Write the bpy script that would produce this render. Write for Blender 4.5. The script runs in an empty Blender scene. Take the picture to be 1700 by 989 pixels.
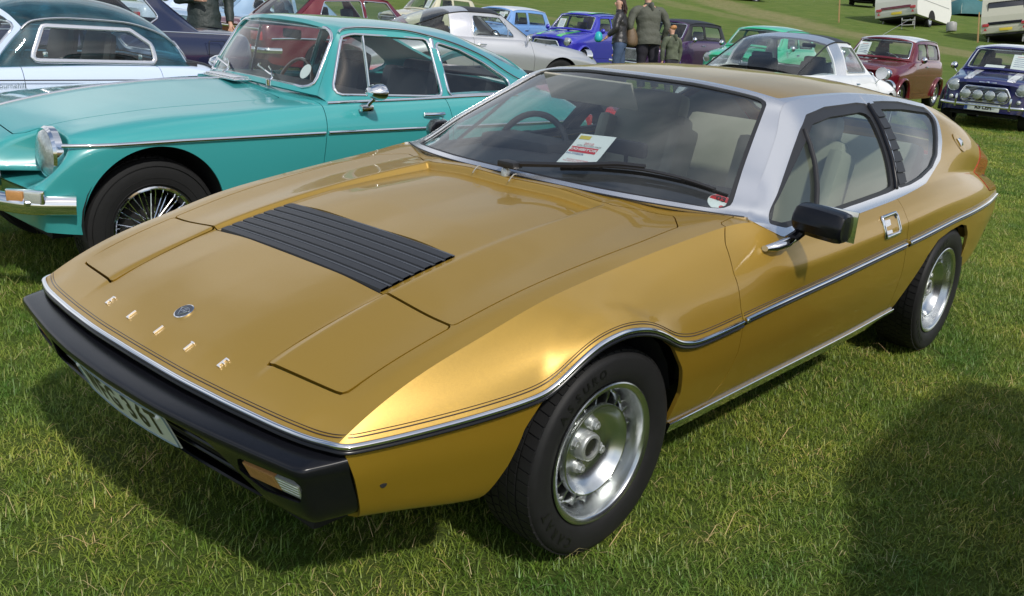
import bpy, bmesh, math, random
import numpy as np
from mathutils import Vector, Matrix
PI = math.pi
random.seed(7); np.random.seed(7)
SC = bpy.context.scene
COL = SC.collection

# ------------------------------------------------------------------ camera
CAM_LOC = (-1.81586453, -2.0701082, 1.38832863)
CAM_YAW, CAM_PITCH, CAM_ROLL, CAM_F = 0.71820656, -0.30632294, 0.07454595, 1537.97   # focal length in pixels of a 1700 px wide frame
_d = Vector((math.cos(CAM_PITCH) * math.cos(CAM_YAW), math.cos(CAM_PITCH) * math.sin(CAM_YAW), math.sin(CAM_PITCH)))
_r = _d.cross(Vector((0, 0, 1))).normalized(); _u = _r.cross(_d)
_r2 = _r * math.cos(CAM_ROLL) + _u * math.sin(CAM_ROLL); _u2 = -_r * math.sin(CAM_ROLL) + _u * math.cos(CAM_ROLL)
cam = bpy.data.cameras.new('camera'); cam_o = bpy.data.objects.new('camera', cam); COL.objects.link(cam_o)
cam_o.matrix_world = Matrix(((_r2.x, _u2.x, -_d.x, CAM_LOC[0]), (_r2.y, _u2.y, -_d.y, CAM_LOC[1]), (_r2.z, _u2.z, -_d.z, CAM_LOC[2]), (0, 0, 0, 1)))
cam.sensor_fit = 'HORIZONTAL'; cam.sensor_width = 36; cam.lens = CAM_F / 1700 * 36; cam.clip_start = .05; cam.clip_end = 3000
SC.camera = cam_o

# ------------------------------------------------------------------ sky and sun
SUN_DIR = Vector((-.30, -.88, 1.0)).normalized()          # towards the sun
SUN_EL = math.asin(SUN_DIR.z); SUN_AZ = math.atan2(SUN_DIR.x, SUN_DIR.y)
wd = bpy.data.worlds.new('World'); SC.world = wd; wd.use_nodes = True; nt = wd.node_tree; L = nt.links
bg = nt.nodes['Background']; bg.inputs[1].default_value = .12
sky = nt.nodes.new('ShaderNodeTexSky'); sky.sky_type = 'NISHITA'; sky.sun_disc = False; sky.sun_elevation = SUN_EL; sky.sun_rotation = SUN_AZ; sky.air_density = 1.2; sky.dust_density = 1.5
tc = nt.nodes.new('ShaderNodeTexCoord'); mp = nt.nodes.new('ShaderNodeMapping'); mp.inputs['Scale'].default_value = (1, 1, 2.2); L.new(tc.outputs['Generated'], mp.inputs[0])
cn = nt.nodes.new('ShaderNodeTexNoise'); cn.inputs['Scale'].default_value = 1.5; cn.inputs['Detail'].default_value = 5; cn.inputs['Roughness'].default_value = .5; cn.inputs['Distortion'].default_value = .3; L.new(mp.outputs[0], cn.inputs['Vector'])
cr = nt.nodes.new('ShaderNodeMapRange'); cr.inputs[1].default_value = .40; cr.inputs[2].default_value = .66; cr.interpolation_type = 'SMOOTHSTEP'; L.new(cn.outputs['Fac'], cr.inputs[0])
cn2 = nt.nodes.new('ShaderNodeTexNoise'); cn2.inputs['Scale'].default_value = 2.2; cn2.inputs['Detail'].default_value = 3; L.new(mp.outputs[0], cn2.inputs['Vector'])
cc = nt.nodes.new('ShaderNodeMix'); cc.data_type = 'RGBA'; cc.inputs[6].default_value = (5.0, 5.3, 5.8, 1); cc.inputs[7].default_value = (10.0, 10.2, 10.6, 1)
c2 = nt.nodes.new('ShaderNodeMapRange'); c2.inputs[1].default_value = .35; c2.inputs[2].default_value = .65; L.new(cn2.outputs['Fac'], c2.inputs[0]); L.new(c2.outputs[0], cc.inputs[0])
mx = nt.nodes.new('ShaderNodeMix'); mx.data_type = 'RGBA'; L.new(cr.outputs[0], mx.inputs[0]); L.new(sky.outputs[0], mx.inputs[6]); L.new(cc.outputs[2], mx.inputs[7]); L.new(mx.outputs[2], bg.inputs[0])
sun = bpy.data.lights.new('sun', 'SUN'); sun.energy = 3.0; sun.angle = math.radians(2.6); sun.color = (1, .955, .88)
sun_o = bpy.data.objects.new('sun', sun); COL.objects.link(sun_o); sun_o.rotation_euler = SUN_DIR.to_track_quat('Z', 'Y').to_euler()
SC.view_settings.view_transform = 'Standard'; SC.view_settings.look = 'None'; SC.view_settings.exposure = 0.0; SC.view_settings.gamma = 1; SC.view_settings.use_curve_mapping = False
SC.cycles.max_bounces = 7; SC.cycles.transparent_max_bounces = 24; SC.cycles.glossy_bounces = 4; SC.cycles.diffuse_bounces = 3
# ------------------------------------------------------------------ geometry kit (numpy)
def pchip(xs, ys, x):
    """monotone cubic through (xs, ys[..]) ; ys may be (n,) or (n,k,...)"""
    xs = np.asarray(xs, float); ys = np.asarray(ys, float); x = np.asarray(x, float)
    if len(xs) == 2:
        t = (x - xs[0]) / (xs[1] - xs[0]); t = t.reshape(t.shape + (1,) * (ys.ndim - 1))
        return ys[0] + (ys[1] - ys[0]) * t
    h = np.diff(xs).reshape((-1,) + (1,) * (ys.ndim - 1)); d = np.diff(ys, axis=0) / h
    m = np.zeros_like(ys)
    a, b = d[:-1], d[1:]; w1 = 2 * h[1:] + h[:-1]; w2 = h[1:] + 2 * h[:-1]
    ok = a * b > 0
    with np.errstate(divide='ignore', invalid='ignore'):
        m[1:-1] = np.where(ok, (w1 + w2) / (w1 / np.where(ok, a, 1) + w2 / np.where(ok, b, 1)), 0)
    m[0] = d[0]; m[-1] = d[-1]
    i = np.clip(np.searchsorted(xs, x, side='right') - 1, 0, len(xs) - 2)
    e = (1,) * (ys.ndim - 1)
    hh = (xs[i + 1] - xs[i]).reshape(x.shape + e); t = ((x - xs[i])).reshape(x.shape + e) / hh
    t = np.clip(t, 0, 1)
    return ((1 + 2 * t) * (1 - t) ** 2) * ys[i] + t * (1 - t) ** 2 * hh * m[i] + t * t * (3 - 2 * t) * ys[i + 1] + t * t * (t - 1) * hh * m[i + 1]

def smooth_curve(pts, x, sigma=0.0):
    """pts [(x, a, b..)] -> values at x, optionally gaussian smoothed along x"""
    pts = np.array(pts, float)
    if sigma <= 0: return pchip(pts[:, 0], pts[:, 1:], x)
    x0, x1 = pts[0, 0], pts[-1, 0]; n = 600
    xs = np.linspace(x0, x1, n); v = pchip(pts[:, 0], pts[:, 1:], xs)
    k = max(1, int(3 * sigma / (x1 - x0) * n)); kern = np.exp(-0.5 * (np.arange(-k, k + 1) / (sigma / (x1 - x0) * n)) ** 2); kern /= kern.sum()
    pad = np.vstack([2 * v[0] - v[1:k + 1][::-1], v, 2 * v[-1] - v[-k - 1:-1][::-1]])
    o = np.stack([np.convolve(pad[:, j], kern, 'valid') for j in range(v.shape[1])], 1)
    return np.stack([np.interp(x, xs, o[:, j]) for j in range(v.shape[1])], 1)

class Surf:
    def __init__(s, V, F, N=None):
        s.V = np.asarray(V, float).reshape(-1, 3); s.F = [tuple(f) for f in F]
        s.N = face_normals_to_verts(s.V, s.F) if N is None else np.asarray(N, float)
    def copy(s): return Surf(s.V.copy(), list(s.F), s.N.copy())
    def mirror(s):
        k = np.array([1, -1, 1.]); return Surf(s.V * k, [f[::-1] for f in s.F], s.N * k)
    def off(s, d): return Surf(s.V + s.N * d, s.F, s.N)
    def flip(s): return Surf(s.V, [f[::-1] for f in s.F], -s.N)
    def move(s, t): return Surf(s.V + np.asarray(t, float), s.F, s.N)

def face_normals_to_verts(V, F):
    N = np.zeros_like(V)
    if not F: return N
    for k in set(len(f) for f in F):
        A = np.array([f for f in F if len(f) == k])
        P = V[A]; n = np.zeros((len(A), 3))
        for i in range(1, k - 1): n += np.cross(P[:, i] - P[:, 0], P[:, i + 1] - P[:, 0])
        for i in range(k): np.add.at(N, A[:, i], n)
    l = np.linalg.norm(N, axis=1, keepdims=True)
    return N / np.where(l < 1e-12, 1, l)

def join(*S):
    V = []; N = []; F = []; o = 0
    for s in S:
        V.append(s.V); N.append(s.N); F += [tuple(i + o for i in f) for f in s.F]; o += len(s.V)
    return Surf(np.vstack(V), F, np.vstack(N))

def weld_normals(*S, cosmin=0.3):
    """average the normals of coincident vertices of several surfaces (makes seams smooth)"""
    d = {}
    for a, s in enumerate(S):
        K = np.round(s.V * 2e4).astype(np.int64)
        for i, k in enumerate(map(tuple, K)): d.setdefault(k, []).append((a, i))
    for L in d.values():
        if len(L) > 1:
            m = sum(S[a].N[i] for a, i in L); l = np.linalg.norm(m)
            if l > 1e-9:
                m = m / l
                for a, i in L:
                    if S[a].N[i] @ m > cosmin: S[a].N[i] = m

def weld(s, q=2e4):
    K = np.round(s.V * q).astype(np.int64); _, first, inv = np.unique(K, axis=0, return_index=True, return_inverse=True)
    inv = inv.ravel(); F = []
    for f in s.F:
        g = []
        for i in f:
            j = int(inv[i])
            if not g or g[-1] != j: g.append(j)
        if len(g) > 1 and g[0] == g[-1]: g.pop()
        if len(set(g)) >= 3 and len(set(g)) == len(g): F.append(tuple(g))
    return Surf(s.V[first], F, s.N[first])

def grid_rails(rails, nv, sharp=()):
    """rails: list of (nu,3); nv: samples per segment (int or list) -> (nu, n, 3) through all rails"""
    R = np.stack(rails, 0)                               # (k, nu, 3)
    k = len(rails)
    if isinstance(nv, int): nv = [nv] * (k - 1)
    cuts = [0] + [i for i in range(1, k - 1) if i in sharp] + [k - 1]
    out = []
    for a, b in zip(cuts[:-1], cuts[1:]):
        seg = R[a:b + 1]
        ch = np.linalg.norm(np.diff(seg, axis=0), axis=2).mean(1); xs = np.concatenate([[0], np.cumsum(np.maximum(ch, 1e-6))])
        x = []
        for j in range(a, b):
            t = np.linspace(0, 1, nv[j] + 1)[:-1]; x += list(xs[j - a] + t * (xs[j - a + 1] - xs[j - a]))
        x.append(xs[-1])
        o = pchip(xs, seg, np.array(x)) if len(seg) > 2 else seg[0] + (seg[1] - seg[0]) * (np.array(x) / xs[-1])[:, None, None]
        out.append(o if a == 0 else o[1:])
    return np.concatenate(out, 0).transpose(1, 0, 2)

def grid_surf(G, flip=False, closed=False):
    nu, nv = G.shape[:2]; F = []
    for i in range(nu - 1):
        for j in range(nv if closed else nv - 1):
            a, b = i * nv + j, i * nv + (j + 1) % nv; c, d = a + nv, b + nv
            F.append((a, b, d, c) if not flip else (a, c, d, b))
    s = Surf(G.reshape(-1, 3), F)
    return s

def sd_poly(P, poly):
    """signed distance of 2-D points to a closed polygon, positive inside"""
    P = np.asarray(P, float); A = np.asarray(poly, float); B = np.roll(A, -1, 0)
    d2 = np.full(len(P), 1e18); ins = np.zeros(len(P), bool)
    for a, b in zip(A, B):
        e = b - a; w = P - a; t = np.clip((w @ e) / max(e @ e, 1e-18), 0, 1)
        q = w - t[:, None] * e; d2 = np.minimum(d2, (q * q).sum(1))
        c = (a[1] > P[:, 1]) != (b[1] > P[:, 1])
        if abs(e[1]) > 1e-15: ins ^= c & (P[:, 0] < e[0] * (P[:, 1] - a[1]) / e[1] + a[0])
    d = np.sqrt(d2); return np.where(ins, d, -d)

def round_poly(pts, r, n=6):
    pts = [np.array(p[:2], float) for p in pts]; rr = [r] * len(pts) if not hasattr(r, '__len__') else r; out = []
    for i, p in enumerate(pts):
        a, b = pts[i - 1], pts[(i + 1) % len(pts)]; u = a - p; v = b - p; lu, lv = np.linalg.norm(u), np.linalg.norm(v); u /= lu; v /= lv
        ang = np.arccos(np.clip(u @ v, -1, 1)); 
        if rr[i] <= 0 or ang > 3.1: out.append(p); continue
        t = min(rr[i] / np.tan(ang / 2), lu * .49, lv * .49)
        p0, p1 = p + u * t, p + v * t
        for k in range(n + 1):
            s = k / n; out.append((1 - s) ** 2 * p0 + 2 * s * (1 - s) * p + s * s * p1)
    return np.array(out)

def clip(s, phi, eps=4e-4):
    """the part of s where phi >= 0 (phi: array per vertex)"""
    phi = np.array(phi, float); phi[np.abs(phi) < eps] = 0.0
    if not len(s.F): return s
    V = list(s.V); N = list(s.N); F = []; cache = {}
    pl = phi.tolist()
    def cut(i, j):
        k = (i, j) if i < j else (j, i)
        if k not in cache:
            a, b = k; t = pl[a] / (pl[a] - pl[b]); cache[k] = len(V)
            V.append(s.V[a] + (s.V[b] - s.V[a]) * t); n = s.N[a] + (s.N[b] - s.N[a]) * t; l = np.linalg.norm(n); N.append(n / l if l > 0 else n)
        return cache[k]
    for f in s.F:
        p = [pl[i] for i in f]; mn = min(p); mx = max(p)
        if mn >= 0:
            if mx > 0: F.append(f)
            continue
        if mx <= 0: continue
        g = []
        for a in range(len(f)):
            i, j = f[a], f[(a + 1) % len(f)]
            if pl[i] >= 0: g.append(i)
            if (pl[i] > 0 and pl[j] < 0) or (pl[i] < 0 and pl[j] > 0): g.append(cut(i, j))
        if len(g) >= 3: F.append(tuple(g))
    used = sorted(set(i for f in F for i in f)); m = {o: n for n, o in enumerate(used)}
    V = np.array(V)[used] if used else np.zeros((0, 3)); N = np.array(N)[used] if used else np.zeros((0, 3))
    return Surf(V, [tuple(m[i] for i in f) for f in F], N)

def split(s, fn, gap=0.0):
    """fn(V) signed; -> (inside, outside) with a gap between them"""
    p = fn(s.V); return clip(s, p - gap / 2), clip(s, -p - gap / 2)

def shell(s, t, rim_normal=True):
    """thicken inward by t. returns verts, faces, loop normals (None = face normal)"""
    n = len(s.V); V = np.vstack([s.V, s.V - s.N * t]); F = list(s.F); LN = [[s.N[i] for i in f] for f in s.F]
    E = {}
    for f in s.F:
        for a in range(len(f)): E[(f[a], f[(a + 1) % len(f)])] = 1
    for f in s.F:
        F.append(tuple(i + n for i in f[::-1])); LN.append([-s.N[i] for i in f[::-1]])
    for (a, b) in E:
        if (b, a) not in E: F.append((b, a, a + n, b + n)); LN.append(None)
    return V, F, LN

def lathe(prof, n=48, axis='y', a0=0, a1=2 * PI):
    """prof [(r, d)] revolved round the axis; faces look outward when prof runs inner->outer face"""
    full = abs(a1 - a0 - 2 * PI) < 1e-6; m = n if full else n + 1
    P = []
    for r, d in prof:
        for k in range(m):
            a = a0 + (a1 - a0) * k / n
            P.append((r * math.cos(a), d, r * math.sin(a)) if axis == 'y' else ((d, r * math.cos(a), r * math.sin(a)) if axis == 'x' else (r * math.cos(a), r * math.sin(a), d)))
    G = np.array(P).reshape(len(prof), m, 3)
    return grid_surf(G, closed=full)

def sweep(path, up, prof, closed=False, cap=True):
    """sweep a 2-D profile [(side, up)] along a 3-D path; up: (n,3) or a vector"""
    P = np.asarray(path, float); n = len(P); U = np.broadcast_to(np.asarray(up, float), P.shape)
    T = (np.roll(P, -1, 0) - np.roll(P, 1, 0)) if closed else np.gradient(P, axis=0)
    T /= np.maximum(np.linalg.norm(T, axis=1, keepdims=True), 1e-9)
    S = np.cross(T, U); S /= np.maximum(np.linalg.norm(S, axis=1, keepdims=True), 1e-9); W = np.cross(S, T)
    pr = np.asarray(prof, float); k = len(pr)
    G = P[:, None] + S[:, None] * pr[None, :, :1] + W[:, None] * pr[None, :, 1:]
    V = G.reshape(-1, 3); F = []
    for i in range(n if closed else n - 1):
        j = (i + 1) % n
        for a in range(k):
            b = (a + 1) % k; F.append((i * k + a, i * k + b, j * k + b, j * k + a))
    if cap and not closed: F.append(tuple(range(k))[::-1]); F.append(tuple((n - 1) * k + a for a in range(k)))
    return Surf(V, F)

def tube(path, r, n=8, closed=False):
    P = np.asarray(path, float); T = np.gradient(P, axis=0) if len(P) > 2 else np.repeat([P[1] - P[0]], 2, 0)
    t = T.mean(0); up = np.array([0, 0, 1.]) if abs(t[2]) < .8 * np.linalg.norm(t) + 1e-9 else np.array([1., 0, 0])
    return sweep(P, up, [(r * math.cos(2 * PI * k / n), r * math.sin(2 * PI * k / n)) for k in range(n)], closed)

def half_round(w, h, n=6):
    """cross-section of a bright strip: flat back, domed front"""
    return [(-w / 2, -.001)] + [(-w / 2 * math.cos(PI * k / n), h * math.sin(PI * k / n)) for k in range(n + 1)] + [(w / 2, -.001)]

def box(sx, sy, sz, c=(0, 0, 0), bev=0.0, taper=None):
    """box centred on c with bevelled edges (superellipsoid style chamfer)"""
    bm = bmesh.new(); bmesh.ops.create_cube(bm, size=1)
    for v in bm.verts: v.co = Vector((v.co.x * sx, v.co.y * sy, v.co.z * sz))
    if taper:
        for v in bm.verts:
            if v.co.z > 0: v.co.x *= taper[0]; v.co.y *= taper[1]
    if bev > 0: bmesh.ops.bevel(bm, geom=list(bm.edges), offset=bev, segments=2, profile=.6, affect='EDGES')
    bm.verts.index_update(); V = np.array([v.co[:] for v in bm.verts]) + np.array(c, float); F = [tuple(v.index for v in f.verts) for f in bm.faces]; bm.free()
    return Surf(V, F)

def prism(poly, h, z0=0.0, axis='z'):
    p = np.asarray(poly, float); n = len(p)
    ar = 0.5 * sum(p[i][0] * p[(i + 1) % n][1] - p[(i + 1) % n][0] * p[i][1] for i in range(n))
    if ar < 0: p = p[::-1]
    V = np.vstack([np.c_[p, np.full(n, z0)], np.c_[p, np.full(n, z0 + h)]])
    F = [tuple(range(n))[::-1], tuple(range(n, 2 * n))] + [(i, (i + 1) % n, (i + 1) % n + n, i + n) for i in range(n)]
    if axis == 'y': V = V[:, [0, 2, 1]] * [1, 1, 1]; F = [f[::-1] for f in F]
    if axis == 'x': V = V[:, [2, 0, 1]]
    return Surf(V, F)

def xform(s, M4):
    M = np.array(M4); R = M[:3, :3]; N = s.N @ R.T; l = np.linalg.norm(N, axis=1, keepdims=True)
    F = s.F if np.linalg.det(R) > 0 else [f[::-1] for f in s.F]
    return Surf(s.V @ R.T + M[:3, 3], F, N / np.where(l < 1e-9, 1, l))

def RT(loc=(0, 0, 0), rx=0, ry=0, rz=0, sc=(1, 1, 1)):
    return Matrix.Translation(loc) @ Matrix.Rotation(rz, 4, 'Z') @ Matrix.Rotation(ry, 4, 'Y') @ Matrix.Rotation(rx, 4, 'X') @ Matrix.Diagonal((*sc, 1))

# ------------------------------------------------------------------ objects
def link(name, me, parent=None, mat=None):
    o = bpy.data.objects.new(name, me); COL.objects.link(o)
    if mat is not None and me is not None and not me.materials: me.materials.append(mat)
    if parent is not None: o.parent = parent
    return o

def add(name, s, mat, parent=None, thick=0.0, smooth=True, ang=None, label=None, kind=None, seamless=True):
    """link surface s as ONE mesh object; thick > 0 gives it a solid shell; its smooth normals are kept through cuts"""
    if thick > 0: V, F, LN = shell(s, thick)
    else: V, F, LN = s.V, s.F, ([[s.N[i] for i in f] for f in s.F] if ang is None else None)
    me = bpy.data.meshes.new(name); me.from_pydata(V.tolist() if hasattr(V, 'tolist') else V, [], F); me.materials.append(mat)
    if smooth:
        me.polygons.foreach_set('use_smooth', [True] * len(me.polygons))
        if LN is not None and ang is None:
            L = []
            for f, ln in zip(F, LN):
                if ln is None: L += [(0, 0, 0)] * len(f)
                else: L += [tuple(x) for x in ln]
            # rims keep their own face normal
            k = 0
            for pi, (f, ln) in enumerate(zip(F, LN)):
                if ln is None:
                    n = me.polygons[pi].normal; 
                    for q in range(len(f)): L[k + q] = (n.x, n.y, n.z)
                k += len(f)
            me.normals_split_custom_set(L)
        else:
            me.update(); me.set_sharp_from_angle(angle=math.radians(35 if ang is None else ang))
    me.update()
    o = link(name, me, parent)
    if label: o['label'] = label
    if kind: o['kind'] = kind
    return o

def solid(name, s, mat, parent=None, ang=35, **k): return add(name, s, mat, parent, ang=ang, **k)

def thing(name, label, cat, loc=(0, 0, 0), rz=0, group=None, rot=None):
    o = bpy.data.objects.new(name, None); COL.objects.link(o); o.empty_display_size = .2
    o.location = loc; o.rotation_euler = rot if rot is not None else (0, 0, rz); o['label'] = label; o['category'] = cat
    if group: o['group'] = group
    return o

def tag(o, label=None, cat=None, group=None, kind=None):
    for k, v in (('label', label), ('category', cat), ('group', group), ('kind', kind)):
        if v: o[k] = v
    return o

def copy_obj(o, parent, loc=None, rot=None):
    c = o.copy(); COL.objects.link(c); c.parent = parent
    if loc is not None: c.location = loc
    if rot is not None: c.rotation_euler = rot
    for ch in list(o.children):
        d = ch.copy(); COL.objects.link(d); d.parent = c
    return c

def text_surf(txt, size=1.0, depth=0.0, bold=0.0, res=2, align='CENTER', sx=1.0):
    cu = bpy.data.curves.new('t', 'FONT'); cu.body = txt; cu.size = size; cu.extrude = depth; cu.offset = bold; cu.resolution_u = res
    cu.align_x = align; cu.align_y = 'CENTER'
    o = bpy.data.objects.new('t', cu); COL.objects.link(o); dg = bpy.context.evaluated_depsgraph_get()
    me = bpy.data.meshes.new_from_object(o.evaluated_get(dg)); V = np.array([v.co[:] for v in me.vertices]).reshape(-1, 3); V[:, 0] *= sx; F = [tuple(p.vertices) for p in me.polygons]
    bpy.data.objects.remove(o); bpy.data.curves.remove(cu); bpy.data.meshes.remove(me)
    return Surf(V, F)

# ------------------------------------------------------------------ materials
def pm(name, col, rough=.5, metal=0., coat=0., coat_rough=.04, spec=.5, noise=None, bump=None, ior=None, emit=None, vary_rough=0., alpha=None, sheen=0.):
    m = bpy.data.materials.new(name); m.use_nodes = True; nt = m.node_tree; b = nt.nodes['Principled BSDF']; L = nt.links
    I = b.inputs; I['Base Color'].default_value = (*col, 1); I['Roughness'].default_value = rough; I['Metallic'].default_value = metal
    I['Coat Weight'].default_value = coat; I['Coat Roughness'].default_value = coat_rough; I['Specular IOR Level'].default_value = spec
    if sheen: I['Sheen Weight'].default_value = sheen
    tc = nt.nodes.new('ShaderNodeTexCoord')
    sc, am = noise or (35., .06)
    n = nt.nodes.new('ShaderNodeTexNoise'); n.inputs['Scale'].default_value = sc; n.inputs['Detail'].default_value = 5; L.new(tc.outputs['Object'], n.inputs['Vector'])
    mr = nt.nodes.new('ShaderNodeMapRange'); mr.inputs[3].default_value = 1 - am; mr.inputs[4].default_value = 1 + am; L.new(n.outputs['Fac'], mr.inputs[0])
    mx = nt.nodes.new('ShaderNodeMix'); mx.data_type = 'RGBA'; mx.blend_type = 'MULTIPLY'; mx.inputs[0].default_value = 1
    mx.inputs[6].default_value = (*col, 1); L.new(mr.outputs[0], mx.inputs[7]); L.new(mx.outputs[2], I['Base Color'])
    if vary_rough:
        n2 = nt.nodes.new('ShaderNodeTexNoise'); n2.inputs['Scale'].default_value = 7; n2.inputs['Detail'].default_value = 6; L.new(tc.outputs['Object'], n2.inputs['Vector'])
        m2 = nt.nodes.new('ShaderNodeMapRange'); m2.inputs[3].default_value = max(0, rough - vary_rough); m2.inputs[4].default_value = rough + vary_rough; L.new(n2.outputs['Fac'], m2.inputs[0]); L.new(m2.outputs[0], I['Roughness'])
    if bump:
        nb = nt.nodes.new('ShaderNodeTexNoise'); nb.inputs['Scale'].default_value = bump[0]; nb.inputs['Detail'].default_value = 3; L.new(tc.outputs['Object'], nb.inputs['Vector'])
        bp = nt.nodes.new('ShaderNodeBump'); bp.inputs['Strength'].default_value = bump[1]; bp.inputs['Distance'].default_value = bump[2] if len(bump) > 2 else .002; L.new(nb.outputs['Fac'], bp.inputs['Height']); L.new(bp.outputs[0], I['Normal'])
    if emit: I['Emission Color'].default_value = (*emit[0], 1); I['Emission Strength'].default_value = emit[1]
    return m

def glass_mat(name, tint=(.8, .86, .84), rough=0.0, base_reflect=0.05, dust=0.0, dcol=(.5, .5, .5)):
    m = bpy.data.materials.new(name); m.use_nodes = True; nt = m.node_tree; nt.nodes.clear(); L = nt.links
    out = nt.nodes.new('ShaderNodeOutputMaterial'); tr = nt.nodes.new('ShaderNodeBsdfTransparent'); gl = nt.nodes.new('ShaderNodeBsdfGlossy')
    tr.inputs[0].default_value = (*tint, 1); gl.inputs['Roughness'].default_value = rough; gl.inputs[0].default_value = (1, 1, 1, 1)
    ge = nt.nodes.new('ShaderNodeNewGeometry'); dt = nt.nodes.new('ShaderNodeVectorMath'); dt.operation = 'DOT_PRODUCT'; L.new(ge.outputs['Normal'], dt.inputs[0]); L.new(ge.outputs['Incoming'], dt.inputs[1])
    ab = nt.nodes.new('ShaderNodeMath'); ab.operation = 'ABSOLUTE'; L.new(dt.outputs['Value'], ab.inputs[0]); om = nt.nodes.new('ShaderNodeMath'); om.operation = 'SUBTRACT'; om.inputs[0].default_value = 1; L.new(ab.outputs[0], om.inputs[1])
    pw = nt.nodes.new('ShaderNodeMath'); pw.operation = 'POWER'; pw.inputs[1].default_value = 5; L.new(om.outputs[0], pw.inputs[0])
    ma = nt.nodes.new('ShaderNodeMath'); ma.operation = 'MULTIPLY_ADD'; ma.inputs[1].default_value = .95; ma.inputs[2].default_value = base_reflect; ma.use_clamp = True; L.new(pw.outputs[0], ma.inputs[0])
    mx = nt.nodes.new('ShaderNodeMixShader'); L.new(ma.outputs[0], mx.inputs[0]); L.new(tr.outputs[0], mx.inputs[1]); L.new(gl.outputs[0], mx.inputs[2])
    last = mx
    if dust:
        df = nt.nodes.new('ShaderNodeBsdfDiffuse'); df.inputs[0].default_value = (*dcol, 1); n = nt.nodes.new('ShaderNodeTexNoise'); n.inputs['Scale'].default_value = 9; n.inputs['Detail'].default_value = 6
        tc = nt.nodes.new('ShaderNodeTexCoord'); L.new(tc.outputs['Object'], n.inputs['Vector']); mr = nt.nodes.new('ShaderNodeMapRange'); mr.inputs[1].default_value = .3; mr.inputs[2].default_value = .8; mr.inputs[3].default_value = dust * .4; mr.inputs[4].default_value = dust * 1.6; L.new(n.outputs['Fac'], mr.inputs[0])
        m3 = nt.nodes.new('ShaderNodeMixShader'); L.new(mr.outputs[0], m3.inputs[0]); L.new(mx.outputs[0], m3.inputs[1]); L.new(df.outputs[0], m3.inputs[2]); last = m3
    L.new(last.outputs[0], out.inputs[0]); return m
# ------------------------------------------------------------------ materials shared by the cars
def car_paint(name, col, metal=0., rough=.32, coat=1., flake=0., spec=.5, white=0.):
    m = pm(name, col, rough, metal=metal, coat=coat, spec=spec, coat_rough=.025, noise=(3., .03))
    nt = m.node_tree; L = nt.links; b = nt.nodes['Principled BSDF']; tcq = nt.nodes['Texture Coordinate']; nq = nt.nodes.new('ShaderNodeTexNoise'); nq.inputs['Scale'].default_value = 7; nq.inputs['Detail'].default_value = 2; L.new(tcq.outputs['Object'], nq.inputs['Vector'])
    bq = nt.nodes.new('ShaderNodeBump'); bq.inputs['Strength'].default_value = .10; bq.inputs['Distance'].default_value = .004; L.new(nq.outputs['Fac'], bq.inputs['Height']); L.new(bq.outputs[0], b.inputs['Coat Normal'])
    if flake:
        nt = m.node_tree; L = nt.links; b = nt.nodes['Principled BSDF']; tc = nt.nodes['Texture Coordinate']
        v = nt.nodes.new('ShaderNodeTexVoronoi'); v.inputs['Scale'].default_value = 900; L.new(tc.outputs['Object'], v.inputs['Vector'])
        mx = nt.nodes.new('ShaderNodeMix'); mx.data_type = 'VECTOR'; mx.inputs[0].default_value = flake
        g = nt.nodes.new('ShaderNodeNewGeometry'); sb = nt.nodes.new('ShaderNodeVectorMath'); sb.operation = 'SUBTRACT'; sb.inputs[1].default_value = (.5, .5, .5); L.new(v.outputs['Color'], sb.inputs[0])
        s2 = nt.nodes.new('ShaderNodeVectorMath'); s2.operation = 'SCALE'; s2.inputs[3].default_value = flake; L.new(sb.outputs[0], s2.inputs[0])
        ad = nt.nodes.new('ShaderNodeVectorMath'); ad.operation = 'ADD'; L.new(g.outputs['Normal'], ad.inputs[0]); L.new(s2.outputs[0], ad.inputs[1])
        nm = nt.nodes.new('ShaderNodeVectorMath'); nm.operation = 'NORMALIZE'; L.new(ad.outputs[0], nm.inputs[0]); L.new(nm.outputs[0], b.inputs['Normal'])
    if white:
        nt = m.node_tree; L = nt.links; b = nt.nodes['Principled BSDF']; out = [n for n in nt.nodes if n.type == 'OUTPUT_MATERIAL'][0]; g = nt.nodes.new('ShaderNodeBsdfGlossy'); g.inputs['Roughness'].default_value = .42; g.inputs[0].default_value = (1, .97, .90, 1)
        ms = nt.nodes.new('ShaderNodeMixShader'); ms.inputs[0].default_value = white; L.new(b.outputs[0], ms.inputs[1]); L.new(g.outputs[0], ms.inputs[2]); L.new(ms.outputs[0], out.inputs[0])
    return m
M_GOLD = car_paint('gold_paint', (.425, .248, .013), metal=.62, rough=.46, spec=.5, coat=.62, flake=.08, white=.045)
M_CHROME = pm('chrome', (.78, .79, .81), .07, metal=1., noise=(20., .02))
M_SATIN = pm('satin_steel', (.74, .74, .76), .24, metal=.85, noise=(6., .02))
M_ALLOY = pm('polished_alloy', (.60, .62, .62), .25, metal=1., noise=(30., .08), vary_rough=.06)
M_ALLOYG = pm('grey_alloy', (.50, .52, .51), .42, metal=.75, noise=(60., .12))
M_RUBBER = pm('tyre_rubber', (.013, .013, .0135), .60, spec=.3, noise=(25., .25), bump=(160., .25, .001))
M_RUBTXT = pm('tyre_lettering', (.008, .008, .008), .38)
M_BLACKP = pm('black_plastic', (.006, .0065, .009), .24, noise=(50., .15), spec=.32, vary_rough=.05)
M_BLACKM = pm('matt_black_trim', (.014, .014, .016), .5, noise=(50., .2))
M_DARK = pm('dark_void', (.010, .010, .010), .9)
M_LINE = pm('dark_coach_line', (.035, .018, .010), .3, coat=.6)
M_LOUVRE = pm('louvre_black', (.016, .017, .021), .42, noise=(60., .2))
M_LOUVRE2 = pm('louvre_edge_grey', (.055, .060, .072), .42)
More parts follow.
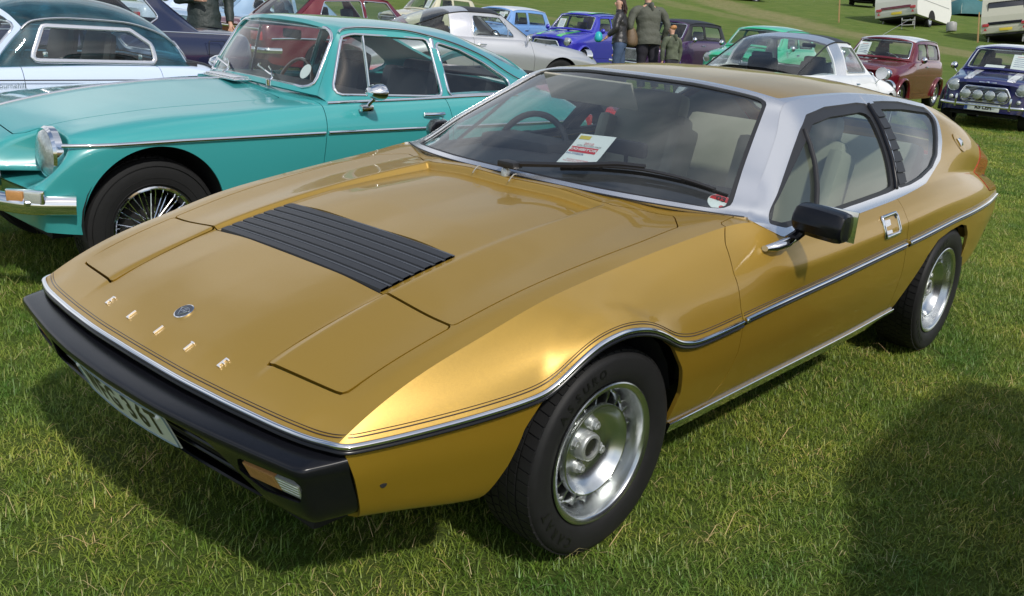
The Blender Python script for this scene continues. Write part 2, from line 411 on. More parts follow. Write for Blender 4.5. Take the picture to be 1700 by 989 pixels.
M_GLASS = glass_mat('window_glass', (.86, .91, .89), base_reflect=.06, dust=.012)
M_SCREEN = glass_mat('windscreen_glass', (.76, .82, .81), base_reflect=.10, dust=.03)
M_EGLASS = glass_mat('tinted_window_glass', (.66, .74, .70), base_reflect=.09, dust=.02)
M_DCARD = pm('door_trim_vinyl', (.24, .235, .19), .6, noise=(8., .1)); M_SATINL = pm('silver_letters', (.80, .80, .82), .32, metal=.55, noise=(40., .03))
M_CREAM = pm('cream_leather', (.50, .46, .37), .5, noise=(8., .08), bump=(60., .2, .001))
M_GREYV = pm('grey_green_trim', (.16, .165, .15), .7, noise=(10., .1))
M_DASH = pm('dark_dashboard', (.030, .028, .032), .55, noise=(30., .15))
M_WHITEP = pm('white_plate', (.62, .66, .62), .35, noise=(60., .06))
M_BLACKL = pm('black_lettering', (.012, .012, .012), .4)
M_PAPER = pm('white_paper', (.80, .82, .82), .7, noise=(30., .02))
M_RED = pm('red_print', (.62, .03, .04), .5); M_YEL = pm('yellow_print', (.65, .50, .06), .5); M_BLUE = pm('blue_print', (.02, .06, .25), .5)
M_AMBER = pm('amber_lens', (.48, .24, .09), .18, coat=.8, noise=(90., .25)); M_CLEAR = pm('clear_lens', (.55, .57, .54), .10, coat=1., metal=.4, noise=(120., .25)); M_REDL = pm('red_lens', (.42, .012, .010), .10, coat=1., noise=(90., .2))
M_LAMP = pm('headlamp_glass', (.42, .46, .46), .22, metal=.45, coat=1., noise=(60., .5), bump=(70., .5, .004))
# ------------------------------------------------------------------ the field: one terrain sheet, grass blades on it
DC_ = (math.cos(CAM_YAW), math.sin(CAM_YAW))
def terrain(x, y):
    d = (x - CAM_LOC[0]) * DC_[0] + (y - CAM_LOC[1]) * DC_[1]; t = (d - 26.) / 2.
    return .078 * 2. * np.where(t > 30, t, np.log1p(np.exp(np.minimum(t, 30))))
def ground_mat():
    m = bpy.data.materials.new('field_turf'); m.use_nodes = True; nt = m.node_tree; L = nt.links; b = nt.nodes['Principled BSDF']; b.inputs['Roughness'].default_value = .95; b.inputs['Specular IOR Level'].default_value = .1
    tc = nt.nodes.new('ShaderNodeTexCoord')
    def noise(sc, det=5, rough=.55):
        n = nt.nodes.new('ShaderNodeTexNoise'); n.inputs['Scale'].default_value = sc; n.inputs['Detail'].default_value = det; n.inputs['Roughness'].default_value = rough; L.new(tc.outputs['Object'], n.inputs['Vector']); return n.outputs['Fac']
    def ramp(src, stops):
        r = nt.nodes.new('ShaderNodeValToRGB'); e = r.color_ramp.elements; e[0].position, e[0].color = stops[0][0], (*stops[0][1], 1); e[1].position, e[1].color = stops[-1][0], (*stops[-1][1], 1)
        for p, c in stops[1:-1]: q = e.new(p); q.color = (*c, 1)
        L.new(src, r.inputs[0]); return r.outputs[0]
    def mix(f, a, b_, mode='MIX'):
        x = nt.nodes.new('ShaderNodeMix'); x.data_type = 'RGBA'; x.blend_type = mode
        if isinstance(f, float): x.inputs[0].default_value = f
        else: L.new(f, x.inputs[0])
        L.new(a, x.inputs[6]); L.new(b_, x.inputs[7]); return x.outputs[2]
    c1 = ramp(noise(1.3, 7, .62), [(.30, (.095, .155, .026)), (.50, (.140, .205, .038)), (.68, (.205, .235, .065))])
    c2 = ramp(noise(22, 6, .7), [(.28, (.030, .058, .012)), (.52, (.090, .140, .030)), (.75, (.170, .200, .070))])
    c3 = ramp(noise(150, 3, .6), [(.30, (.035, .060, .015)), (.70, (.150, .185, .060))])
    c = mix(.5, c1, mix(.45, c2, c3))
    # dry wheel tracks running across the slope: bands in world space, broken up by noise
    sx = nt.nodes.new('ShaderNodeSeparateXYZ'); L.new(tc.outputs['Object'], sx.inputs[0])
    nw = noise(.35, 4); total = None
    for ax, bx, c0, w, st in TRACKS:
        e = nt.nodes.new('ShaderNodeMath'); e.operation = 'MULTIPLY'; e.inputs[1].default_value = ax; L.new(sx.outputs[0], e.inputs[0])
        f = nt.nodes.new('ShaderNodeMath'); f.operation = 'MULTIPLY_ADD'; f.inputs[1].default_value = bx; L.new(sx.outputs[1], f.inputs[0]); L.new(e.outputs[0], f.inputs[2])
        g = nt.nodes.new('ShaderNodeMath'); g.operation = 'SUBTRACT'; g.inputs[1].default_value = c0; L.new(f.outputs[0], g.inputs[0])
        wob = nt.nodes.new('ShaderNodeMath'); wob.operation = 'MULTIPLY_ADD'; wob.inputs[1].default_value = w * 1.6; wob.inputs[2].default_value = -w * .8; L.new(nw, wob.inputs[0])
        g2 = nt.nodes.new('ShaderNodeMath'); g2.operation = 'ADD'; L.new(g.outputs[0], g2.inputs[0]); L.new(wob.outputs[0], g2.inputs[1])
        ab = nt.nodes.new('ShaderNodeMath'); ab.operation = 'ABSOLUTE'; L.new(g2.outputs[0], ab.inputs[0])
        mr = nt.nodes.new('ShaderNodeMapRange'); mr.interpolation_type = 'SMOOTHSTEP'; mr.inputs[1].default_value = w * .45; mr.inputs[2].default_value = w * 1.15; mr.inputs[3].default_value = st; mr.inputs[4].default_value = 0; L.new(ab.outputs[0], mr.inputs[0])
        if total is None: total = mr.outputs[0]
        else:
            mm = nt.nodes.new('ShaderNodeMath'); mm.operation = 'MAXIMUM'; L.new(total, mm.inputs[0]); L.new(mr.outputs[0], mm.inputs[1]); total = mm.outputs[0]
    nb = noise(3.5, 6, .7); md = nt.nodes.new('ShaderNodeMapRange'); md.inputs[1].default_value = .35; md.inputs[2].default_value = .62; md.inputs[3].default_value = .35; md.inputs[4].default_value = 1.; L.new(nb, md.inputs[0])
    mf = nt.nodes.new('ShaderNodeMath'); mf.operation = 'MULTIPLY'; L.new(total, mf.inputs[0]); L.new(md.outputs[0], mf.inputs[1])
    dry = ramp(noise(30, 5, .7), [(.3, (.17, .15, .065)), (.7, (.36, .31, .17))])
    c = mix(mf.outputs[0], c, dry); L.new(c, b.inputs['Base Color'])
    bp = nt.nodes.new('ShaderNodeBump'); bp.inputs['Strength'].default_value = .9; bp.inputs['Distance'].default_value = .05; L.new(noise(28, 8, .75), bp.inputs['Height']); L.new(bp.outputs[0], b.inputs['Normal'])
    return m
# tracks: a*x + b*y = c, half width, strength
TRACKS = []
for (x1, y1), (x2, y2), w, st in (((49.0, 31.0), (35.4, 8.5), 1.6, .85), ((37.4, 14.9), (35.4, 10.2), .9, .5), ((23.5, 12.4), (19.5, 1.0), .45, .5), ((16.6, 2.1), (15.6, -4.), .35, .0), ((13.98, 2.9), (13.0, -2.), .42, .75)):
    n = np.array([y1 - y2, x2 - x1]); n = n / np.linalg.norm(n); TRACKS.append((float(n[0]), float(n[1]), float(n @ [x1, y1]), w, st))
gx = np.concatenate([np.linspace(-260, -20, 14), np.linspace(-14, 90, 90), np.linspace(100, 620, 30)]); gy = np.concatenate([np.linspace(-260, -20, 14), np.linspace(-14, 80, 80), np.linspace(90, 620, 30)])
g = grid_surf(np.array([[(x, y, float(terrain(x, y)) + (.0 if terrain(x, y) < .03 else .12 * math.sin(x * .21 + y * .13))) for y in gy] for x in gx])); g = g if g.N[:, 2].sum() > 0 else g.flip()
add('grass_field', g, ground_mat(), kind='structure')

def blade_mat():
    m = bpy.data.materials.new('grass_blade'); m.use_nodes = True; nt = m.node_tree; L = nt.links; nt.nodes.clear(); out = nt.nodes.new('ShaderNodeOutputMaterial')
    at = nt.nodes.new('ShaderNodeAttribute'); at.attribute_name = 'tone'
    r = nt.nodes.new('ShaderNodeValToRGB'); e = r.color_ramp.elements; e[0].position, e[0].color = 0, (.075, .145, .017, 1); e[1].position, e[1].color = 1, (.56, .50, .32, 1)
    for p, c in ((.30, (.130, .225, .030)), (.60, (.205, .300, .060)), (.84, (.300, .345, .110)), (.90, (.36, .32, .15))): q = e.new(p); q.color = (*c, 1)
    L.new(at.outputs['Fac'], r.inputs[0])
    tc = nt.nodes.new('ShaderNodeNewGeometry'); n = nt.nodes.new('ShaderNodeTexNoise'); n.inputs['Scale'].default_value = 1.25; n.inputs['Detail'].default_value = 8; n.inputs['Roughness'].default_value = .7; L.new(tc.outputs['Position'], n.inputs['Vector'])
    r2 = nt.nodes.new('ShaderNodeValToRGB'); f = r2.color_ramp.elements; f[0].position, f[0].color = .38, (.52, .74, .56, 1); f[1].position, f[1].color = .60, (1.75, 1.34, 1.10, 1); L.new(n.outputs['Fac'], r2.inputs[0])
    mx = nt.nodes.new('ShaderNodeMix'); mx.data_type = 'RGBA'; mx.blend_type = 'MULTIPLY'; mx.inputs[0].default_value = 1; L.new(r.outputs[0], mx.inputs[6]); L.new(r2.outputs[0], mx.inputs[7])
    d = nt.nodes.new('ShaderNodeBsdfDiffuse'); t = nt.nodes.new('ShaderNodeBsdfTranslucent'); gl = nt.nodes.new('ShaderNodeBsdfGlossy'); gl.inputs['Roughness'].default_value = .45
    L.new(mx.outputs[2], d.inputs[0]); L.new(mx.outputs[2], t.inputs[0]); s1 = nt.nodes.new('ShaderNodeMixShader'); s1.inputs[0].default_value = .22; L.new(d.outputs[0], s1.inputs[1]); L.new(t.outputs[0], s1.inputs[2])
    s2 = nt.nodes.new('ShaderNodeMixShader'); s2.inputs[0].default_value = .035; L.new(s1.outputs[0], s2.inputs[1]); L.new(gl.outputs[0], s2.inputs[2]); L.new(s2.outputs[0], out.inputs[0]); return m
M_BLADE = blade_mat()
def grass_tile(n, size, lmin, lmax, wid, seed, dry=False):
    rg = np.random.default_rng(seed); 
    # blades gather in tufts
    nt_ = n // 14; tc = rg.uniform(-size / 2, size / 2, (nt_, 2)); k = rg.integers(0, nt_, n); b = tc[k] + rg.normal(0, .022, (n, 2)); out = rg.uniform(-size / 2, size / 2, (n, 2)); pick = rg.random(n) < .35; b[pick] = out[pick]
    b = (b + size / 2) % size - size / 2
    L = rg.uniform(lmin, lmax, n) * rg.uniform(.6, 1.1, n); az = rg.uniform(0, 2 * PI, n); lean = np.clip(rg.normal(1.0, .38, n), .1, 1.5); tone = np.clip(rg.normal(.42, .2, n), 0, .86)
    straw = rg.random(n) < .022; L[straw] *= rg.uniform(1., 2.2, straw.sum()); lean[straw] = rg.uniform(1.25, 1.52, straw.sum()); tone[straw] = rg.uniform(.88, 1, straw.sum())
    if dry: straw[:] = True; lean[:] = rg.uniform(1.25, 1.5, n); tone[:] = rg.uniform(.90, 1, n)
    d = np.stack([np.cos(az), np.sin(az)], 1); s = np.stack([-d[:, 1], d[:, 0]], 1); w = wid * rg.uniform(.6, 1.2, n); w[straw] *= .7
    z0 = rg.uniform(0, .012, n) * straw
    def pt(f, side, wf):
        a = lean * (.35 + .65 * f); h = L * f
        p = np.empty((n, 3)); p[:, :2] = b + d * (np.sin(a) * h)[:, None] + s * (side * w * wf / 2)[:, None]; p[:, 2] = np.cos(a) * h + z0 + .001; return p
    V = np.stack([pt(0, -1, 1), pt(0, 1, 1), pt(.55, 1, .85), pt(.55, -1, .85), pt(1., 0, 0)], 1).reshape(-1, 3)
    o = np.arange(n)[:, None] * 5; quads = (o + [0, 1, 2, 3]); tris = (o + [3, 2, 4])
    me = bpy.data.meshes.new('grass_tile'); me.vertices.add(n * 5); me.vertices.foreach_set('co', V.ravel()); me.loops.add(n * 7); me.loops.foreach_set('vertex_index', np.concatenate([quads, tris], 1).ravel())
    me.polygons.add(n * 2); ls = (np.arange(n)[:, None] * 7 + [0, 4]).ravel(); me.polygons.foreach_set('loop_start', ls); me.update(calc_edges=True)
    a = me.attributes.new('tone', 'FLOAT', 'POINT'); a.data.foreach_set('value', np.repeat(tone, 5)); me.materials.append(M_BLADE); return me
def grass_field(name, tiles, pts, scales, label):
    """one object: tiles instanced on points by geometry nodes"""
    me = bpy.data.meshes.new(name); me.from_pydata([tuple(p) for p in pts], [], []); rg = np.random.default_rng(5)
    for nm, vals in (('rot', rg.integers(0, 4, len(pts)) * PI / 2), ('pick', rg.integers(0, len(tiles), len(pts))), ('scl', scales)):
        a = me.attributes.new(nm, 'FLOAT', 'POINT'); a.data.foreach_set('value', np.asarray(vals, float))
    o = bpy.data.objects.new(name, me); COL.objects.link(o); o['kind'] = 'stuff'; o['label'] = label
    ng = bpy.data.node_groups.new(name, 'GeometryNodeTree'); ng.interface.new_socket('Geometry', in_out='INPUT', socket_type='NodeSocketGeometry'); ng.interface.new_socket('Geometry', in_out='OUTPUT', socket_type='NodeSocketGeometry')
    N = ng.nodes; L = ng.links; gi = N.new('NodeGroupInput'); go = N.new('NodeGroupOutput'); gj = N.new('GeometryNodeJoinGeometry')
    for i, t in enumerate(tiles):
        oi = N.new('GeometryNodeObjectInfo'); oi.inputs['Object'].default_value = t; oi.transform_space = 'ORIGINAL'
        pk = N.new('GeometryNodeInputNamedAttribute'); pk.data_type = 'FLOAT'; pk.inputs[0].default_value = 'pick'
        cmp = N.new('FunctionNodeCompare'); cmp.data_type = 'FLOAT'; cmp.operation = 'EQUAL'; cmp.inputs[1].default_value = float(i); cmp.inputs['Epsilon'].default_value = .1; L.new(pk.outputs[0], cmp.inputs[0])
        ro = N.new('GeometryNodeInputNamedAttribute'); ro.data_type = 'FLOAT'; ro.inputs[0].default_value = 'rot'; cx = N.new('ShaderNodeCombineXYZ'); L.new(ro.outputs[0], cx.inputs[2])
        sc = N.new('GeometryNodeInputNamedAttribute'); sc.data_type = 'FLOAT'; sc.inputs[0].default_value = 'scl'; cs = N.new('ShaderNodeCombineXYZ'); cs.inputs[0].default_value = 1; cs.inputs[1].default_value = 1; L.new(sc.outputs[0], cs.inputs[2])
        ip = N.new('GeometryNodeInstanceOnPoints'); L.new(gi.outputs[0], ip.inputs['Points']); L.new(cmp.outputs[0], ip.inputs['Selection']); L.new(oi.outputs['Geometry'], ip.inputs['Instance']); L.new(cx.outputs[0], ip.inputs['Rotation']); L.new(cs.outputs[0], ip.inputs['Scale']); L.new(ip.outputs[0], gj.inputs[0])
    L.new(gj.outputs[0], go.inputs[0]); md = o.modifiers.new('grass', 'NODES'); md.node_group = ng; return o
def make_grass():
    near = [bpy.data.objects.new('grass_tile', grass_tile(15000, 1.0, .012, .040, .0024, 10 + i)) for i in range(4)]
    mid = [bpy.data.objects.new('grass_tile', grass_tile(14000, 2.0, .020, .045, .0055, 30 + i)) for i in range(3)]
    far = [bpy.data.objects.new('grass_tile', grass_tile(9000, 4.0, .04, .075, .014, 50 + i)) for i in range(3)]
    fx, fy = DC_; rx, ry = fy, -fx; P1, P2, P3 = [], [], []
    def inside(x, y, mg):
        a = (x - CAM_LOC[0]) * fx + (y - CAM_LOC[1]) * fy; b = (x - CAM_LOC[0]) * rx + (y - CAM_LOC[1]) * ry; return a, abs(b) < max(a, 0) * .62 + mg
    for i in range(-12, 40):
        for j in range(-12, 40):
            x, y = i + .5, j + .5; a, ok = inside(x, y, 2.2)
            if ok and -2 < a < 8.5: P1.append((x, y, 0))
    s1 = set((math.floor(p[0] / 2), math.floor(p[1] / 2)) for p in P1)
    for i in range(-6, 30):
        for j in range(-6, 30):
            x, y = 2 * i + 1, 2 * j + 1; a, ok = inside(x, y, 3)
            if ok and 0 < a < 21:
                sub = [(x - .5, y - .5), (x + .5, y - .5), (x - .5, y + .5), (x + .5, y + .5)]
                if all((sx, sy, 0) in P1_set for sx, sy in sub) if (P1_set := set(P1)) else False: continue
                P2.append((x, y, 0))
    for i in range(-4, 20):
        for j in range(-4, 20):
            x, y = 4 * i + 2, 4 * j + 2; a, ok = inside(x, y, 4)
            if ok and 18 < a < 44: P3.append((x, y, float(terrain(x, y)) - .0))
    rg = np.random.default_rng(3)
    grass_field('short_grass', near, P1, rg.uniform(.85, 1.15, len(P1)), 'short mown grass with bits of straw')
    grass_field('mown_grass', mid, P2, rg.uniform(.85, 1.15, len(P2)), 'mown grass between the parked cars')
    straws = [bpy.data.objects.new('straw_tile', grass_tile(70, 1.0, .05, .13, .0024, 90 + i, True)) for i in range(4)]
    grass_field('loose_straw', straws, [(x, y, .018) for x, y, z in P1], np.ones(len(P1)), 'pale dry straw lying on the mown turf')
    tuft = [bpy.data.objects.new('grass_tuft', grass_tile(1500, 1.0, .035, .085, .0030, 70 + i)) for i in range(3)]
    grass_field('long_grass', tuft, [(x + .5, y + .5, z) for x, y, z in P1], rg.uniform(.5, 1.15, len(P1)), 'longer grass blades standing above the mown turf')
    return far, P3
make_grass()
# ------------------------------------------------------------------ the gold coupe: master surfaces
# axes: x runs back from the front axle, y towards the car's right, z up; built on its left half, then mirrored
E_T = [(-.757,-.712,.508),(-.69,-.737,.511),(-.587,-.771,.518),(-.447,-.811,.529),(-.352,-.832,.537),(-.278,-.848,.549),(-.221,-.860,.583),(-.169,-.868,.616),(-.111,-.874,.641),
       (-.026,-.882,.653),(.06,-.887,.641),(.13,-.889,.615),(.222,-.892,.570),(.311,-.894,.556),(.535,-.900,.567),(.781,-.902,.581),(1.209,-.906,.600),(1.776,-.905,.624),(2.49,-.885,.645),(2.95,-.85,.645),(3.38,-.78,.636)]
E_S = [(-.757,-.704,.513),(-.72,-.705,.538),(-.665,-.706,.564),(-.564,-.709,.607),(-.338,-.717,.668),(-.163,-.724,.713),(.075,-.734,.749),(.289,-.744,.776),(.591,-.765,.808),(.70,-.79,.820),(.76,-.82,.812),(.84,-.845,.787),(.98,-.848,.783),
       (1.265,-.846,.788),(1.738,-.838,.800),(1.95,-.832,.806),(2.2,-.815,.812),(2.6,-.780,.805),(3.0,-.735,.775),(3.38,-.690,.725)]
E_RR = [(.70,-.790,.8205),(.73,-.765,.822),(.92,-.702,.930),(1.10,-.637,1.032),(1.27,-.572,1.128),(1.45,-.572,1.143),(1.74,-.570,1.148),(2.1,-.565,1.136),(2.5,-.56,1.104),(2.78,-.565,1.068),(2.95,-.59,1.025),(3.15,-.625,.945),(3.38,-.66,.840)]
E_ZC = [(-.84,.516),(-.80,.546),(-.77,.564),(-.70,.592),(-.55,.645),(-.385,.692),(-.118,.744),(.2,.790),(.504,.826),(.82,.852)]
E_Z38 = [(-.84,.504),(-.815,.520),(-.757,.559),(-.707,.579),(-.55,.634),(-.385,.685),(-.118,.736),(.2,.782),(.504,.821),(.82,.845)]
E_Z58 = [(-.84,.490),(-.797,.516),(-.73,.554),(-.68,.577),(-.5,.635),(-.377,.672),(-.118,.724),(.2,.772),(.5,.808),(.82,.832)]
E_SILL = [(-.757,-.665,.315),(-.60,-.705,.300),(-.35,-.780,.280),(.3,-.835,.288),(.6,-.842,.295),(1.5,-.846,.303),(1.95,-.846,.315),(2.5,-.84,.32),(2.9,-.82,.335),(3.38,-.74,.40)]

def elite_surfaces():
    S = {}
    # ---- bonnet / nose top, across the whole car
    X = np.unique(np.concatenate([np.linspace(-.757, .80, 150), np.linspace(.478, .496, 8)]))
    fade = np.clip((X + .757) / .35, 0, 1)
    sc = smooth_curve(E_S, X, .05)
    def zrow(tab, x):
        a = np.array([t for t in tab if t[0] > -.74], float); return np.polyval(np.polyfit(a[:, 0], a[:, 1], 3), x)
    rails = []
    for y, dx, tab, dz in ((0, -.078, E_ZC, 0), (.19, -.074, None, 0), (.384, -.060, E_Z38, -.0055), (.404, -.058, E_Z38, .0055), (.58, -.035, E_Z58, 0), (.66, -.018, None, 0)):
        x = X + dx * (1 - fade) ** 2
        yy = np.full_like(x, y)
        if tab is None:
            if y == .19: z = zrow(E_ZC, x) * .8 + zrow(E_Z38, x) * .2 + .001
            else:
                z = .5 * (zrow(E_Z58, x) + smooth_curve(E_S, np.clip(x, -.757, .8), .05)[:, 1]) + .003
                yy = .58 + (-sc[:, 0] - .58) * .58
        else:
            z = zrow(tab, x)
            act = np.interp(x, [-.75, -.70, -.44, -.34], [0, .35, .45, 1]) * np.clip((.70 - x) / .12, 0, 1); z = z + dz * act - (.004 if y == 0 else 0) * act * (x > -.35)
        ez = np.interp(y, [0, .4, .7], [.518, .514, .510]); z = z + (ez - z[0]) * (1 - np.clip((X + .757) / .22, 0, 1)) ** 2.5
        if y < .45:
            st = 1 / (1 + np.exp(-(x - .487) / .0022)); f_ = 1.0 if y < .39 else .10
            z = z - .014 * f_ * np.clip((x - .05) / .42, 0, 1) * (1 - st) + .012 * f_ * st
        rails.append(np.stack([x, -yy, z], 1))
    rails.append(np.stack([X, sc[:, 0], sc[:, 1]], 1))
    half = grid_rails(rails, [8, 13, 4, 13, 5, 5], sharp=(2, 3))                      # centre -> left crease
    full = np.concatenate([half[:, ::-1], half[:, 1:] * np.array([1, -1, 1])], 1)
    S['top'] = grid_surf(full, flip=True)
    # ---- flank between the crease / belt and the bright trim line, and the glasshouse side above the belt
    Xs = np.concatenate([np.linspace(-.757, .5, 112), np.linspace(.5, 3.38, 175)[1:]])
    s = smooth_curve(E_S, Xs, .05); t = smooth_curve(E_T, Xs, .016)
    Sp = np.stack([Xs, s[:, 0], s[:, 1]], 1); Tp = np.stack([Xs, t[:, 0], t[:, 1]], 1)
    b = smooth_curve([(-.757, 0), (-.45, .008), (0, .022), (.5, .032), (1.3, .030), (2.0, .03), (2.8, .03), (3.38, .02)], Xs, .2)[:, 0]
    tw = smooth_curve(E_T, Xs, .10); T1 = np.stack([Xs, tw[:, 0], tw[:, 1]], 1)
    def midrail(f, k):
        m = Sp + (T1 - Sp) * f; m[:, 1] -= b * k; m[:, 2] += b * k * .12; return m
    G = grid_rails([Sp, midrail(.30, .80), midrail(.60, .95), Tp], [7, 7, 7])
    # the raised lip round the front wheel
    P = G.reshape(-1, 3)
    fl = round_poly([(-.285, .50), (-.262, .585), (-.232, .624), (-.194, .658), (-.153, .681), (-.1, .697), (-.037, .704), (.025, .695), (.09, .665), (.162, .614), (.215, .56), (.215, .45), (-.285, .45)], .02)
    d = sd_poly(P[:, [0, 2]], fl); dT = np.linalg.norm(G - G[:, -1:], axis=2).reshape(-1)
    w = 1 / (1 + np.exp(-(d - .004) / .0045)) * np.clip(dT / .035, 0, 1) ** .8
    P[:, 1] -= .0085 * w
    S['side'] = grid_surf(P.reshape(G.shape), flip=False)
    sel = Xs >= .70 - 1e-9; Xg = np.concatenate([[.70], Xs[sel]]) if abs(Xs[sel][0] - .70) > 1e-6 else Xs[sel]
    sg = smooth_curve(E_S, Xg, .05)
    rr = smooth_curve(E_RR, Xg, .02); rr[0] = sg[0]
    Rp = np.stack([Xg, rr[:, 0], rr[:, 1]], 1); Sg = np.stack([Xg, sg[:, 0], sg[:, 1]], 1)
    h = np.linalg.norm(Rp - Sg, axis=1)
    bul = h * smooth_curve([(.7, .05), (1.3, .06), (2.4, .06), (2.8, .15), (3.38, .20)], Xg, .1)[:, 0]
    def gm(f, k):
        m = Sg + (Rp - Sg) * f; m[:, 1] -= bul * k; m[:, 2] += bul * k * .4; return m
    Gg = grid_rails([Rp, gm(.75, .8), gm(.5, 1.), gm(.25, .75), Sg], [6, 6, 6, 6])
    S['glasshouse'] = grid_surf(Gg)
    # ---- lower flank
    Xl = Xs
    tl = smooth_curve(E_T, Xl, .016); sl = smooth_curve(E_SILL, Xl, .05)
    Tl = np.stack([Xl, tl[:, 0], tl[:, 1]], 1); Bl = np.stack([Xl, sl[:, 0], sl[:, 1]], 1)
    zz = smooth_curve([(p[0], p[2]) for p in E_T if not -.26 < p[0] < .25], Xl, .03)[:, 0]
    def lo(f, out):
        m = Tl + (Bl - Tl) * f; m[:, 1] -= out; return m
    Bu = Bl.copy(); Bu[:, 1] += .05; Bu[:, 2] -= .022
    S['lower'] = grid_surf(grid_rails([Tl, lo(.3, .014), lo(.65, .016), Bl, Bu], [6, 6, 6, 4]))
    # ---- roof and tailgate
    Xr = np.linspace(1.27, 3.38, 90); rr = smooth_curve(E_RR, Xr, .02)
    ZC = [(1.19,1.172),(1.45,1.190),(1.75,1.196),(2.1,1.186),(2.5,1.152),(2.8,1.103),(3.1,1.005),(3.38,.885)]
    zc = lambda x: smooth_curve(ZC, x, .05)[:, 0]
    fa = np.clip((Xr - 1.27) / .4, 0, 1)
    rl = []
    for k in (0, .35, .7, .9, 1.0):
        x = Xr - .075 * (1 - fa) ** 2 * (1 - k * k)
        e = np.stack([Xr, rr[:, 0], rr[:, 1]], 1); zcen = zc(x)
        z = e[:, 2] + (zcen - e[:, 2]) * (1 - k ** 2.6)
        rl.append(np.stack([x, e[:, 1] * k, z], 1))
    half = grid_rails(rl, [7, 7, 5, 4])
    S['roof'] = grid_surf(np.concatenate([half[:, ::-1], half[:, 1:] * np.array([1, -1, 1])], 1), flip=True)
    # ---- windscreen: ruled between its base and the roof front
    v = np.linspace(-1, 1, 61); t = np.linspace(0, 1, 34)[:, None]
    rr0 = rr[0]
    base = np.stack([.528 + .197 * np.abs(v) ** 2.6, .762 * v, .836 - .013 * v * v], 1)
    Gr = S['roof'].V.reshape(90, -1, 3)[0]; vr = np.interp(v, np.linspace(-1, 1, len(Gr)), np.arange(len(Gr)))
    pass
    o = np.argsort(Gr[:, 1]); top = np.stack([np.interp(v * abs(Gr[:, 1]).max(), Gr[o, 1], Gr[o, k]) for k in range(3)], 1)
    W = base[None] + (top - base)[None] * t[..., None]
    bow = 4 * t * (1 - t) * .022 * (1 - np.abs(v)[None] ** 4)
    W[..., 0] -= bow * .45; W[..., 2] += bow * .9
    xe = W[:, -1, 0]; re_ = smooth_curve(E_RR, np.clip(xe, .70, 1.27), .02); av = np.abs(v)[None, :] ** 5
    for c_, tgt, sg_ in ((1, -re_[:, 0], np.sign(v)), (2, re_[:, 1], np.ones_like(v))):
        W[..., c_] += (tgt[:, None] * (sg_ if c_ == 1 else 1) - (W[:, -1:, c_] * (sg_ if c_ == 1 else 1))) * av
    S['screen'] = grid_surf(W, flip=False)
    for k in ('top', 'side', 'glasshouse', 'lower', 'roof', 'screen'):
        s_ = S[k]; up = {'top': (0, 0, 1), 'roof': (0, 0, 1), 'screen': (-.5, 0, 1)}.get(k, (0, -1, .1))
        if (s_.N @ np.array(up)).sum() < 0: S[k] = s_.flip()
    weld_normals(S['top'], S['side']); weld_normals(S['side'], S['glasshouse'], cosmin=.2)
    return S
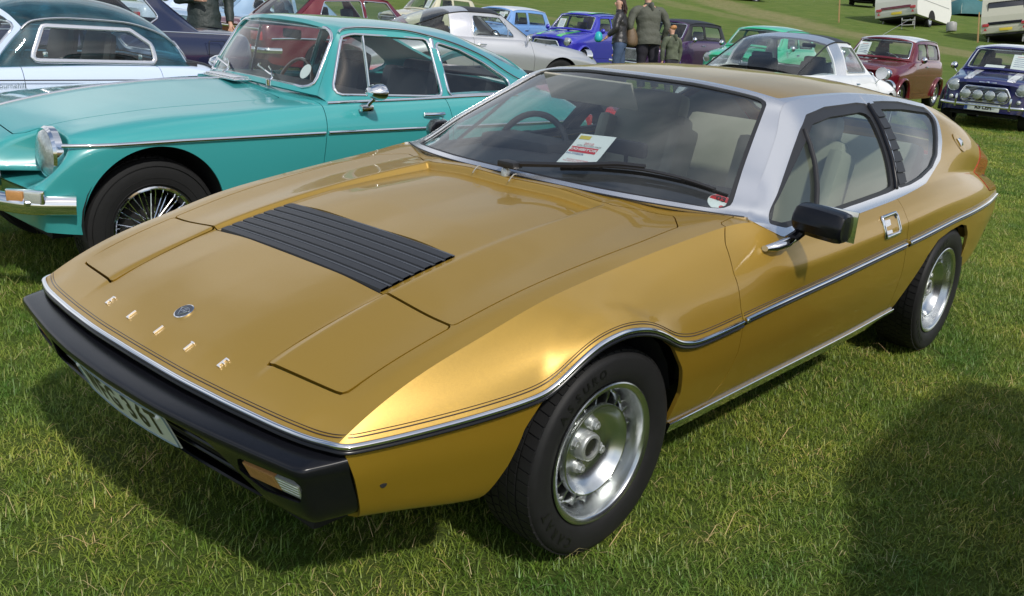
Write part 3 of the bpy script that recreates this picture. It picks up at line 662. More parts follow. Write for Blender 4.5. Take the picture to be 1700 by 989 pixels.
# ------------------------------------------------------------------ the gold coupe
def build_elite():
    root = thing('sports_coupe', 'gold wedge-shaped sports coupe with black louvred bonnet panel, parked in front on the grass', 'car', (0, 0, 0))
    S = elite_surfaces(); XY = lambda V: V[:, :2]; XZ = lambda V: (V.V if hasattr(V, 'V') else V)[:, [0, 2]]
    TH = .005
    def both(fn, s, *a, **k):
        fn(s, *a, **k); fn(s.mirror(), *a, **k)
    # ---------------- bonnet, headlamp lids, louvred panel cut from the top surface
    top = S['top']
    pod = round_poly([(-.708, -.379), (-.676, -.620), (-.380, -.636), (-.380, -.392)], [.006, .022, .006, .006])
    bon = [(-.375, -.636), (.05, -.662), (.300, -.676), (.490, -.676), (.576, -.606), (.545, -.50), (.497, -.430)]
    bon = round_poly(bon + [(x, -y) for x, y in bon[::-1]], [.004, 0, 0, .012, .008, .02, .008, .008, .02, .008, .012, 0, 0, .004])
    gr = np.array([(-.373, -.372), (-.116, -.372), (-.116, .372), (-.373, .372)])
    dtop = np.array([(.585, -.90), (.606, -.757), (.621, -.742), (.900, -.722), (.900, -.90)])
    rest = top
    rest = clip(rest, -sd_poly(XY(rest.V), pod) - .0028); rest = clip(rest, -sd_poly(XY(rest.V), pod * [1, -1]) - .0028)
    rest = clip(rest, -sd_poly(XY(rest.V), bon) - .0026)
    rest = clip(rest, -sd_poly(XY(rest.V), dtop) - .002); rest = clip(rest, -sd_poly(XY(rest.V), dtop * [1, -1]) - .002)
    # trim away what lies under the windscreen
    def cowl(V): return .528 + .197 * np.abs(V[:, 1] / .762) ** 2.6 + .03 - V[:, 0]
    rest = clip(rest, cowl(rest.V))
    add('nose_panel', rest, M_GOLD, root, .014)
    for m in (1, -1):
        p = clip(top, sd_poly(XY(top.V), pod * [1, m]) - .0015); q = p.copy()
        front = np.clip((-.60 - q.V[:, 0]) / .1, 0, 1); q.V[:, 2] += .0035 * front
        add('headlamp_lid', q, M_GOLD, root, .012)
    b = clip(top, sd_poly(XY(top.V), bon) - .0015); b = clip(b, -sd_poly(XY(b.V), gr) - .001)
    add('bonnet', b, M_GOLD, root, .014)
    # louvred black panel: tray + seven long slats
    tray = clip(top, sd_poly(XY(top.V), gr)).off(-.012); lp = add('louvre_panel', tray, M_LOUVRE, root, .004)
    g0, g1 = -.373, -.116; n = 7; w = (g1 - g0) / n
    ys = np.linspace(-.370, .370, 30); V = top.V; sel = (V[:, 0] > -.5) & (V[:, 0] < .1); P = V[sel]
    A_ = np.stack([np.ones(len(P)), P[:, 0], P[:, 0] ** 2, P[:, 1] ** 2], 1); ok_ = np.abs(P[:, 1]) < .33; cf = np.linalg.lstsq(A_[ok_], P[ok_, 2], rcond=None)[0]
    def ztop(x, y):
        return float(cf @ np.array([1, x, x * x, y * y]))
    def ztop_old(x, y):
        d = (P[:, 0] - x) ** 2 + (P[:, 1] - y) ** 2; k = np.argsort(d)[:6]; ww = 1 / (d[k] + 1e-7); return (P[k, 2] * ww).sum() / ww.sum()
    for i in range(n):
        xa = g0 + i * w + .001; xb = xa + w * .66; xc = xa + w * .96
        G = np.array([[(xa, y, ztop(xa, y) - .010), (xa + .003, y, ztop(xa, y) + .0015), (xb, y, ztop(xb, y) + .001), (xb + .002, y, ztop(xb, y) - .003), (xc, y, ztop(xc, y) - .0035), (xc + .001, y, ztop(xc, y) - .010)] for y in ys])
        s_ = grid_surf(G, flip=True)
        if s_.N[:, 2].sum() < 0: s_ = s_.flip()
        sl = solid('louvre_slat', s_, M_LOUVRE, lp, ang=30)
        e_ = sweep([(xc - .003, y, ztop(xc, y) - .003) for y in ys], (0, 0, 1), [(-.0045, 0), (.0045, 0), (.0045, .0014), (-.0045, .0014)])
        solid('louvre_edge', e_, M_LOUVRE2, lp, ang=30)
    # ---------------- flanks
    side, low, gh = S['side'], S['lower'], S['glasshouse']
    dpoly = round_poly([(.606, .90), (.606, .815), (.560, .770), (.532, .700), (.534, .60), (.548, .55), (.551, .47), (.53, .38), (.475, .31), (.44, .20), (1.86, .20), (1.853, .31), (1.838, .40), (1.815, .51), (1.79, .60), (1.768, .66), (1.752, .73), (1.757, .80), (1.76, .90)], .02)
    farch = round_poly([(-.47, .20), (-.385, .29), (-.348, .37), (-.325, .465), (-.275, .535), (-.22, .570), (-.165, .602), (-.11, .626), (-.03, .638), (.06, .625), (.13, .600), (.195, .558), (.255, .485), (.285, .40), (.28, .32), (.265, .20)], .03)
    rarch = round_poly([(1.90, .20), (1.935, .358), (2.02, .45), (2.09, .53), (2.19, .582), (2.348, .601), (2.50, .607), (2.60, .59), (2.665, .54), (2.695, .46), (2.70, .38), (2.68, .20)], .03)
    low = clip(low, -sd_poly(XZ(low.V), farch)); low = clip(low, -sd_poly(XZ(low.V), rarch))
    low = clip(low, .0 + (low.V[:, 0] + .686 + (low.V[:, 2] - .323) * (.745 - .686) / (.488 - .323)))
    gap = .0028
    # gold parts of the glasshouse side: everything outside the bright surround
    surround = round_poly([(.712, .90), (.712, .816), (.735, .804), (.80, .772), (.85, .765), (.98, .767), (1.265, .774), (1.70, .788), (1.86, .796), (2.12, .812), (2.42, .878), (2.535, .943), (2.638, 1.030), (2.678, 1.085), (2.678, 1.30), (.712, 1.30)], [0, 0, .01, .03, .01, .0, .0, .0, .0, .06, .08, .07, .02, 0, 0, 0])
    sA, sB = split(side, lambda V: sd_poly(XZ(V), dpoly), gap); lA, lB = split(low, lambda V: sd_poly(XZ(V), dpoly), gap)
    sA_ = clip(sA, -sd_poly(XZ(sA.V), surround)); 
    ghg = clip(gh, -sd_poly(XZ(gh.V), surround)); gA, gB = split(ghg, lambda V: sd_poly(XZ(V), dpoly), gap)
    sB_ = clip(sB, -sd_poly(XZ(sB.V), surround))
    topd = clip(top, sd_poly(XY(top.V), dtop) - .001); topd = clip(topd, cowl(topd.V) + .012)
    for m in (1, -1):
        f = (lambda s: s) if m == 1 else (lambda s: s.mirror())
        d = weld(join(f(sA_), f(lA), f(gA), topd if m == 1 else topd.mirror()))
        door = add('door', d, M_GOLD, root, .012)
        # recessed handle
        hx0, hx1, hz0, hz1 = 1.525, 1.665, .682, .750
        sel = (side.V[:, 0] > 1.4) & (side.V[:, 0] < 1.8); Q = side.V[sel]; QN = side.N[sel]
        def onside(x, z):
            dd = (Q[:, 0] - x) ** 2 + (Q[:, 2] - z) ** 2; k = np.argsort(dd)[:5]; ww = 1 / (dd[k] + 1e-7); return (Q[k] * ww[:, None]).sum(0) / ww.sum(), QN[k[0]]
        c, nn = onside((hx0 + hx1) / 2, (hz0 + hz1) / 2)
        fr = []
        for x, z in round_poly([(hx0, hz0), (hx1, hz0 + .002), (hx1, hz1 + .004), (hx0, hz1)], .012, 4): p, _ = onside(x, z); fr.append(p + nn * .003)
        fr = np.array(fr); surr = sweep(fr, nn, half_round(.014, .007), closed=True); surr = surr if m == 1 else surr.mirror(); hd = solid('door_handle', surr, M_CHROME, door)
        rec = Surf(np.vstack([fr, c[None]]) - nn * .002, [(i, (i + 1) % len(fr), len(fr)) for i in range(len(fr))]); rec = rec if m == 1 else rec.mirror(); solid('handle_recess', rec, M_BLACKM, door)
        pl = [onside(x, z)[0] + nn * .003 for x, z in ((hx0 + .012, hz0 + .010), (hx0 + .068, hz0 + .010), (hx0 + .068, hz1 - .010), (hx0 + .012, hz1 - .010))]
        pls = Surf(np.array(pl + [p - nn * .004 for p in pl]), [(0, 1, 2, 3), (0, 4, 5, 1), (1, 5, 6, 2), (2, 6, 7, 3), (3, 7, 4, 0)]); pls = pls if m == 1 else pls.mirror(); solid('handle_flap', pls, M_SATIN, door)
        # wings
        fs = clip(sB_, 1.0 - sB_.V[:, 0]); rs = clip(sB_, sB_.V[:, 0] - 1.0); fl = clip(lB, 1.0 - lB.V[:, 0]); rl = clip(lB, lB.V[:, 0] - 1.0)
        wing = add('front_wing', f(weld(join(fs, fl))), M_GOLD, root, .012)
        rlz = round_poly([(3.03, .690), (3.45, .655), (3.45, .92), (3.20, .88)], .04)
        lampz = lambda s_: clip(s_, sd_poly(XZ(s_), rlz) - .002)
        rl_ = [q_ for q_ in (lampz(rs), lampz(clip(gB, gB.V[:, 0] - 1.2))) if len(q_.F)]
        if rl_: add('rear_lamp', f(weld(join(*rl_)).off(.003)), M_REDL, root, .01)
        rs = clip(rs, -sd_poly(XZ(rs), rlz)); gBl = clip(gB, gB.V[:, 0] - 1.2); gBl = clip(gBl, -sd_poly(XZ(gBl), rlz))
        rearq = add('rear_wing', f(weld(join(rs, rl, gBl))), M_GOLD, root, .012)
        # ---- bright surround, seals and glass
        sur = clip(gh, sd_poly(XZ(gh.V), surround)); sur2 = clip(clip(sA, sd_poly(XZ(sA.V), surround)), sA_.V[0, 0] * 0 + 1.0 * np.ones(len(clip(sA, sd_poly(XZ(sA.V), surround)).V)))
        kd = round_poly([(.775, .806), (.845, .790), (1.0, .796), (1.27, .803), (1.68, .816), (1.775, .822), (1.85, .960), (1.905, 1.112), (1.80, 1.119), (1.50, 1.112), (1.33, 1.092), (1.22, 1.045)], [.004, .05, 0, 0, 0, .02, 0, .02, 0, 0, .05, .03])
        kq = round_poly([(1.795, .822), (1.93, .824), (2.09, .836), (2.27, .860), (2.40, .898), (2.50, .955), (2.60, 1.02), (2.645, 1.072), (2.30, 1.108), (2.1, 1.116), (1.925, 1.118), (1.87, .960)], [.01, 0, .0, .0, .05, .02, .02, .03, 0, 0, .01, 0])
        gd = round_poly([(.800, .818), (.850, .806), (1.0, .809), (1.27, .816), (1.66, .829), (1.745, .836), (1.80, .955), (1.848, 1.078), (1.78, 1.090), (1.50, 1.083), (1.34, 1.066), (1.24, 1.022)], [.004, .03, 0, 0, 0, .02, 0, .02, 0, 0, .04, .02])
        gq = round_poly([(1.885, .831), (1.95, .833), (2.09, .844), (2.27, .868), (2.395, .906), (2.492, .961), (2.588, 1.024), (2.625, 1.056), (2.30, 1.082), (2.1, 1.090), (1.99, 1.093), (1.945, .960)], [.01, 0, .0, .0, .05, .02, .02, .02, 0, 0, .01, 0])
        sil = clip(sur, -sd_poly(XZ(sur.V), kd)); sil = clip(sil, -sd_poly(XZ(sil.V), kq))
        sx = clip(side, sd_poly(XZ(side.V), surround)); sil = weld(join(sil, sx))
        add('window_surround', f(sil.off(.0022)), M_SATIN, root, .012)
        sd_ = clip(clip(gh, sd_poly(XZ(gh.V), kd)), None if False else -sd_poly(XZ(clip(gh, sd_poly(XZ(gh.V), kd)).V), gd))
        add('door_seal', f(sd_.off(-.003)), M_BLACKM, root, .012)
        sq = clip(gh, sd_poly(XZ(gh.V), kq)); sq = clip(sq, -sd_poly(XZ(sq.V), gq)); add('quarter_seal', f(sq.off(-.003)), M_BLACKM, root, .012)
        gl = clip(gh, sd_poly(XZ(gh.V), gd) + .004).off(-.010); add('door_window', f(gl), M_EGLASS, root)
        gl = clip(gh, sd_poly(XZ(gh.V), gq) + .004).off(-.010); add('quarter_window', f(gl), M_EGLASS, root)
        GH = gh.V
        def on_gh(x, z, o=0.):
            dd = (GH[:, 0] - x) ** 2 + (GH[:, 2] - z) ** 2; k = np.argsort(dd)[:6]; ww = 1 / (dd[k] + 1e-7); return (GH[k] * ww[:, None]).sum(0) / ww.sum() + gh.N[k[0]] * o, gh.N[k[0]]
        # quarter-light bar, door pillar bead, louvres behind the pillar
        p = np.array([on_gh(1.262 - .19 * t + .018 * math.sin(PI * t), 1.05 - .245 * t, -.004)[0] for t in np.linspace(0, 1, 12)]); nn = on_gh(1.15, .95)[1]
        solid('quarter_light_bar', f(sweep(p, nn, half_round(.020, .011))), M_BLACKM, root)
        p = np.array([on_gh(1.777 + .128 * t, .824 + .288 * t, -.001)[0] for t in np.linspace(0, 1, 12)])
        solid('pillar_bead', f(sweep(p, on_gh(1.85, .95)[1], half_round(.020, .012))), M_BLACKP, root)
        for i in range(7):
            t0, t1 = i / 7, (i + .93) / 7; a = []
            for t, o in ((t0, .0045), (t1, .0005)):
                z = .836 + .266 * t; xl = 1.815 + .115 * t; xr = xl + .082
                a += [on_gh(xl, z, o)[0], on_gh(xr, z, o)[0]]
            a = np.array(a); base = np.array([on_gh(1.815 + .115 * t0, .836 + .266 * t0, -.006)[0], on_gh(1.897 + .115 * t0, .836 + .266 * t0, -.006)[0], on_gh(1.815 + .115 * t1, .836 + .266 * t1, -.008)[0], on_gh(1.897 + .115 * t1, .836 + .266 * t1, -.008)[0]])
            V_ = np.vstack([a, base]); sl_ = Surf(V_, [(0, 1, 3, 2), (0, 4, 5, 1), (0, 2, 6, 4), (1, 5, 7, 3), (2, 3, 7, 6)]); solid('pillar_louvre', f(sl_), M_BLACKM, root, ang=20)
        # maker's small plate at the head of the pillar
        c, nn = on_gh(1.935, 1.128, .004); tb = [on_gh(1.935 + a, 1.128 + b_, .004)[0] for a, b_ in ((-.042, -.017), (.042, -.017), (.038, .014), (-.040, .014))]
        solid('pillar_plate', f(Surf(np.array(tb + [q_ - nn * .008 for q_ in tb]), [(0, 1, 2, 3), (0, 4, 5, 1), (1, 5, 6, 2), (2, 6, 7, 3), (3, 7, 4, 0)])), M_SATIN, root)
        # ---- bright trim strip with black lower edge, coach lines
        fine = lambda a, b_, n: np.linspace(a, b_, n)
        t_all = lambda x: smooth_curve(E_T, x, .016)
        nv = 22; Gs = side.V.reshape(-1, nv, 3); Gn = side.N.reshape(-1, nv, 3)
        if Gs[0, 0, 2] < Gs[0, -1, 2] and False: pass
        def along(dist, xa, xb):
            pts, nr = [], []
            for r_, q_ in zip(Gs, Gn):
                if not xa <= r_[-1, 0] <= xb: continue
                ds = np.concatenate([[0], np.cumsum(np.linalg.norm(np.diff(r_[::-1], axis=0), axis=1))]); rv = r_[::-1]
                pts.append([np.interp(dist, ds, rv[:, k]) for k in range(3)]); nr.append(q_[-2])
            return np.array(pts), np.array(nr)
        for (xa, xb) in ((.548, 1.775), (1.80, 3.375)):
            for nm, dist, w_, h_, mt in (('bright_trim', .001, .012, .0085, M_CHROME), ('rubber_trim', -1, .011, .0075, M_BLACKP), ('coach_line', .0125, .0030, .0012, M_LINE), ('coach_line', .0195, .0020, .0012, M_LINE)):
                if dist > 0: P_, N_ = along(dist, xa, xb)
                else:
                    P_, N_ = along(.001, xa, xb); P_ = P_ - np.array([0, 0, 1.]) * .0115
                solid(nm, f(sweep(P_ + N_ * .0008, N_, half_round(w_, h_))), mt, root)
            e0, n0 = along(.001, xa, xb); solid('trim_end', f(xform(lathe([(.0, -.010), (.0055, -.009), (.008, -.004), (.008, .002)], 12), RT(e0[0] + np.array([.010, -.002, -.003])))), M_CHROME, root)
        # ---- sill: bright strip and dark rocker below
        xs = np.linspace(.30, 1.93, 40); sl = smooth_curve(E_SILL, xs, .05)
        P_ = np.stack([xs, sl[:, 0] + .006, sl[:, 1] - .017], 1)
        solid('sill_strip', f(sweep(P_, (0, -1, -.34), [(-.027, -.02), (-.027, .0105), (-.0255, .0125), (.006, .0135), (.022, .004), (.023, -.02)])), M_CHROME, root)
        solid('sill_seal', f(sweep(P_ + [0, 0, .0215], (0, -1, .1), half_round(.006, .011))), M_BLACKM, root)
        P2 = np.stack([xs, sl[:, 0] + .16, sl[:, 1] - .035], 1); solid('rocker', f(sweep(P2, (0, -1, 0), [(-.05, -.05), (-.05, .03), (.03, .055), (.05, -.05)])), M_DARK, root)
        # wheel-arch liners
        for poly, nmx in ((farch, 0.), (rarch, 0.)):
            pts = [p_ for p_ in poly if p_[1] > .30]; c_ = np.mean(pts, 0)
            G = []
            for p_ in pts:
                y0 = np.interp(p_[0], [-.4, 0, .3, 2, 2.5, 2.8], [-.80, -.865, -.86, -.865, -.865, -.845]); yb = y0 + (.02 if p_[1] > .4 else .03)
                dx = (p_ - c_) * .04
                G.append([(p_[0], yb, p_[1]), (p_[0] + dx[0], yb + .02, p_[1] + dx[1]), (p_[0] + dx[0], -.56, p_[1] + dx[1]), (c_[0], -.56, .30)])
            lin = grid_surf(np.array(G)); add('arch_liner', f(lin), M_DARK, root)
        # front wing repeater/plug
        xk = along(.002, -.60, -.58)[0]
        cpl = Surf(*[(lambda q_: (q_.V, q_.F))(xform(lathe([(0, -.004), (.008, -.003), (.009, 0)], 14), RT((-.655, -.731, .398), rz=-.30)))][0]); solid('jacking_plug', f(cpl), M_DARK, root)
    # trim strip round the nose (one piece, wing to wing)
    xs = np.linspace(.533, -.757, 170); tl = smooth_curve(E_T, xs, .016)
    left = np.stack([xs, tl[:, 0], tl[:, 1]], 1); nz = top.V.reshape(-1, top.V.shape[0] // len(np.unique(np.round(top.V[:, 0], 9))) if False else 71, 3) if False else None
    ncol = None
    # nose edge = first row of the top surface
    row = S['top'].V[:  [i for i in range(1, 400) if (S['top'].V[i, 1] - S['top'].V[i - 1, 1]) * (S['top'].V[1, 1] - S['top'].V[0, 1]) < 0][0]]
    if row[0, 1] > row[-1, 1]: row = row[::-1]
    rowN = S['top'].N[:len(row)]
    path = np.vstack([left[:-1], row[1:-1], (left * [1, -1, 1])[::-1][1:]])
    def resample(P, n):
        d = np.concatenate([[0], np.cumsum(np.linalg.norm(np.diff(P, axis=0), axis=1))]); x = np.linspace(0, d[-1], n); return np.stack([np.interp(x, d, P[:, k]) for k in range(3)], 1)
    def gsm(P, s):
        k = int(3 * s); w = np.exp(-.5 * (np.arange(-k, k + 1) / s) ** 2); w /= w.sum(); Q = np.vstack([np.repeat(P[:1], k, 0), P, np.repeat(P[-1:], k, 0)])
        Q[:k] = 2 * P[0] - P[1:k + 1][::-1]; Q[-k:] = 2 * P[-1] - P[-k - 1:-1][::-1]
        return np.stack([np.convolve(Q[:, j], w, 'valid') for j in range(3)], 1)
    P_ = gsm(resample(path, 900), 3.2)
    T = np.gradient(P_, axis=0); T /= np.linalg.norm(T, axis=1, keepdims=True)
    out = np.cross(T, [0, 0, 1.]); c0 = P_.mean(0)
    out *= np.sign(((P_ - np.array([.2, 0, .5])) * out).sum(1))[:, None]
    upv = out * 1.0 + np.array([0, 0, .35])
    P_ = P_ + out * .001
    nrm = out * .9 + np.array([0, 0, .55])
    solid('bright_trim', sweep(P_ + out * .003 - np.array([0, 0, .001]), upv, half_round(.014, .0085)), M_CHROME, root)
    solid('rubber_trim', sweep(P_ + out * .002 + [0, 0, -.0125], out + [0, 0, -.1], half_round(.012, .009)), M_BLACKP, root)
    # coach lines above it: follow the body just inside the strip
    allv = np.vstack([S['top'].V, S['side'].V, S['side'].mirror().V]); alln = np.vstack([S['top'].N, S['side'].N, S['side'].mirror().N])
    kd_ = __import__('mathutils').kdtree.KDTree(len(allv))
    for i, v in enumerate(allv): kd_.insert(v, i)
    kd_.balance()
    for dist, w_ in ((.0135, .0030), (.0205, .0020)):
        inn = -out; q = []; qn = []
        for p, o_ in zip(P_[::2], out[::2]):
            steep = np.clip((p[0] + .74) / .12, 0, 1)
            d = np.array([-o_[0], -o_[1], 0]) * (1 - steep) * .80 + np.array([-o_[0] * .35, -o_[1] * .35, .93]) * steep + np.array([0, 0, .55]) * (1 - steep)
            t = p + d / np.linalg.norm(d) * (dist + .002)
            ids = [kd_.find_n(t, 6)][0]; nn = np.mean([alln[i] for _, i, _ in ids], 0); nn /= np.linalg.norm(nn); pc = np.mean([allv[i] for _, i, _ in ids[:4]], 0)
            t = t - nn * ((t - pc) @ nn); q.append(t); qn.append(nn)
        q = gsm(np.array(q), 2.0); qn = np.array(qn)
        solid('coach_line', sweep(q + qn * .0006, qn, half_round(w_, .0012)), M_LINE, root)
    # ---------------- roof, tailgate, windscreen
    rf = S['roof']
    silr = lambda V: np.minimum(np.interp(V[:, 0], [1.2, 1.27, 1.35, 1.5, 2.65, 2.72], [.50, .535, .548, .553, .553, .60]) - np.abs(V[:, 1]), V[:, 0] - (1.224 + .060 * np.clip(np.abs(V[:, 1]) / .56, 0, 1) ** 2))
    gate = np.array([(2.30, -.50), (3.30, -.58), (3.30, .58), (2.30, .50)]); hg = round_poly(gate, .08)
    gold = clip(rf, silr(rf.V)); silv = clip(rf, -silr(rf.V)); silv = clip(silv, 2.72 - silv.V[:, 0]); 
    gold2 = clip(clip(rf, -silr(rf.V)), clip(rf, -silr(rf.V)).V[:, 0] - 2.72); gold = weld(join(gold, gold2))
    gold = clip(gold, -sd_poly(XY(gold.V), hg))
    add('roof_panel', gold, M_GOLD, root, .012)
    add('roof_rail', silv.off(.0015), M_SATIN, root, .010)
    add('tailgate_window', clip(rf, sd_poly(XY(rf.V), hg)).off(-.006), M_EGLASS, root)
    add('tailgate_seal', clip(clip(rf, sd_poly(XY(rf.V), hg) + .004), .02 - sd_poly(XY(clip(rf, sd_poly(XY(rf.V), hg) + .004).V), hg)).off(.001), M_BLACKM, root, .004)
    hl = clip(rf, np.minimum(.54 - np.abs(rf.V[:, 1]), 2.3 - rf.V[:, 0])).off(-.028); add('headlining', hl, M_GREYV, root)
    W = S['screen']; nW = W.V.reshape(34, 61, 3); tt = np.repeat(np.linspace(0, .73, 34), 61); yy = W.V[:, 1]; D2 = np.stack([yy, tt], 1)
    gp = round_poly([(-.712, .026), (-.35, .020), (0, .020), (.35, .020), (.712, .026), (.522, .706), (.25, .712), (-.25, .712), (-.522, .706)], [.05, 0, 0, 0, .05, .07, 0, 0, .07])
    sdg = sd_poly(D2, gp)
    add('windscreen_surround', clip(W, -sdg).off(.002), M_SATIN, root, .012)
    add('windscreen', clip(W, sdg + .006).off(-.006), M_SCREEN, root)
    add('windscreen_seal', clip(clip(W, sdg + .0005), .012 - sdg[:0].sum() - sd_poly(np.stack([clip(W, sdg + .0005).V[:, 1], clip(Surf(np.c_[D2, np.zeros(len(D2))], W.F, W.N), sdg + .0005).V[:, 1]], 1), gp)).off(-.003), M_BLACKM, root, .002)
    # fine dark joint where the bright surround meets the cowl
    v = np.linspace(-1, 1, 60); bs = np.stack([.528 + .197 * np.abs(v) ** 2.6 - .003, .762 * v, .8365 - .013 * v * v], 1)
    solid('cowl_joint', sweep(bs, (0, 0, 1), half_round(.006, .003)), M_BLACKM, root)
    # tail: panel, lamps, bumper
    s0 = S['side'].V.reshape(-1, 22, 3)[-1]; g0_ = S['glasshouse'].V.reshape(-1, 25, 3)[-1]; r0 = S['roof'].V.reshape(90, -1, 3)[-1]; l0 = S['lower'].V.reshape(-1, 23, 3)[-1]
    order = list(l0[::-1]) + list(s0[::-1][1:]) + list(g0_[::-1][1:] if g0_[0, 2] > g0_[-1, 2] else g0_[1:])
    order = np.array(order); half = order
    G = np.stack([np.stack([h, np.array([3.40 + .06 * max(0, 1 - abs(h[2] - .66) / .3), h[1] * .93, h[2] * .985 + .008]), np.array([3.42 + .05 * max(0, 1 - abs(h[2] - .66) / .3), 0, h[2] + (.04 if h[2] > .8 else 0)]), np.array([3.40 + .06 * max(0, 1 - abs(h[2] - .66) / .3), -h[1] * .93, h[2] * .985 + .008]), h * [1, -1, 1]]) for h in half])
    tp = grid_surf(G)
    if tp.N[:, 0].sum() < 0: tp = tp.flip()
    add('tail_panel', tp, M_GOLD, root, .01)
    for m in (1, -1):
        lam = box(.05, .36, .12, (3.445, -.50 * m, .735), .012); solid('tail_lamp', lam, M_REDL, root)
    pts = np.array([(3.38, -.74, .52), (3.43, -.69, .52), (3.47, -.5, .52), (3.49, 0, .52), (3.47, .5, .52), (3.43, .69, .52), (3.38, .74, .52)]); 
    solid('rear_bumper', sweep(gsm(resample(pts, 60), 3), (0, 0, 1), [(-.03, -.09), (.03, -.09), (.045, .05), (.02, .07), (-.03, .07)]), M_BLACKP, root)
    # filler flap recess with chrome cap on the rear pillar
    for m in (1, -1):
        f = (lambda s: s) if m == 1 else (lambda s: s.mirror())
        c = np.array([2.762, -.722, .925]); i = np.argmin(((gh.V - c) ** 2).sum(1)); nn = gh.N[i]; c = gh.V[i]; tx = np.array([.80, .10, -.60]); tx -= nn * (tx @ nn); tx /= np.linalg.norm(tx); ty = np.cross(nn, tx)
        ring = np.array([c + tx * .070 * math.cos(a) + ty * .036 * math.sin(a) + nn * .001 for a in np.linspace(0, 2 * PI, 33)[:-1]])
        rr_ = [c + tx * .062 * math.cos(a) + ty * .030 * math.sin(a) + nn * .0015 for a in np.linspace(0, 2 * PI, 33)[:-1]]
        rec = Surf(np.vstack([ring, np.array(rr_), c[None] + nn * .0022]), [(k, (k + 1) % 32, 32 + (k + 1) % 32, 32 + k) for k in range(32)] + [(32 + k, 32 + (k + 1) % 32, 64) for k in range(32)])
        solid('filler_recess', f(rec), M_GOLD, root, ang=60)
        st = [c + (tx * math.cos(a) * (.036 if k % 2 == 0 else .022) + ty * math.sin(a) * (.024 if k % 2 == 0 else .014)) + nn * .006 for k, a in enumerate(np.linspace(0, 2 * PI, 9)[:-1])]
        s_ = Surf(np.vstack([np.array(st), np.array(st) - nn * .006, (c + nn * .016)[None]]), [(k, (k + 1) % 8, 16) for k in range(8)] + [(k, k + 8, (k + 1) % 8 + 8, (k + 1) % 8) for k in range(8)])
        solid('filler_cap', f(s_), M_CHROME, root, ang=15)
    # ---------------- front bumper, number plate, lamps
    yv = np.array([-.72, -.66, -.5, -.35, -.2, 0, .2, .35, .5, .66, .72])
    def bplan(kind):
        if kind == 'inner': fx = [(-.768, .660), (-.790, .55), (-.812, .38), (-.823, .2), (-.828, 0)]; sidex = (-.745, .705); z = .487; zs = .487
        elif kind == 'edge': fx = [(-.836, .685), (-.866, .52), (-.891, .35), (-.905, .2), (-.911, 0)]; sidex = (-.742, .722); z = .470; zs = .474
        elif kind == 'edge2': fx = [(-.838, .687), (-.868, .52), (-.893, .35), (-.907, .2), (-.913, 0)]; sidex = (-.741, .7235); z = .461; zs = .463
        elif kind == 'low': fx = [(-.770, .640), (-.788, .50), (-.800, .33), (-.806, .2), (-.808, 0)]; sidex = (-.676, .680); z = .305; zs = .316
        else: fx = [(-.735, .62), (-.75, .50), (-.76, .33), (-.765, .2), (-.768, 0)]; sidex = (-.665, .64); z = .288; zs = .300
        f_ = np.array(fx)[::-1]; yy_ = np.linspace(0, f_[-1, 1], 40); xx = pchip(f_[:, 1], f_[:, 0], yy_); P = np.stack([xx, -yy_, np.full(40, z)], 1)
        e = np.array([sidex[0], -sidex[1], zs]); sd = np.array([P[-1] + (e - P[-1]) * t for t in np.linspace(0, 1, 13)[1:]]); P = np.vstack([P, sd])
        for _ in range(2): P[37:44] = (P[36:43] + 2 * P[37:44] + P[38:45]) / 4
        return np.vstack([P[::-1] * [1, 1, 1], P[1:] * [1, -1, 1]])
    inner, edge, edge2, lowr, back = [bplan(k) for k in ('inner', 'edge', 'edge2', 'low', 'back')]
    gtop = grid_rails([inner, inner * .15 + edge * .85 + np.array([0, 0, .0028]), edge, edge2, edge2 * .86 + lowr * .14 + [-.001, 0, 0], lowr, back], [5, 3, 2, 3, 12, 2])
    bs_ = grid_surf(gtop)
    if (bs_.N @ np.array([-.6, 0, .5])).sum() < 0: bs_ = bs_.flip()
    Y = bs_.V[:, 1]; Z = bs_.V[:, 2]; YZ = np.stack([np.abs(Y), Z], 1); fr_ = bs_.V[:, 0] < -.755
    op1 = round_poly([(-.1, .455), (.325, .451), (.395, .446), (.52, .330), (.50, .322), (-.1, .318)], .012)
    op2 = round_poly([(.492, .434), (.668, .440), (.672, .42), (.650, .372), (.535, .360), (.475, .390)], .010)
    ph = np.maximum(sd_poly(YZ, op1), sd_poly(YZ, op2)); ph = np.where((bs_.V[:, 0] < -.74) & (np.abs(Y) < .68), ph, -.05)
    bump = add('front_bumper', clip(bs_, -ph), M_BLACKP, root, .006)
    rec = clip(bs_, ph + .004).off(-.045); add('bumper_recess', rec, M_DARK, root)
    # grille bars behind the opening
    for zz_ in (.36, .40):
        solid('grille_bar', tube([(-.80 - (zz_ - .3) * .5 + .02 * abs(y / .45) ** 2, y, zz_) for y in np.linspace(-.46, .46, 12)], .005, 6), M_BLACKP, root)
    # number plate, leaning with the bumper
    plate = thing('x', 'x', 'x'); bpy.data.objects.remove(plate)
    pc = np.array([-.8755, 0, .3900]); upd = np.array([-.049, 0, .105]); upd /= np.linalg.norm(upd); nrm_ = np.array([-.105, 0, -.049]); nrm_ /= np.linalg.norm(nrm_)
    MP = Matrix(((0, upd[0], nrm_[0], pc[0]), (-1, upd[1], nrm_[1], pc[1]), (0, upd[2], nrm_[2], pc[2]), (0, 0, 0, 1)))
    def curvex(s):                                                       # the plate bows with the bumper
        V = s.V.copy(); V[:, 2] -= .20 * V[:, 0] ** 2; return Surf(V, s.F)
    g = np.array([[(x, y, 0) for y in (-.055, .055)] for x in np.linspace(-.232, .232, 25)]); ps = grid_surf(g)
    if ps.N[0, 2] < 0: ps = ps.flip()
    pl = add('number_plate', xform(curvex(ps), MP), M_WHITEP, root, .003)
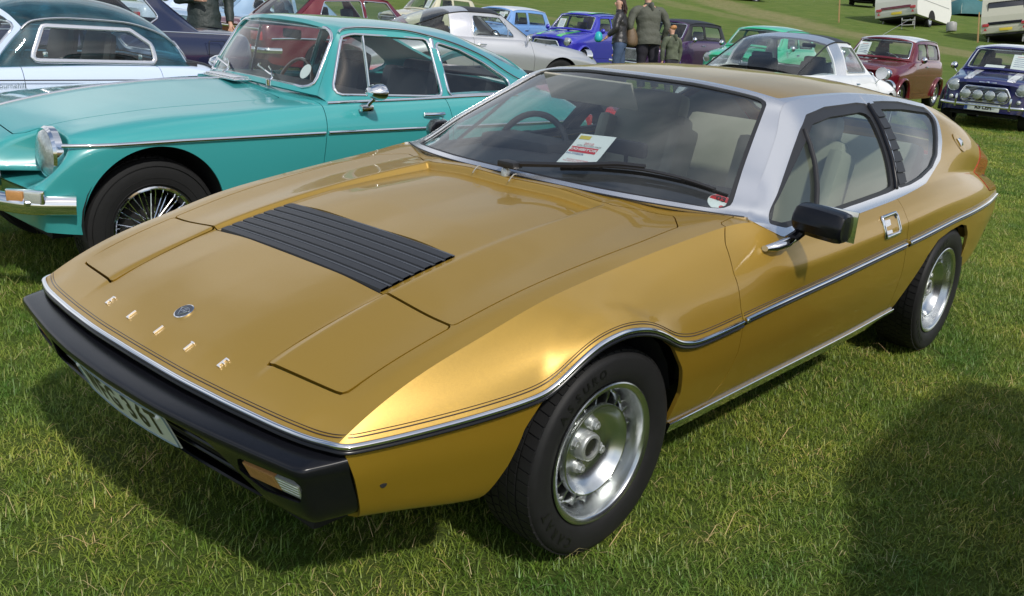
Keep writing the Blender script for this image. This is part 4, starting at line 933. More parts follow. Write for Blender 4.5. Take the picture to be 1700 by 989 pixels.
    rim_ = [(x, y, .001) for x, y in round_poly([(-.230, -.053), (.230, -.053), (.230, .053), (-.230, .053)], .008, 4)]; rim_ = resample(np.array(rim_ + rim_[:1]), 90)[:-1]
    solid('plate_border', xform(curvex(sweep(rim_, (0, 0, 1), half_round(.004, .002), closed=True)), MP), pm('plate_border_blue_grey', (.18, .26, .30), .35), pl)
    px_ = -.182
    for ch, w_ in (('W', .060), ('F', .050), ('G', .060), (' ', .020), ('3', .052), ('6', .054), ('T', .052)):
        if ch != ' ':
            t = text_surf(ch, .104, bold=.0030, sx=.80 if ch != 'W' else .60); t = curvex(Surf(t.V + [px_ + w_ / 2, .002, .0012], t.F)); 
            o_ = solid('plate_letter' if ch.isalpha() else 'plate_digit', xform(t, MP), M_BLACKL, pl)
        px_ += w_ + .0045
    for x in (-.205, .205): solid('plate_screw', xform(curvex(lathe([(.0, .006), (.005, .005), (.0065, 0)], 12, 'z').move((x, .038, 0))), MP), M_PAPER, pl)
    # indicator / side lamps in the bumper corners
    for m in (1, -1):
        f = (lambda s: s) if m == 1 else (lambda s: s.mirror())
        a = np.array([-.852, -.497, .428]); b_ = np.array([-.826, -.664, .430]); dn = np.array([.022, 0, -.044]); q = lambda u, v_: a + (b_ - a) * u + dn * v_ + np.array([.010, 0, 0])
        nn = np.cross(b_ - a, dn); nn /= np.linalg.norm(nn); nn = nn if nn[0] < 0 else -nn
        def lens(u0, u1, v0=.06, v1=1.0, t=.010):
            pts = round_poly([(u0, v0), (u1, v0), (u1 - (.06 if u1 > .9 else 0), v1), (u0 + (.02 if u0 < .1 else 0), v1)], .04, 3); fr_p = np.array([q(u, v_) + nn * t for u, v_ in pts]); bk = fr_p - nn * (t + .006); n_ = len(pts)
            s_ = Surf(np.vstack([fr_p, bk]), [tuple(range(n_))] + [(i, i + n_, (i + 1) % n_ + n_, (i + 1) % n_) for i in range(n_)])
            if (s_.N[:n_] @ nn).sum() < 0: s_ = s_.flip()
            return s_
        il = solid('indicator_lamp', f(lens(0.0, .58)), M_AMBER, root); solid('side_lamp', f(lens(.585, 1.0)), M_CLEAR, root)
        for k in range(16): u = .03 + .033 * k; solid('lens_rib', f(sweep([q(u, .12) + nn * .010, q(u, .94) + nn * .010], nn, half_round(.0035, .0015, 3))), M_AMBER, il)
        for k in range(4): v_ = .2 + .2 * k; solid('lens_rib', f(sweep([q(.60, v_) + nn * .010, q(.97 - .02 * k, v_) + nn * .010], nn, half_round(.003, .0012, 3))), M_CLEAR, il)
    # ---------------- badges
    kt = __import__('mathutils').kdtree.KDTree(len(top.V))
    for i, v in enumerate(top.V): kt.insert(v, i)
    kt.balance()
    def on_top(x, y):
        z = .56
        for _ in range(4): ids = kt.find_n((x, y, z), 5); z = float(np.mean([top.V[i][2] + (x - top.V[i][0]) * -(top.N[i][0] / top.N[i][2]) + (y - top.V[i][1]) * -(top.N[i][1] / top.N[i][2]) for _, i, _ in ids]))
        n_ = np.mean([top.N[i] for _, i, _ in ids], 0); return np.array([x, y, z]), n_ / np.linalg.norm(n_)
    def top_frame(x, y, o=0.):
        c, n_ = on_top(x, y); up = np.array([1, 0, 0]) - n_ * n_[0]; up /= np.linalg.norm(up); rt = np.cross(up, n_)
        return Matrix(((rt[0], up[0], n_[0], c[0] + n_[0] * o), (rt[1], up[1], n_[1], c[1] + n_[1] * o), (rt[2], up[2], n_[2], c[2] + n_[2] * o), (0, 0, 0, 1)))
    def strokes(ch):
        w_, h_, t = .0125, .029, .0040; hw, hh = w_ / 2, h_ / 2
        R = lambda x0, y0, x1, y1: box(x1 - x0, y1 - y0, .005, ((x0 + x1) / 2, (y0 + y1) / 2, .002), .0008)
        if ch == 'E': return join(R(-hw, -hh, -hw + t, hh), R(-hw + t - .0005, hh - t, hw, hh), R(-hw + t - .0005, -t / 2, hw, t / 2), R(-hw + t - .0005, -hh, hw, -hh + t))
        if ch == 'L': return join(R(-hw, -hh, -hw + t, hh), R(-hw + t - .0005, -hh, hw, -hh + t))
        if ch == 'I': return R(-t / 2, -hh, t / 2, hh)
        return join(R(-t / 2, -hh, t / 2, hh - t + .0005), R(-hw, hh - t, hw, hh))
    for ch, x, y in (('E', -.757, .279), ('L', -.766, .141), ('I', -.768, 0), ('T', -.766, -.142), ('E', -.758, -.281)):
        solid('bonnet_letter', xform(strokes(ch), top_frame(x, y, .0005)), M_SATINL, root)
    Mb = top_frame(-.698, 0, .0005)
    bd = solid('badge', xform(lathe([(.0265, -.001), (.0265, .0032), (.024, .0040)], 32, 'z'), Mb), M_CHROME, root)
    solid('badge_face', xform(prism([(.0242 * math.cos(a), .0242 * math.sin(a)) for a in np.linspace(0, 2 * PI, 33)[:-1]], .0037), Mb), pm('badge_dark', (.01, .012, .02), .15, coat=1), bd)
    tri = round_poly([(-.017, -.006), (.017, -.006), (.0165, .008), (.008, .0135), (0, .009), (-.008, .0135), (-.0165, .008)], .004); tri = np.array([(a, b_ * -1) for a, b_ in round_poly([(-.019, .006), (-.006, .013), (.006, .013), (.019, .006), (0, -.019)], .003)]) * [1, -1]
    solid('badge_outline', xform(sweep(resample(np.c_[np.vstack([tri, tri[:1]]), np.full(len(tri) + 1, .0042)], 60)[:-1], (0, 0, 1), half_round(.0014, .0008, 3), closed=True), Mb), M_CHROME, bd)
    tx_ = text_surf('LOTUS', .0092, bold=.0002); solid('badge_letter', xform(Surf(tx_.V + [0, -.001, .0042], tx_.F), Mb), M_CHROME, bd)
    tx_ = text_surf('ACBC', .0070, bold=.0001, sx=.8); solid('badge_monogram', xform(Surf(tx_.V + [0, .0075, .0042], tx_.F), Mb), M_CHROME, bd)
    # ---------------- wipers
    Wt = __import__('mathutils').kdtree.KDTree(len(W.V))
    for i, v in enumerate(W.V): Wt.insert(v, i)
    Wt.balance()
    def on_w(p, o=0.):
        ids = Wt.find_n(p, 4); c = np.mean([W.V[i] for _, i, _ in ids], 0); n_ = np.mean([W.N[i] for _, i, _ in ids], 0); n_ /= np.linalg.norm(n_); p = np.array(p, float); return p - n_ * ((p - c) @ n_) + n_ * o, n_
    piv = np.array([.512, .035, .846])
    solid('wiper_spindle', xform(lathe([(.016, -.02), (.016, .004), (.011, .012), (.0, .014)], 20, 'z'), RT(piv)), M_ALLOYG, root)
    A = [piv + [0, .008, .020], piv + [.02, -.05, .028]] + [on_w(p, .022)[0] for p in ((.60, -.20, .88), (.655, -.33, .90), (.683, -.415, .903))]
    A = resample(np.array(A), 24); wn = on_w((.65, -.3, .89))[1]
    wa = solid('wiper_arm', sweep(A, wn, [(-.009, 0), (.009, 0), (.007, .010), (-.007, .010)]), M_BLACKM, root)
    solid('wiper_boss', box(.05, .075, .022, piv + [.005, -.012, .026], .006), M_BLACKM, wa)
    bl = np.array([on_w((x, y, z), .004)[0] for x, y, z in ((.588, -.145, .870), (.625, -.26, .885), (.672, -.415, .898), (.715, -.55, .894), (.757, -.680, .878))]); bl = resample(gsm(resample(bl, 40), 3), 40)
    wb = solid('wiper_blade', sweep(bl, wn, [(-.0035, 0), (.0035, 0), (.0025, .010), (-.0025, .010)]), M_RUBBER, root)
    br = bl + wn * (.011 + .010 * np.sin(np.linspace(0, PI, 40)))[:, None]; solid('blade_bridge', sweep(br[3:37], wn, [(-.006, 0), (.006, 0), (.005, .004), (-.005, .004)]), M_BLACKM, wb)
    for k in (3, 10, 29, 36): solid('blade_claw', sweep(np.array([bl[k] + wn * .008, br[k] + wn * .002]), bl[k + 1] - bl[k], [(-.006, -.004), (.006, -.004), (.006, .004), (-.006, .004)]), M_BLACKM, wb)
    # rubber joint caps across the cowl trough
    for y in (.158, -.012): solid('washer_tube', tube([(.478, y, .822), (.484, y - .003, .834), (.494, y - .006, .845), (.506, y - .006, .846), (.512, y - .003, .842)], .0022, 6), pm('washer_grey', (.28, .27, .24), .4), root)
    # ---------------- door mirrors
    def mirror():
        prof = [(0, .55), (.18, .86), (.5, 1.0), (.8, 1.0), (1., .98)]
        G = []
        for u, k in [(0, .80), (.04, .93), (.12, .99), (.45, 1.0), (.85, .97), (.96, .90), (1.0, .78)]:
            y = -.905 - .150 * u; hh = .047 * k * (1.0 if u > .2 else .97); dep = .055 * k * (1 - .25 * u)
            sec = [(.030, hh * .92), (.030, -hh * .92), (.024, -hh), (-.3 * dep, -hh * .98), (-.8 * dep, -hh * .62), (-dep, -hh * .1), (-.92 * dep, hh * .35), (-.55 * dep, hh * .88), (-.1 * dep, hh), (.024, hh)]
            G.append([(.815 + a, y, .842 - .012 * u + b_) for a, b_ in sec])
        G = np.array(G); s_ = grid_surf(G, closed=True); n_ = G.shape[1]; F = s_.F + [tuple(range(n_)), tuple(6 * n_ + i for i in range(n_))[::-1]]
        s_ = Surf(s_.V, F)
        if ((s_.V - s_.V.mean(0)) * s_.N).sum() < 0: s_ = s_.flip()
        return s_
    for m in (1, -1):
        f = (lambda s: s) if m == 1 else (lambda s: s.mirror())
        mv = (lambda q_: q_.move((0, .015, 0))) if m == 1 else (lambda q_: xform(q_, Matrix.Translation((.98, .86, 0)) @ Matrix.Rotation(-.5, 4, 'Z') @ Matrix.Translation((-.80, -.895, 0))))
        f0 = f; f = lambda s, f0=f0, mv=mv: mv(f0(s))
        mh = solid('door_mirror', f(mirror()), M_BLACKP, root, ang=28)
        solid('mirror_glass', f(box(.004, .160, .094, (.847, -.994, .836), .001)), M_CHROME, mh)
        sp = [np.array(p) for p in ((.690, -.875, .752), (.712, -.893, .757), (.755, -.908, .767), (.785, -.912, .777))]
        rad = [.011, .017, .018, .014]; G = []
        for p, r_ in zip(sp, rad): G.append([p + np.array([0, math.cos(a) * r_, math.sin(a) * r_ * .8]) for a in np.linspace(0, 2 * PI, 13)[:-1]])
        s_ = grid_surf(np.array(G), closed=True); s_ = Surf(s_.V, s_.F + [tuple(range(12)), tuple(36 + i for i in range(12))[::-1]])
        if ((s_.V - s_.V.mean(0)) * s_.N).sum() < 0: s_ = s_.flip()
        solid('mirror_foot', f(s_), M_CHROME, mh, ang=50)
        solid('mirror_stalk', f(tube([(.775, -.905, .772), (.80, -.915, .785), (.812, -.925, .80)], .017, 10)), M_BLACKP, mh)
    # ---------------- interior
    tub = [(-.6, .12), (-.6, .5)]
    fl = box(2.6, 1.40, .02, (1.75, 0, .27)); solid('cabin_floor', fl, M_GREYV, root)
    solid('bulkhead', box(.03, 1.40, .50, (.56, 0, .55)), M_DARK, root); solid('underbody', box(3.9, 1.10, .04, (1.25, 0, .235), .01), M_DARK, root)
    solid('front_undertray', box(.9, 1.0, .03, (-.28, 0, .27), .01), M_DARK, root)
    dp = [(.55, .835), (.60, .845), (.78, .858), (.92, .862), (1.02, .845), (1.06, .80), (1.05, .62), (.90, .55), (.55, .55)]
    dv = prism(dp, 1.0, -.5, 'y'); g_ = np.linspace(-1, 1, 15); dg = grid_surf(np.array([[(x_ + .17 * abs(v_) ** 2.4, v_ * .61, z_ - .03 * abs(v_) ** 2) for x_, z_ in dp] for v_ in g_]), closed=True); dg = dg if ((dg.V - dg.V.mean(0)) * dg.N).sum() > 0 else dg.flip(); solid('dashboard', dg, M_DASH, root, ang=40)
    solid('instrument_hood', box(.20, .36, .06, (.99, .35, .865), .02), M_DASH, root)
    sw = [(1.02 + .10 * math.sin(a) * .45, .37 + .19 * math.cos(a), .80 + .19 * math.sin(a) * .93) for a in np.linspace(0, 2 * PI, 41)[:-1]]
    st = solid('steering_wheel', sweep(np.array(sw), np.array([.93, 0, -.45]), [(.013 * math.cos(a), .013 * math.sin(a)) for a in np.linspace(0, 2 * PI, 9)[:-1]], closed=True), M_BLACKM, root)
    for a in (.25, PI - .25, -PI / 2): solid('wheel_spoke', tube([(1.04, .37, .80), (1.02 + .045 * math.sin(a), .37 + .18 * math.cos(a), .80 + .177 * math.sin(a))], .009, 6), M_SATIN, st)
    solid('wheel_hub', box(.04, .10, .07, (1.04, .37, .80), .012), M_BLACKM, st)
    def seat(y, tall=True):
        sq = solid('seat_cushion', box(.50, .46, .16, (1.50, y, .42), .05), M_CREAM, root)
        bk = box(.13, .46, .52, (0, 0, .26), .05, taper=(.8, .88)); solid('seat_backrest', xform(bk, RT((1.74, y, .46), ry=.30)), M_CREAM, root)
        hr = box(.10, .30, .20, (0, 0, 0), .045); solid('headrest', xform(hr, RT((1.905, y, .955), ry=.25)), M_CREAM, root)
        for s_ in (-1, 1): solid('seat_bolster', xform(box(.17, .07, .46, (-.03, s_ * .20, .24), .03), RT((1.74, y, .46), ry=.30)), M_CREAM, root)
    seat(.37); seat(-.37)
    for y in (.36, -.36):
        solid('rear_seat', box(.45, .48, .14, (2.25, y, .46), .05), M_CREAM, root); solid('rear_backrest', xform(box(.13, .52, .46, (0, 0, .23), .05), RT((2.47, y, .48), ry=.42)), M_CREAM, root)
    solid('parcel_shelf', box(.65, 1.20, .02, (2.98, 0, .78), .005), M_GREYV, root)
    for m in (1, -1):
        f = (lambda s: s) if m == 1 else (lambda s: s.mirror())
        dc = clip(S['side'], np.minimum(S['side'].V[:, 0] - .62, 2.75 - S['side'].V[:, 0])).off(-.055); add('door_card', f(dc), M_DCARD, root)
        dl = clip(S['lower'], np.minimum(np.minimum(S['lower'].V[:, 0] - .62, 1.9 - S['lower'].V[:, 0]), 1)).off(-.065); add('lower_trim', f(dl), M_DCARD, root)
        qt = clip(gh, np.minimum(-sd_poly(XZ(gh.V), kq) - .004, gh.V[:, 0] - 1.92)).off(-.045); add('quarter_trim', f(qt), M_GREYV, root)
    solid('interior_mirror', box(.03, .20, .055, (.90, -.165, .935), .012), M_DASH, root); solid('mirror_stem', tube([(.92, -.165, .93), (.93, -.165, .86)], .008, 6), M_DASH, root)
    vis = box(.012, .44, .12, (0, 0, 0), .005); solid('sun_visor', xform(vis, RT((1.20, .235, 1.082), ry=-.55, rx=.0)), M_CREAM, root)
    # exhibitor's pass behind the windscreen
    TL, TR_, BR, BL = [np.array(on_w(p, -.018)[0]) for p in ((.79, -.048, .992), (.81, -.190, .998), (.641, -.213, .901), (.631, -.073, .901))]
    pap = thing('paper_pass', 'white exhibitor pass with a red band standing behind the windscreen of the gold coupe', 'paper', (0, 0, 0))
    def pp(u, v_, o=0.):                                                # u right 0..1, v down 0..1
        p = (TL * (1 - u) + TR_ * u) * (1 - v_) + (BL * (1 - u) + BR * u) * v_; nrm_ = np.cross(BL - TL, TR_ - TL); nrm_ /= np.linalg.norm(nrm_); nrm_ = nrm_ if nrm_[0] < 0 else -nrm_
        return p + nrm_ * (o + .010 * abs(v_ - .62) * (1 if v_ > .62 else .4) - .008)
    s_ = grid_surf(np.array([[pp(u, v_) for u in np.linspace(0, 1, 4)] for v_ in np.linspace(0, 1, 9)])); nn_ = pp(0, 0, 1) - pp(0, 0, 0)
    if (s_.N @ nn_).sum() < 0: s_ = s_.flip()
    add('sheet', s_, M_PAPER, pap, .0006)
    def patch(u0, v0, u1, v1, mt, nm, o=.0012):
        q_ = grid_surf(np.array([[pp(u, v_, o) for u in (u0, u1)] for v_ in np.linspace(v0, v1, 5)])); q_ = q_ if (q_.N @ nn_).sum() > 0 else q_.flip(); add(nm, q_, mt, pap)
    patch(.04, .40, .80, .565, M_RED, 'red_band'); patch(.06, .06, .37, .17, M_YEL, 'yellow_logo')
    def ptext(t, u, v_, sz, mt, sx=1., bold=0.):
        ts = text_surf(t, 1.0, bold=bold, sx=sx); V_ = np.array([pp(u + a[0] * sz / .145, v_ - a[1] * sz / .21, .0022) for a in ts.V]); q_ = Surf(V_, ts.F); q_ = q_ if (q_.N @ nn_).sum() > 0 else q_.flip(); solid('printed_line', q_, mt, pap)
    ptext('EXHIBITOR', .42, .483, .021, M_PAPER, 1.05, .02); ptext('2010', .45, .30, .020, M_RED); ptext('SITE ACCESS PASS', .50, .365, .0125, M_BLACKL); ptext('NUMBER', .28, .62, .017, M_BLUE, 1.1)
    ptext('PLEASE REMEMBER', .5, .81, .011, M_RED); ptext('THIS PASS MUST BE DISPLAYED', .5, .865, .0095, M_RED, .85)
    # tax disc and club sticker
    def disc(nm, lab, c0_, r_, m1, m2, txt):
        c, n_ = on_w(c0_, -.010); up = np.array([.5, 0, 1.]); up -= n_ * (up @ n_); up /= np.linalg.norm(up); rt = np.cross(up, n_)
        Mx = Matrix(((rt[0], up[0], n_[0], c[0]), (rt[1], up[1], n_[1], c[1]), (rt[2], up[2], n_[2], c[2]), (0, 0, 0, 1)))
        d = solid(nm, xform(prism([(r_ * math.cos(a), r_ * math.sin(a)) for a in np.linspace(0, 2 * PI, 33)[:-1]], .0012), Mx), m1, root, label=lab)
        hp = [(r_ * .94 * math.cos(a), r_ * .94 * math.sin(a)) for a in np.linspace(.15, PI - .15, 20)]; solid('sticker_band', xform(prism(hp, .0008, .0014), Mx), m2, d)
        t = text_surf(txt, r_ * .85, bold=.0006); solid('sticker_letter', xform(Surf(t.V + [0, r_ * .36, .0028], t.F), Mx), M_BLACKL, d)
        solid('sticker_dot', xform(prism([(r_ * .22 * math.cos(a) + r_ * .3, r_ * .22 * math.sin(a) - r_ * .55) for a in np.linspace(0, 2 * PI, 13)[:-1]], .0008, .0014), Mx), m2, d)
    disc('tax_disc', 'red and white round tax disc', (.735, -.668, .868), .038, M_PAPER, M_RED, '03'); disc('club_sticker', 'pale blue oval sticker', (.70, .622, .868), .034, pm('pale_blue_print', (.35, .55, .60), .5), M_PAPER, 'AA')
    # ---------------- wheels
    def wheel(x, y, rz, flip_):
        w_ = bpy.data.objects.new('wheel', None); COL.objects.link(w_); w_.parent = root; w_.location = (x, y, .295); w_.rotation_euler = (0, 0, rz + (PI if flip_ else 0)); return w_
    tyre_p = [(.176, .150), (.200, .172), (.255, .182), (.285, .176), (.297, .160), (.3005, .13), (.302, .085), (.3005, .04), (.297, .012), (.288, -.004), (.272, -.009), (.240, -.0105), (.212, -.006), (.200, .002), (.190, .012)]
    tyre_p = [(r if r < .21 else .21 + (r - .21) * .815, d) for r, d in tyre_p]; ty = lathe([(r, d) for r, d in tyre_p[::-1]], 96)
    # tread blocks
    nb = 60; bl_ = []
    for ring, (y0, y1) in enumerate(((.004, .038), (.044, .066), (.072, .098), (.104, .126), (.132, .166))):
        for k in range(nb):
            a0 = 2 * PI * (k + .5 * (ring % 2)) / nb; a1 = a0 + 2 * PI / nb * .86; sk = .02 * (1 if ring > 2 else -1)
            def P(a, y, r): return (r * math.cos(a), y, r * math.sin(a))
            r0_, r1_ = (.2985, .2925) if ring == 0 else ((.292, .298) if ring == 4 else (.303, .303)); 
            ro = lambda y: (.2868 if .03 < y < .14 else .2832)
            vs = [P(a0, y0, ro(y0) - .010), P(a1, y0, ro(y0) - .010), P(a1 + sk, y1, ro(y1) - .010), P(a0 + sk, y1, ro(y1) - .010), P(a0, y0, ro(y0)), P(a1, y0, ro(y0)), P(a1 + sk, y1, ro(y1)), P(a0 + sk, y1, ro(y1))]
            bl_.append(vs)
    bv = np.array(bl_).reshape(-1, 3); bf = []
    for i in range(len(bl_)):
        o = i * 8; bf += [(o + 4, o + 5, o + 6, o + 7), (o, o + 1, o + 5, o + 4), (o + 1, o + 2, o + 6, o + 5), (o + 2, o + 3, o + 7, o + 6), (o + 3, o, o + 4, o + 7)]
    tb_ = Surf(bv, bf); cen = bv.reshape(-1, 8, 3)
    if (tb_.N[4::8] * tb_.V[4::8] * [1, 0, 1]).sum() < 0: tb_ = tb_.flip()
    rimp = [(.188, .010), (.1955, .004), (.1965, -.002), (.193, -.004), (.181, -.0005), (.1785, .003), (.1755, .012), (.167, .060), (.1645, .064), (.158, .066), (.1565, .072), (.1565, .115)]
    rim = lathe(rimp, 96)
    dish = lathe([(.1265, .042), (.1275, .026), (.1255, .0225), (.122, .0225), (.119, .026), (.113, .036), (.102, .050), (.088, .0605), (.072, .064), (.066, .064), (.0001, .064)], 96)
    backp = lathe([(.165, .112), (.0001, .112)], 48)
    spokes = []
    for k in range(18):
        a = 2 * PI * (k + .5) / 18; spokes.append(xform(box(.035, .034, .006, (.1425, .058, 0), .0012), RT((0, 0, 0), ry=-a)))
    hub = lathe([(.042, .066), (.040, .050), (.038, .041), (.035, .0385), (.028, .0385), (.0265, .043), (.0265, .052), (.0001, .052)], 48)
    nut = lathe([(.016, .066), (.016, .056), (.0145, .0545), (.0120, .0545), (.0120, .0455), (.0105, .043), (.0060, .043), (.0055, .046), (.0001, .046)], 6)
    cap = lathe([(.025, .050), (.023, .0455), (.0001, .0455)], 32)
    hexn = lathe([(.0175, .066), (.0175, .058), (.015, .056), (.0001, .056)], 20)
    def fixn(s): return s if (s.N[:, 1].sum() < 0) else s.flip()
    proto = {}
    def tyre_text(txt, a_mid, r, size, sp):
        out_ = []
        for i, ch in enumerate(txt):
            a = a_mid - (i - (len(txt) - 1) / 2) * sp; t = text_surf(ch, size, bold=.0008); M_ = Matrix.Rotation(0, 4, 'Y')
            # text x -> tangential (clockwise seen from outside, -y side), text y -> outward radial
            ca, sa = math.cos(a), math.sin(a); rad = np.array([ca, 0, sa]); tan = np.array([-sa, 0, ca]); tan = -tan if np.cross(tan, rad) @ np.array([0, -1, 0]) < 0 else tan
            V_ = np.array([rad * (r + v[1]) + tan * v[0] + np.array([0, -.0118, 0]) for v in t.V]); out_.append(Surf(V_, t.F))
        s_ = join(*out_); return s_ if s_.N[:, 1].sum() < 0 else s_.flip()
    wheels = []
    for (x, y, rz, fl_) in ((0, -.838, -.0324, False), (2.4936, -.8504, 0, False), (0, .838, -.0324, True), (2.4936, .8504, 0, True)):
        w_ = wheel(x, y, rz, fl_)
        if not proto:
            proto['t'] = add('tyre', fixn(ty) if False else ty if ty.N[0:96].mean(0)[1] < .5 else ty, M_RUBBER, w_)
            me = proto['t'].data
            proto['b'] = solid('tyre_tread', tb_, M_RUBBER, w_, ang=20, kind='stuff')
            proto['r'] = solid('rim', rim, M_ALLOY, w_, ang=40); proto['d'] = solid('wheel_dish', dish, M_ALLOY, w_, ang=40); proto['k'] = solid('brake_backing', backp, M_DARK, w_)
            for s_ in spokes: solid('rim_fin', s_, M_ALLOY, w_, ang=30)
            solid('hub', hub, M_ALLOYG, w_, ang=40); solid('hub_cap', cap, pm('hub_cap_dark', (.08, .08, .08), .25, metal=.8), w_, ang=40)
            for k in range(4):
                a = PI / 4 + k * PI / 2 + .38; solid('nut_washer', hexn.move((.0600 * math.cos(a), 0, .0600 * math.sin(a))), M_ALLOYG, w_); solid('wheel_nut', nut.move((.0600 * math.cos(a), 0, .0600 * math.sin(a))), M_ALLOYG, w_, ang=20)
            solid('tyre_valve', tube([(-.150 * .9, .06, -.150 * .62), (-.150 * .86, .030, -.150 * .60)], .0042, 8), M_ALLOYG, w_)
            solid('tyre_lettering', tyre_text('CARAT', PI + .72, .242, .036, .155), M_RUBTXT, w_)
            solid('tyre_lettering', tyre_text('ASSURO', PI - .92 - .1, .242, .034, -.125 if False else .135), M_RUBTXT, w_)
            wheels.append(w_)
        else:
            for ch in list(wheels[0].children):
                c = ch.copy(); COL.objects.link(c); c.parent = w_
    return root
ELITE = build_elite()
# ------------------------------------------------------------------ a kit for the other cars
# every car: x back from the front axle, y to its right, z up; rails run centre, bonnet edge, shoulder, waist, sill
DCAM = (math.cos(CAM_YAW), math.sin(CAM_YAW))
def cam_depth(x, y): return (x - CAM_LOC[0]) * DCAM[0] + (y - CAM_LOC[1]) * DCAM[1]
def rail_x(st, k, x):
    a = np.array([s[k] for s in st], float); return pchip(a[:, 0], a[:, 1:], np.asarray(x, float))
def make_wheel(root, x, y, z, r, rr, w, kind, parts=True, ty=None, steer=0.):
    W = bpy.data.objects.new('wheel', None); COL.objects.link(W); W.parent = root; W.location = (x, y, z); W.rotation_euler = (0, 0, steer + (0 if y < 0 else PI))
    key = (round(r, 3), round(rr, 3), kind)
    if key in WHEELS:
        for ch in WHEELS[key]: c = ch.copy(); COL.objects.link(c); c.parent = W
        return W
    L_ = []
    t = lathe([(rr * .96, .05), (rr * 1.03, .004), (rr + (r - rr) * .35, -.006), (rr + (r - rr) * .7, -.004), (r * .965, .004), (r * .985, .018), (r, .04), (r, w - .03), (r * .97, w), (rr, w - .01)][::-1], 48)
    L_.append(solid('tyre', t, M_RUBBER, W))
    if kind == 'wire':
        L_.append(solid('rim', lathe([(rr * 1.0, .02), (rr * 1.04, -.001), (rr * 1.0, -.003), (rr * .965, .002), (rr * .95, .02), (rr * .90, .035), (rr * .90, .10)], 48), M_CHROME, W))
        L_.append(solid('wheel_hub', lathe([(.035, .08), (.035, .01), (.028, -.012), (.012, -.02), (.0001, -.02)], 20), M_CHROME, W))
        for k in range(36):
            a = 2 * PI * k / 36; b_ = a + (.42 if k % 2 else -.42); d0, d1 = (.015, .035) if k % 2 else (.055, .05)
            L_.append(solid('spoke', tube([(.034 * math.cos(b_), d0, .034 * math.sin(b_)), (rr * .93 * math.cos(a), d1, rr * .93 * math.sin(a))], .0024, 4), M_CHROME, W))
        L_.append(solid('brake_drum', lathe([(.13, .12), (.13, .09), (.0001, .09)], 24), M_DARK, W))
    else:
        m = M_ALLOY if kind in ('alloy', 'minilite') else M_CHROME
        L_.append(solid('rim', lathe([(rr * 1.03, .004), (rr * 1.0, -.004), (rr * .93, .004), (rr * .88, .03), (rr * .80, .04), (rr * .80, .06)], 36), m, W))
        L_.append(solid('wheel_centre', lathe([(rr * .30, .03), (rr * .27, .012), (rr * .12, .006), (.0001, .006)], 20), m, W))
        n = 8 if kind == 'minilite' else (5 if kind == 'alloy' else 12)
        for k in range(n):
            a = 2 * PI * k / n; L_.append(solid('wheel_spoke', xform(box(rr * .62, .018, rr * (.16 if n > 6 else .30), (rr * .55, .030, 0), .004), RT(ry=-a)), m, W))
        L_.append(solid('brake_disc', lathe([(rr * .85, .07), (.0001, .07)], 24), M_DARK, W))
    WHEELS[key] = L_
    return W
WHEELS = {}
LAST = {}

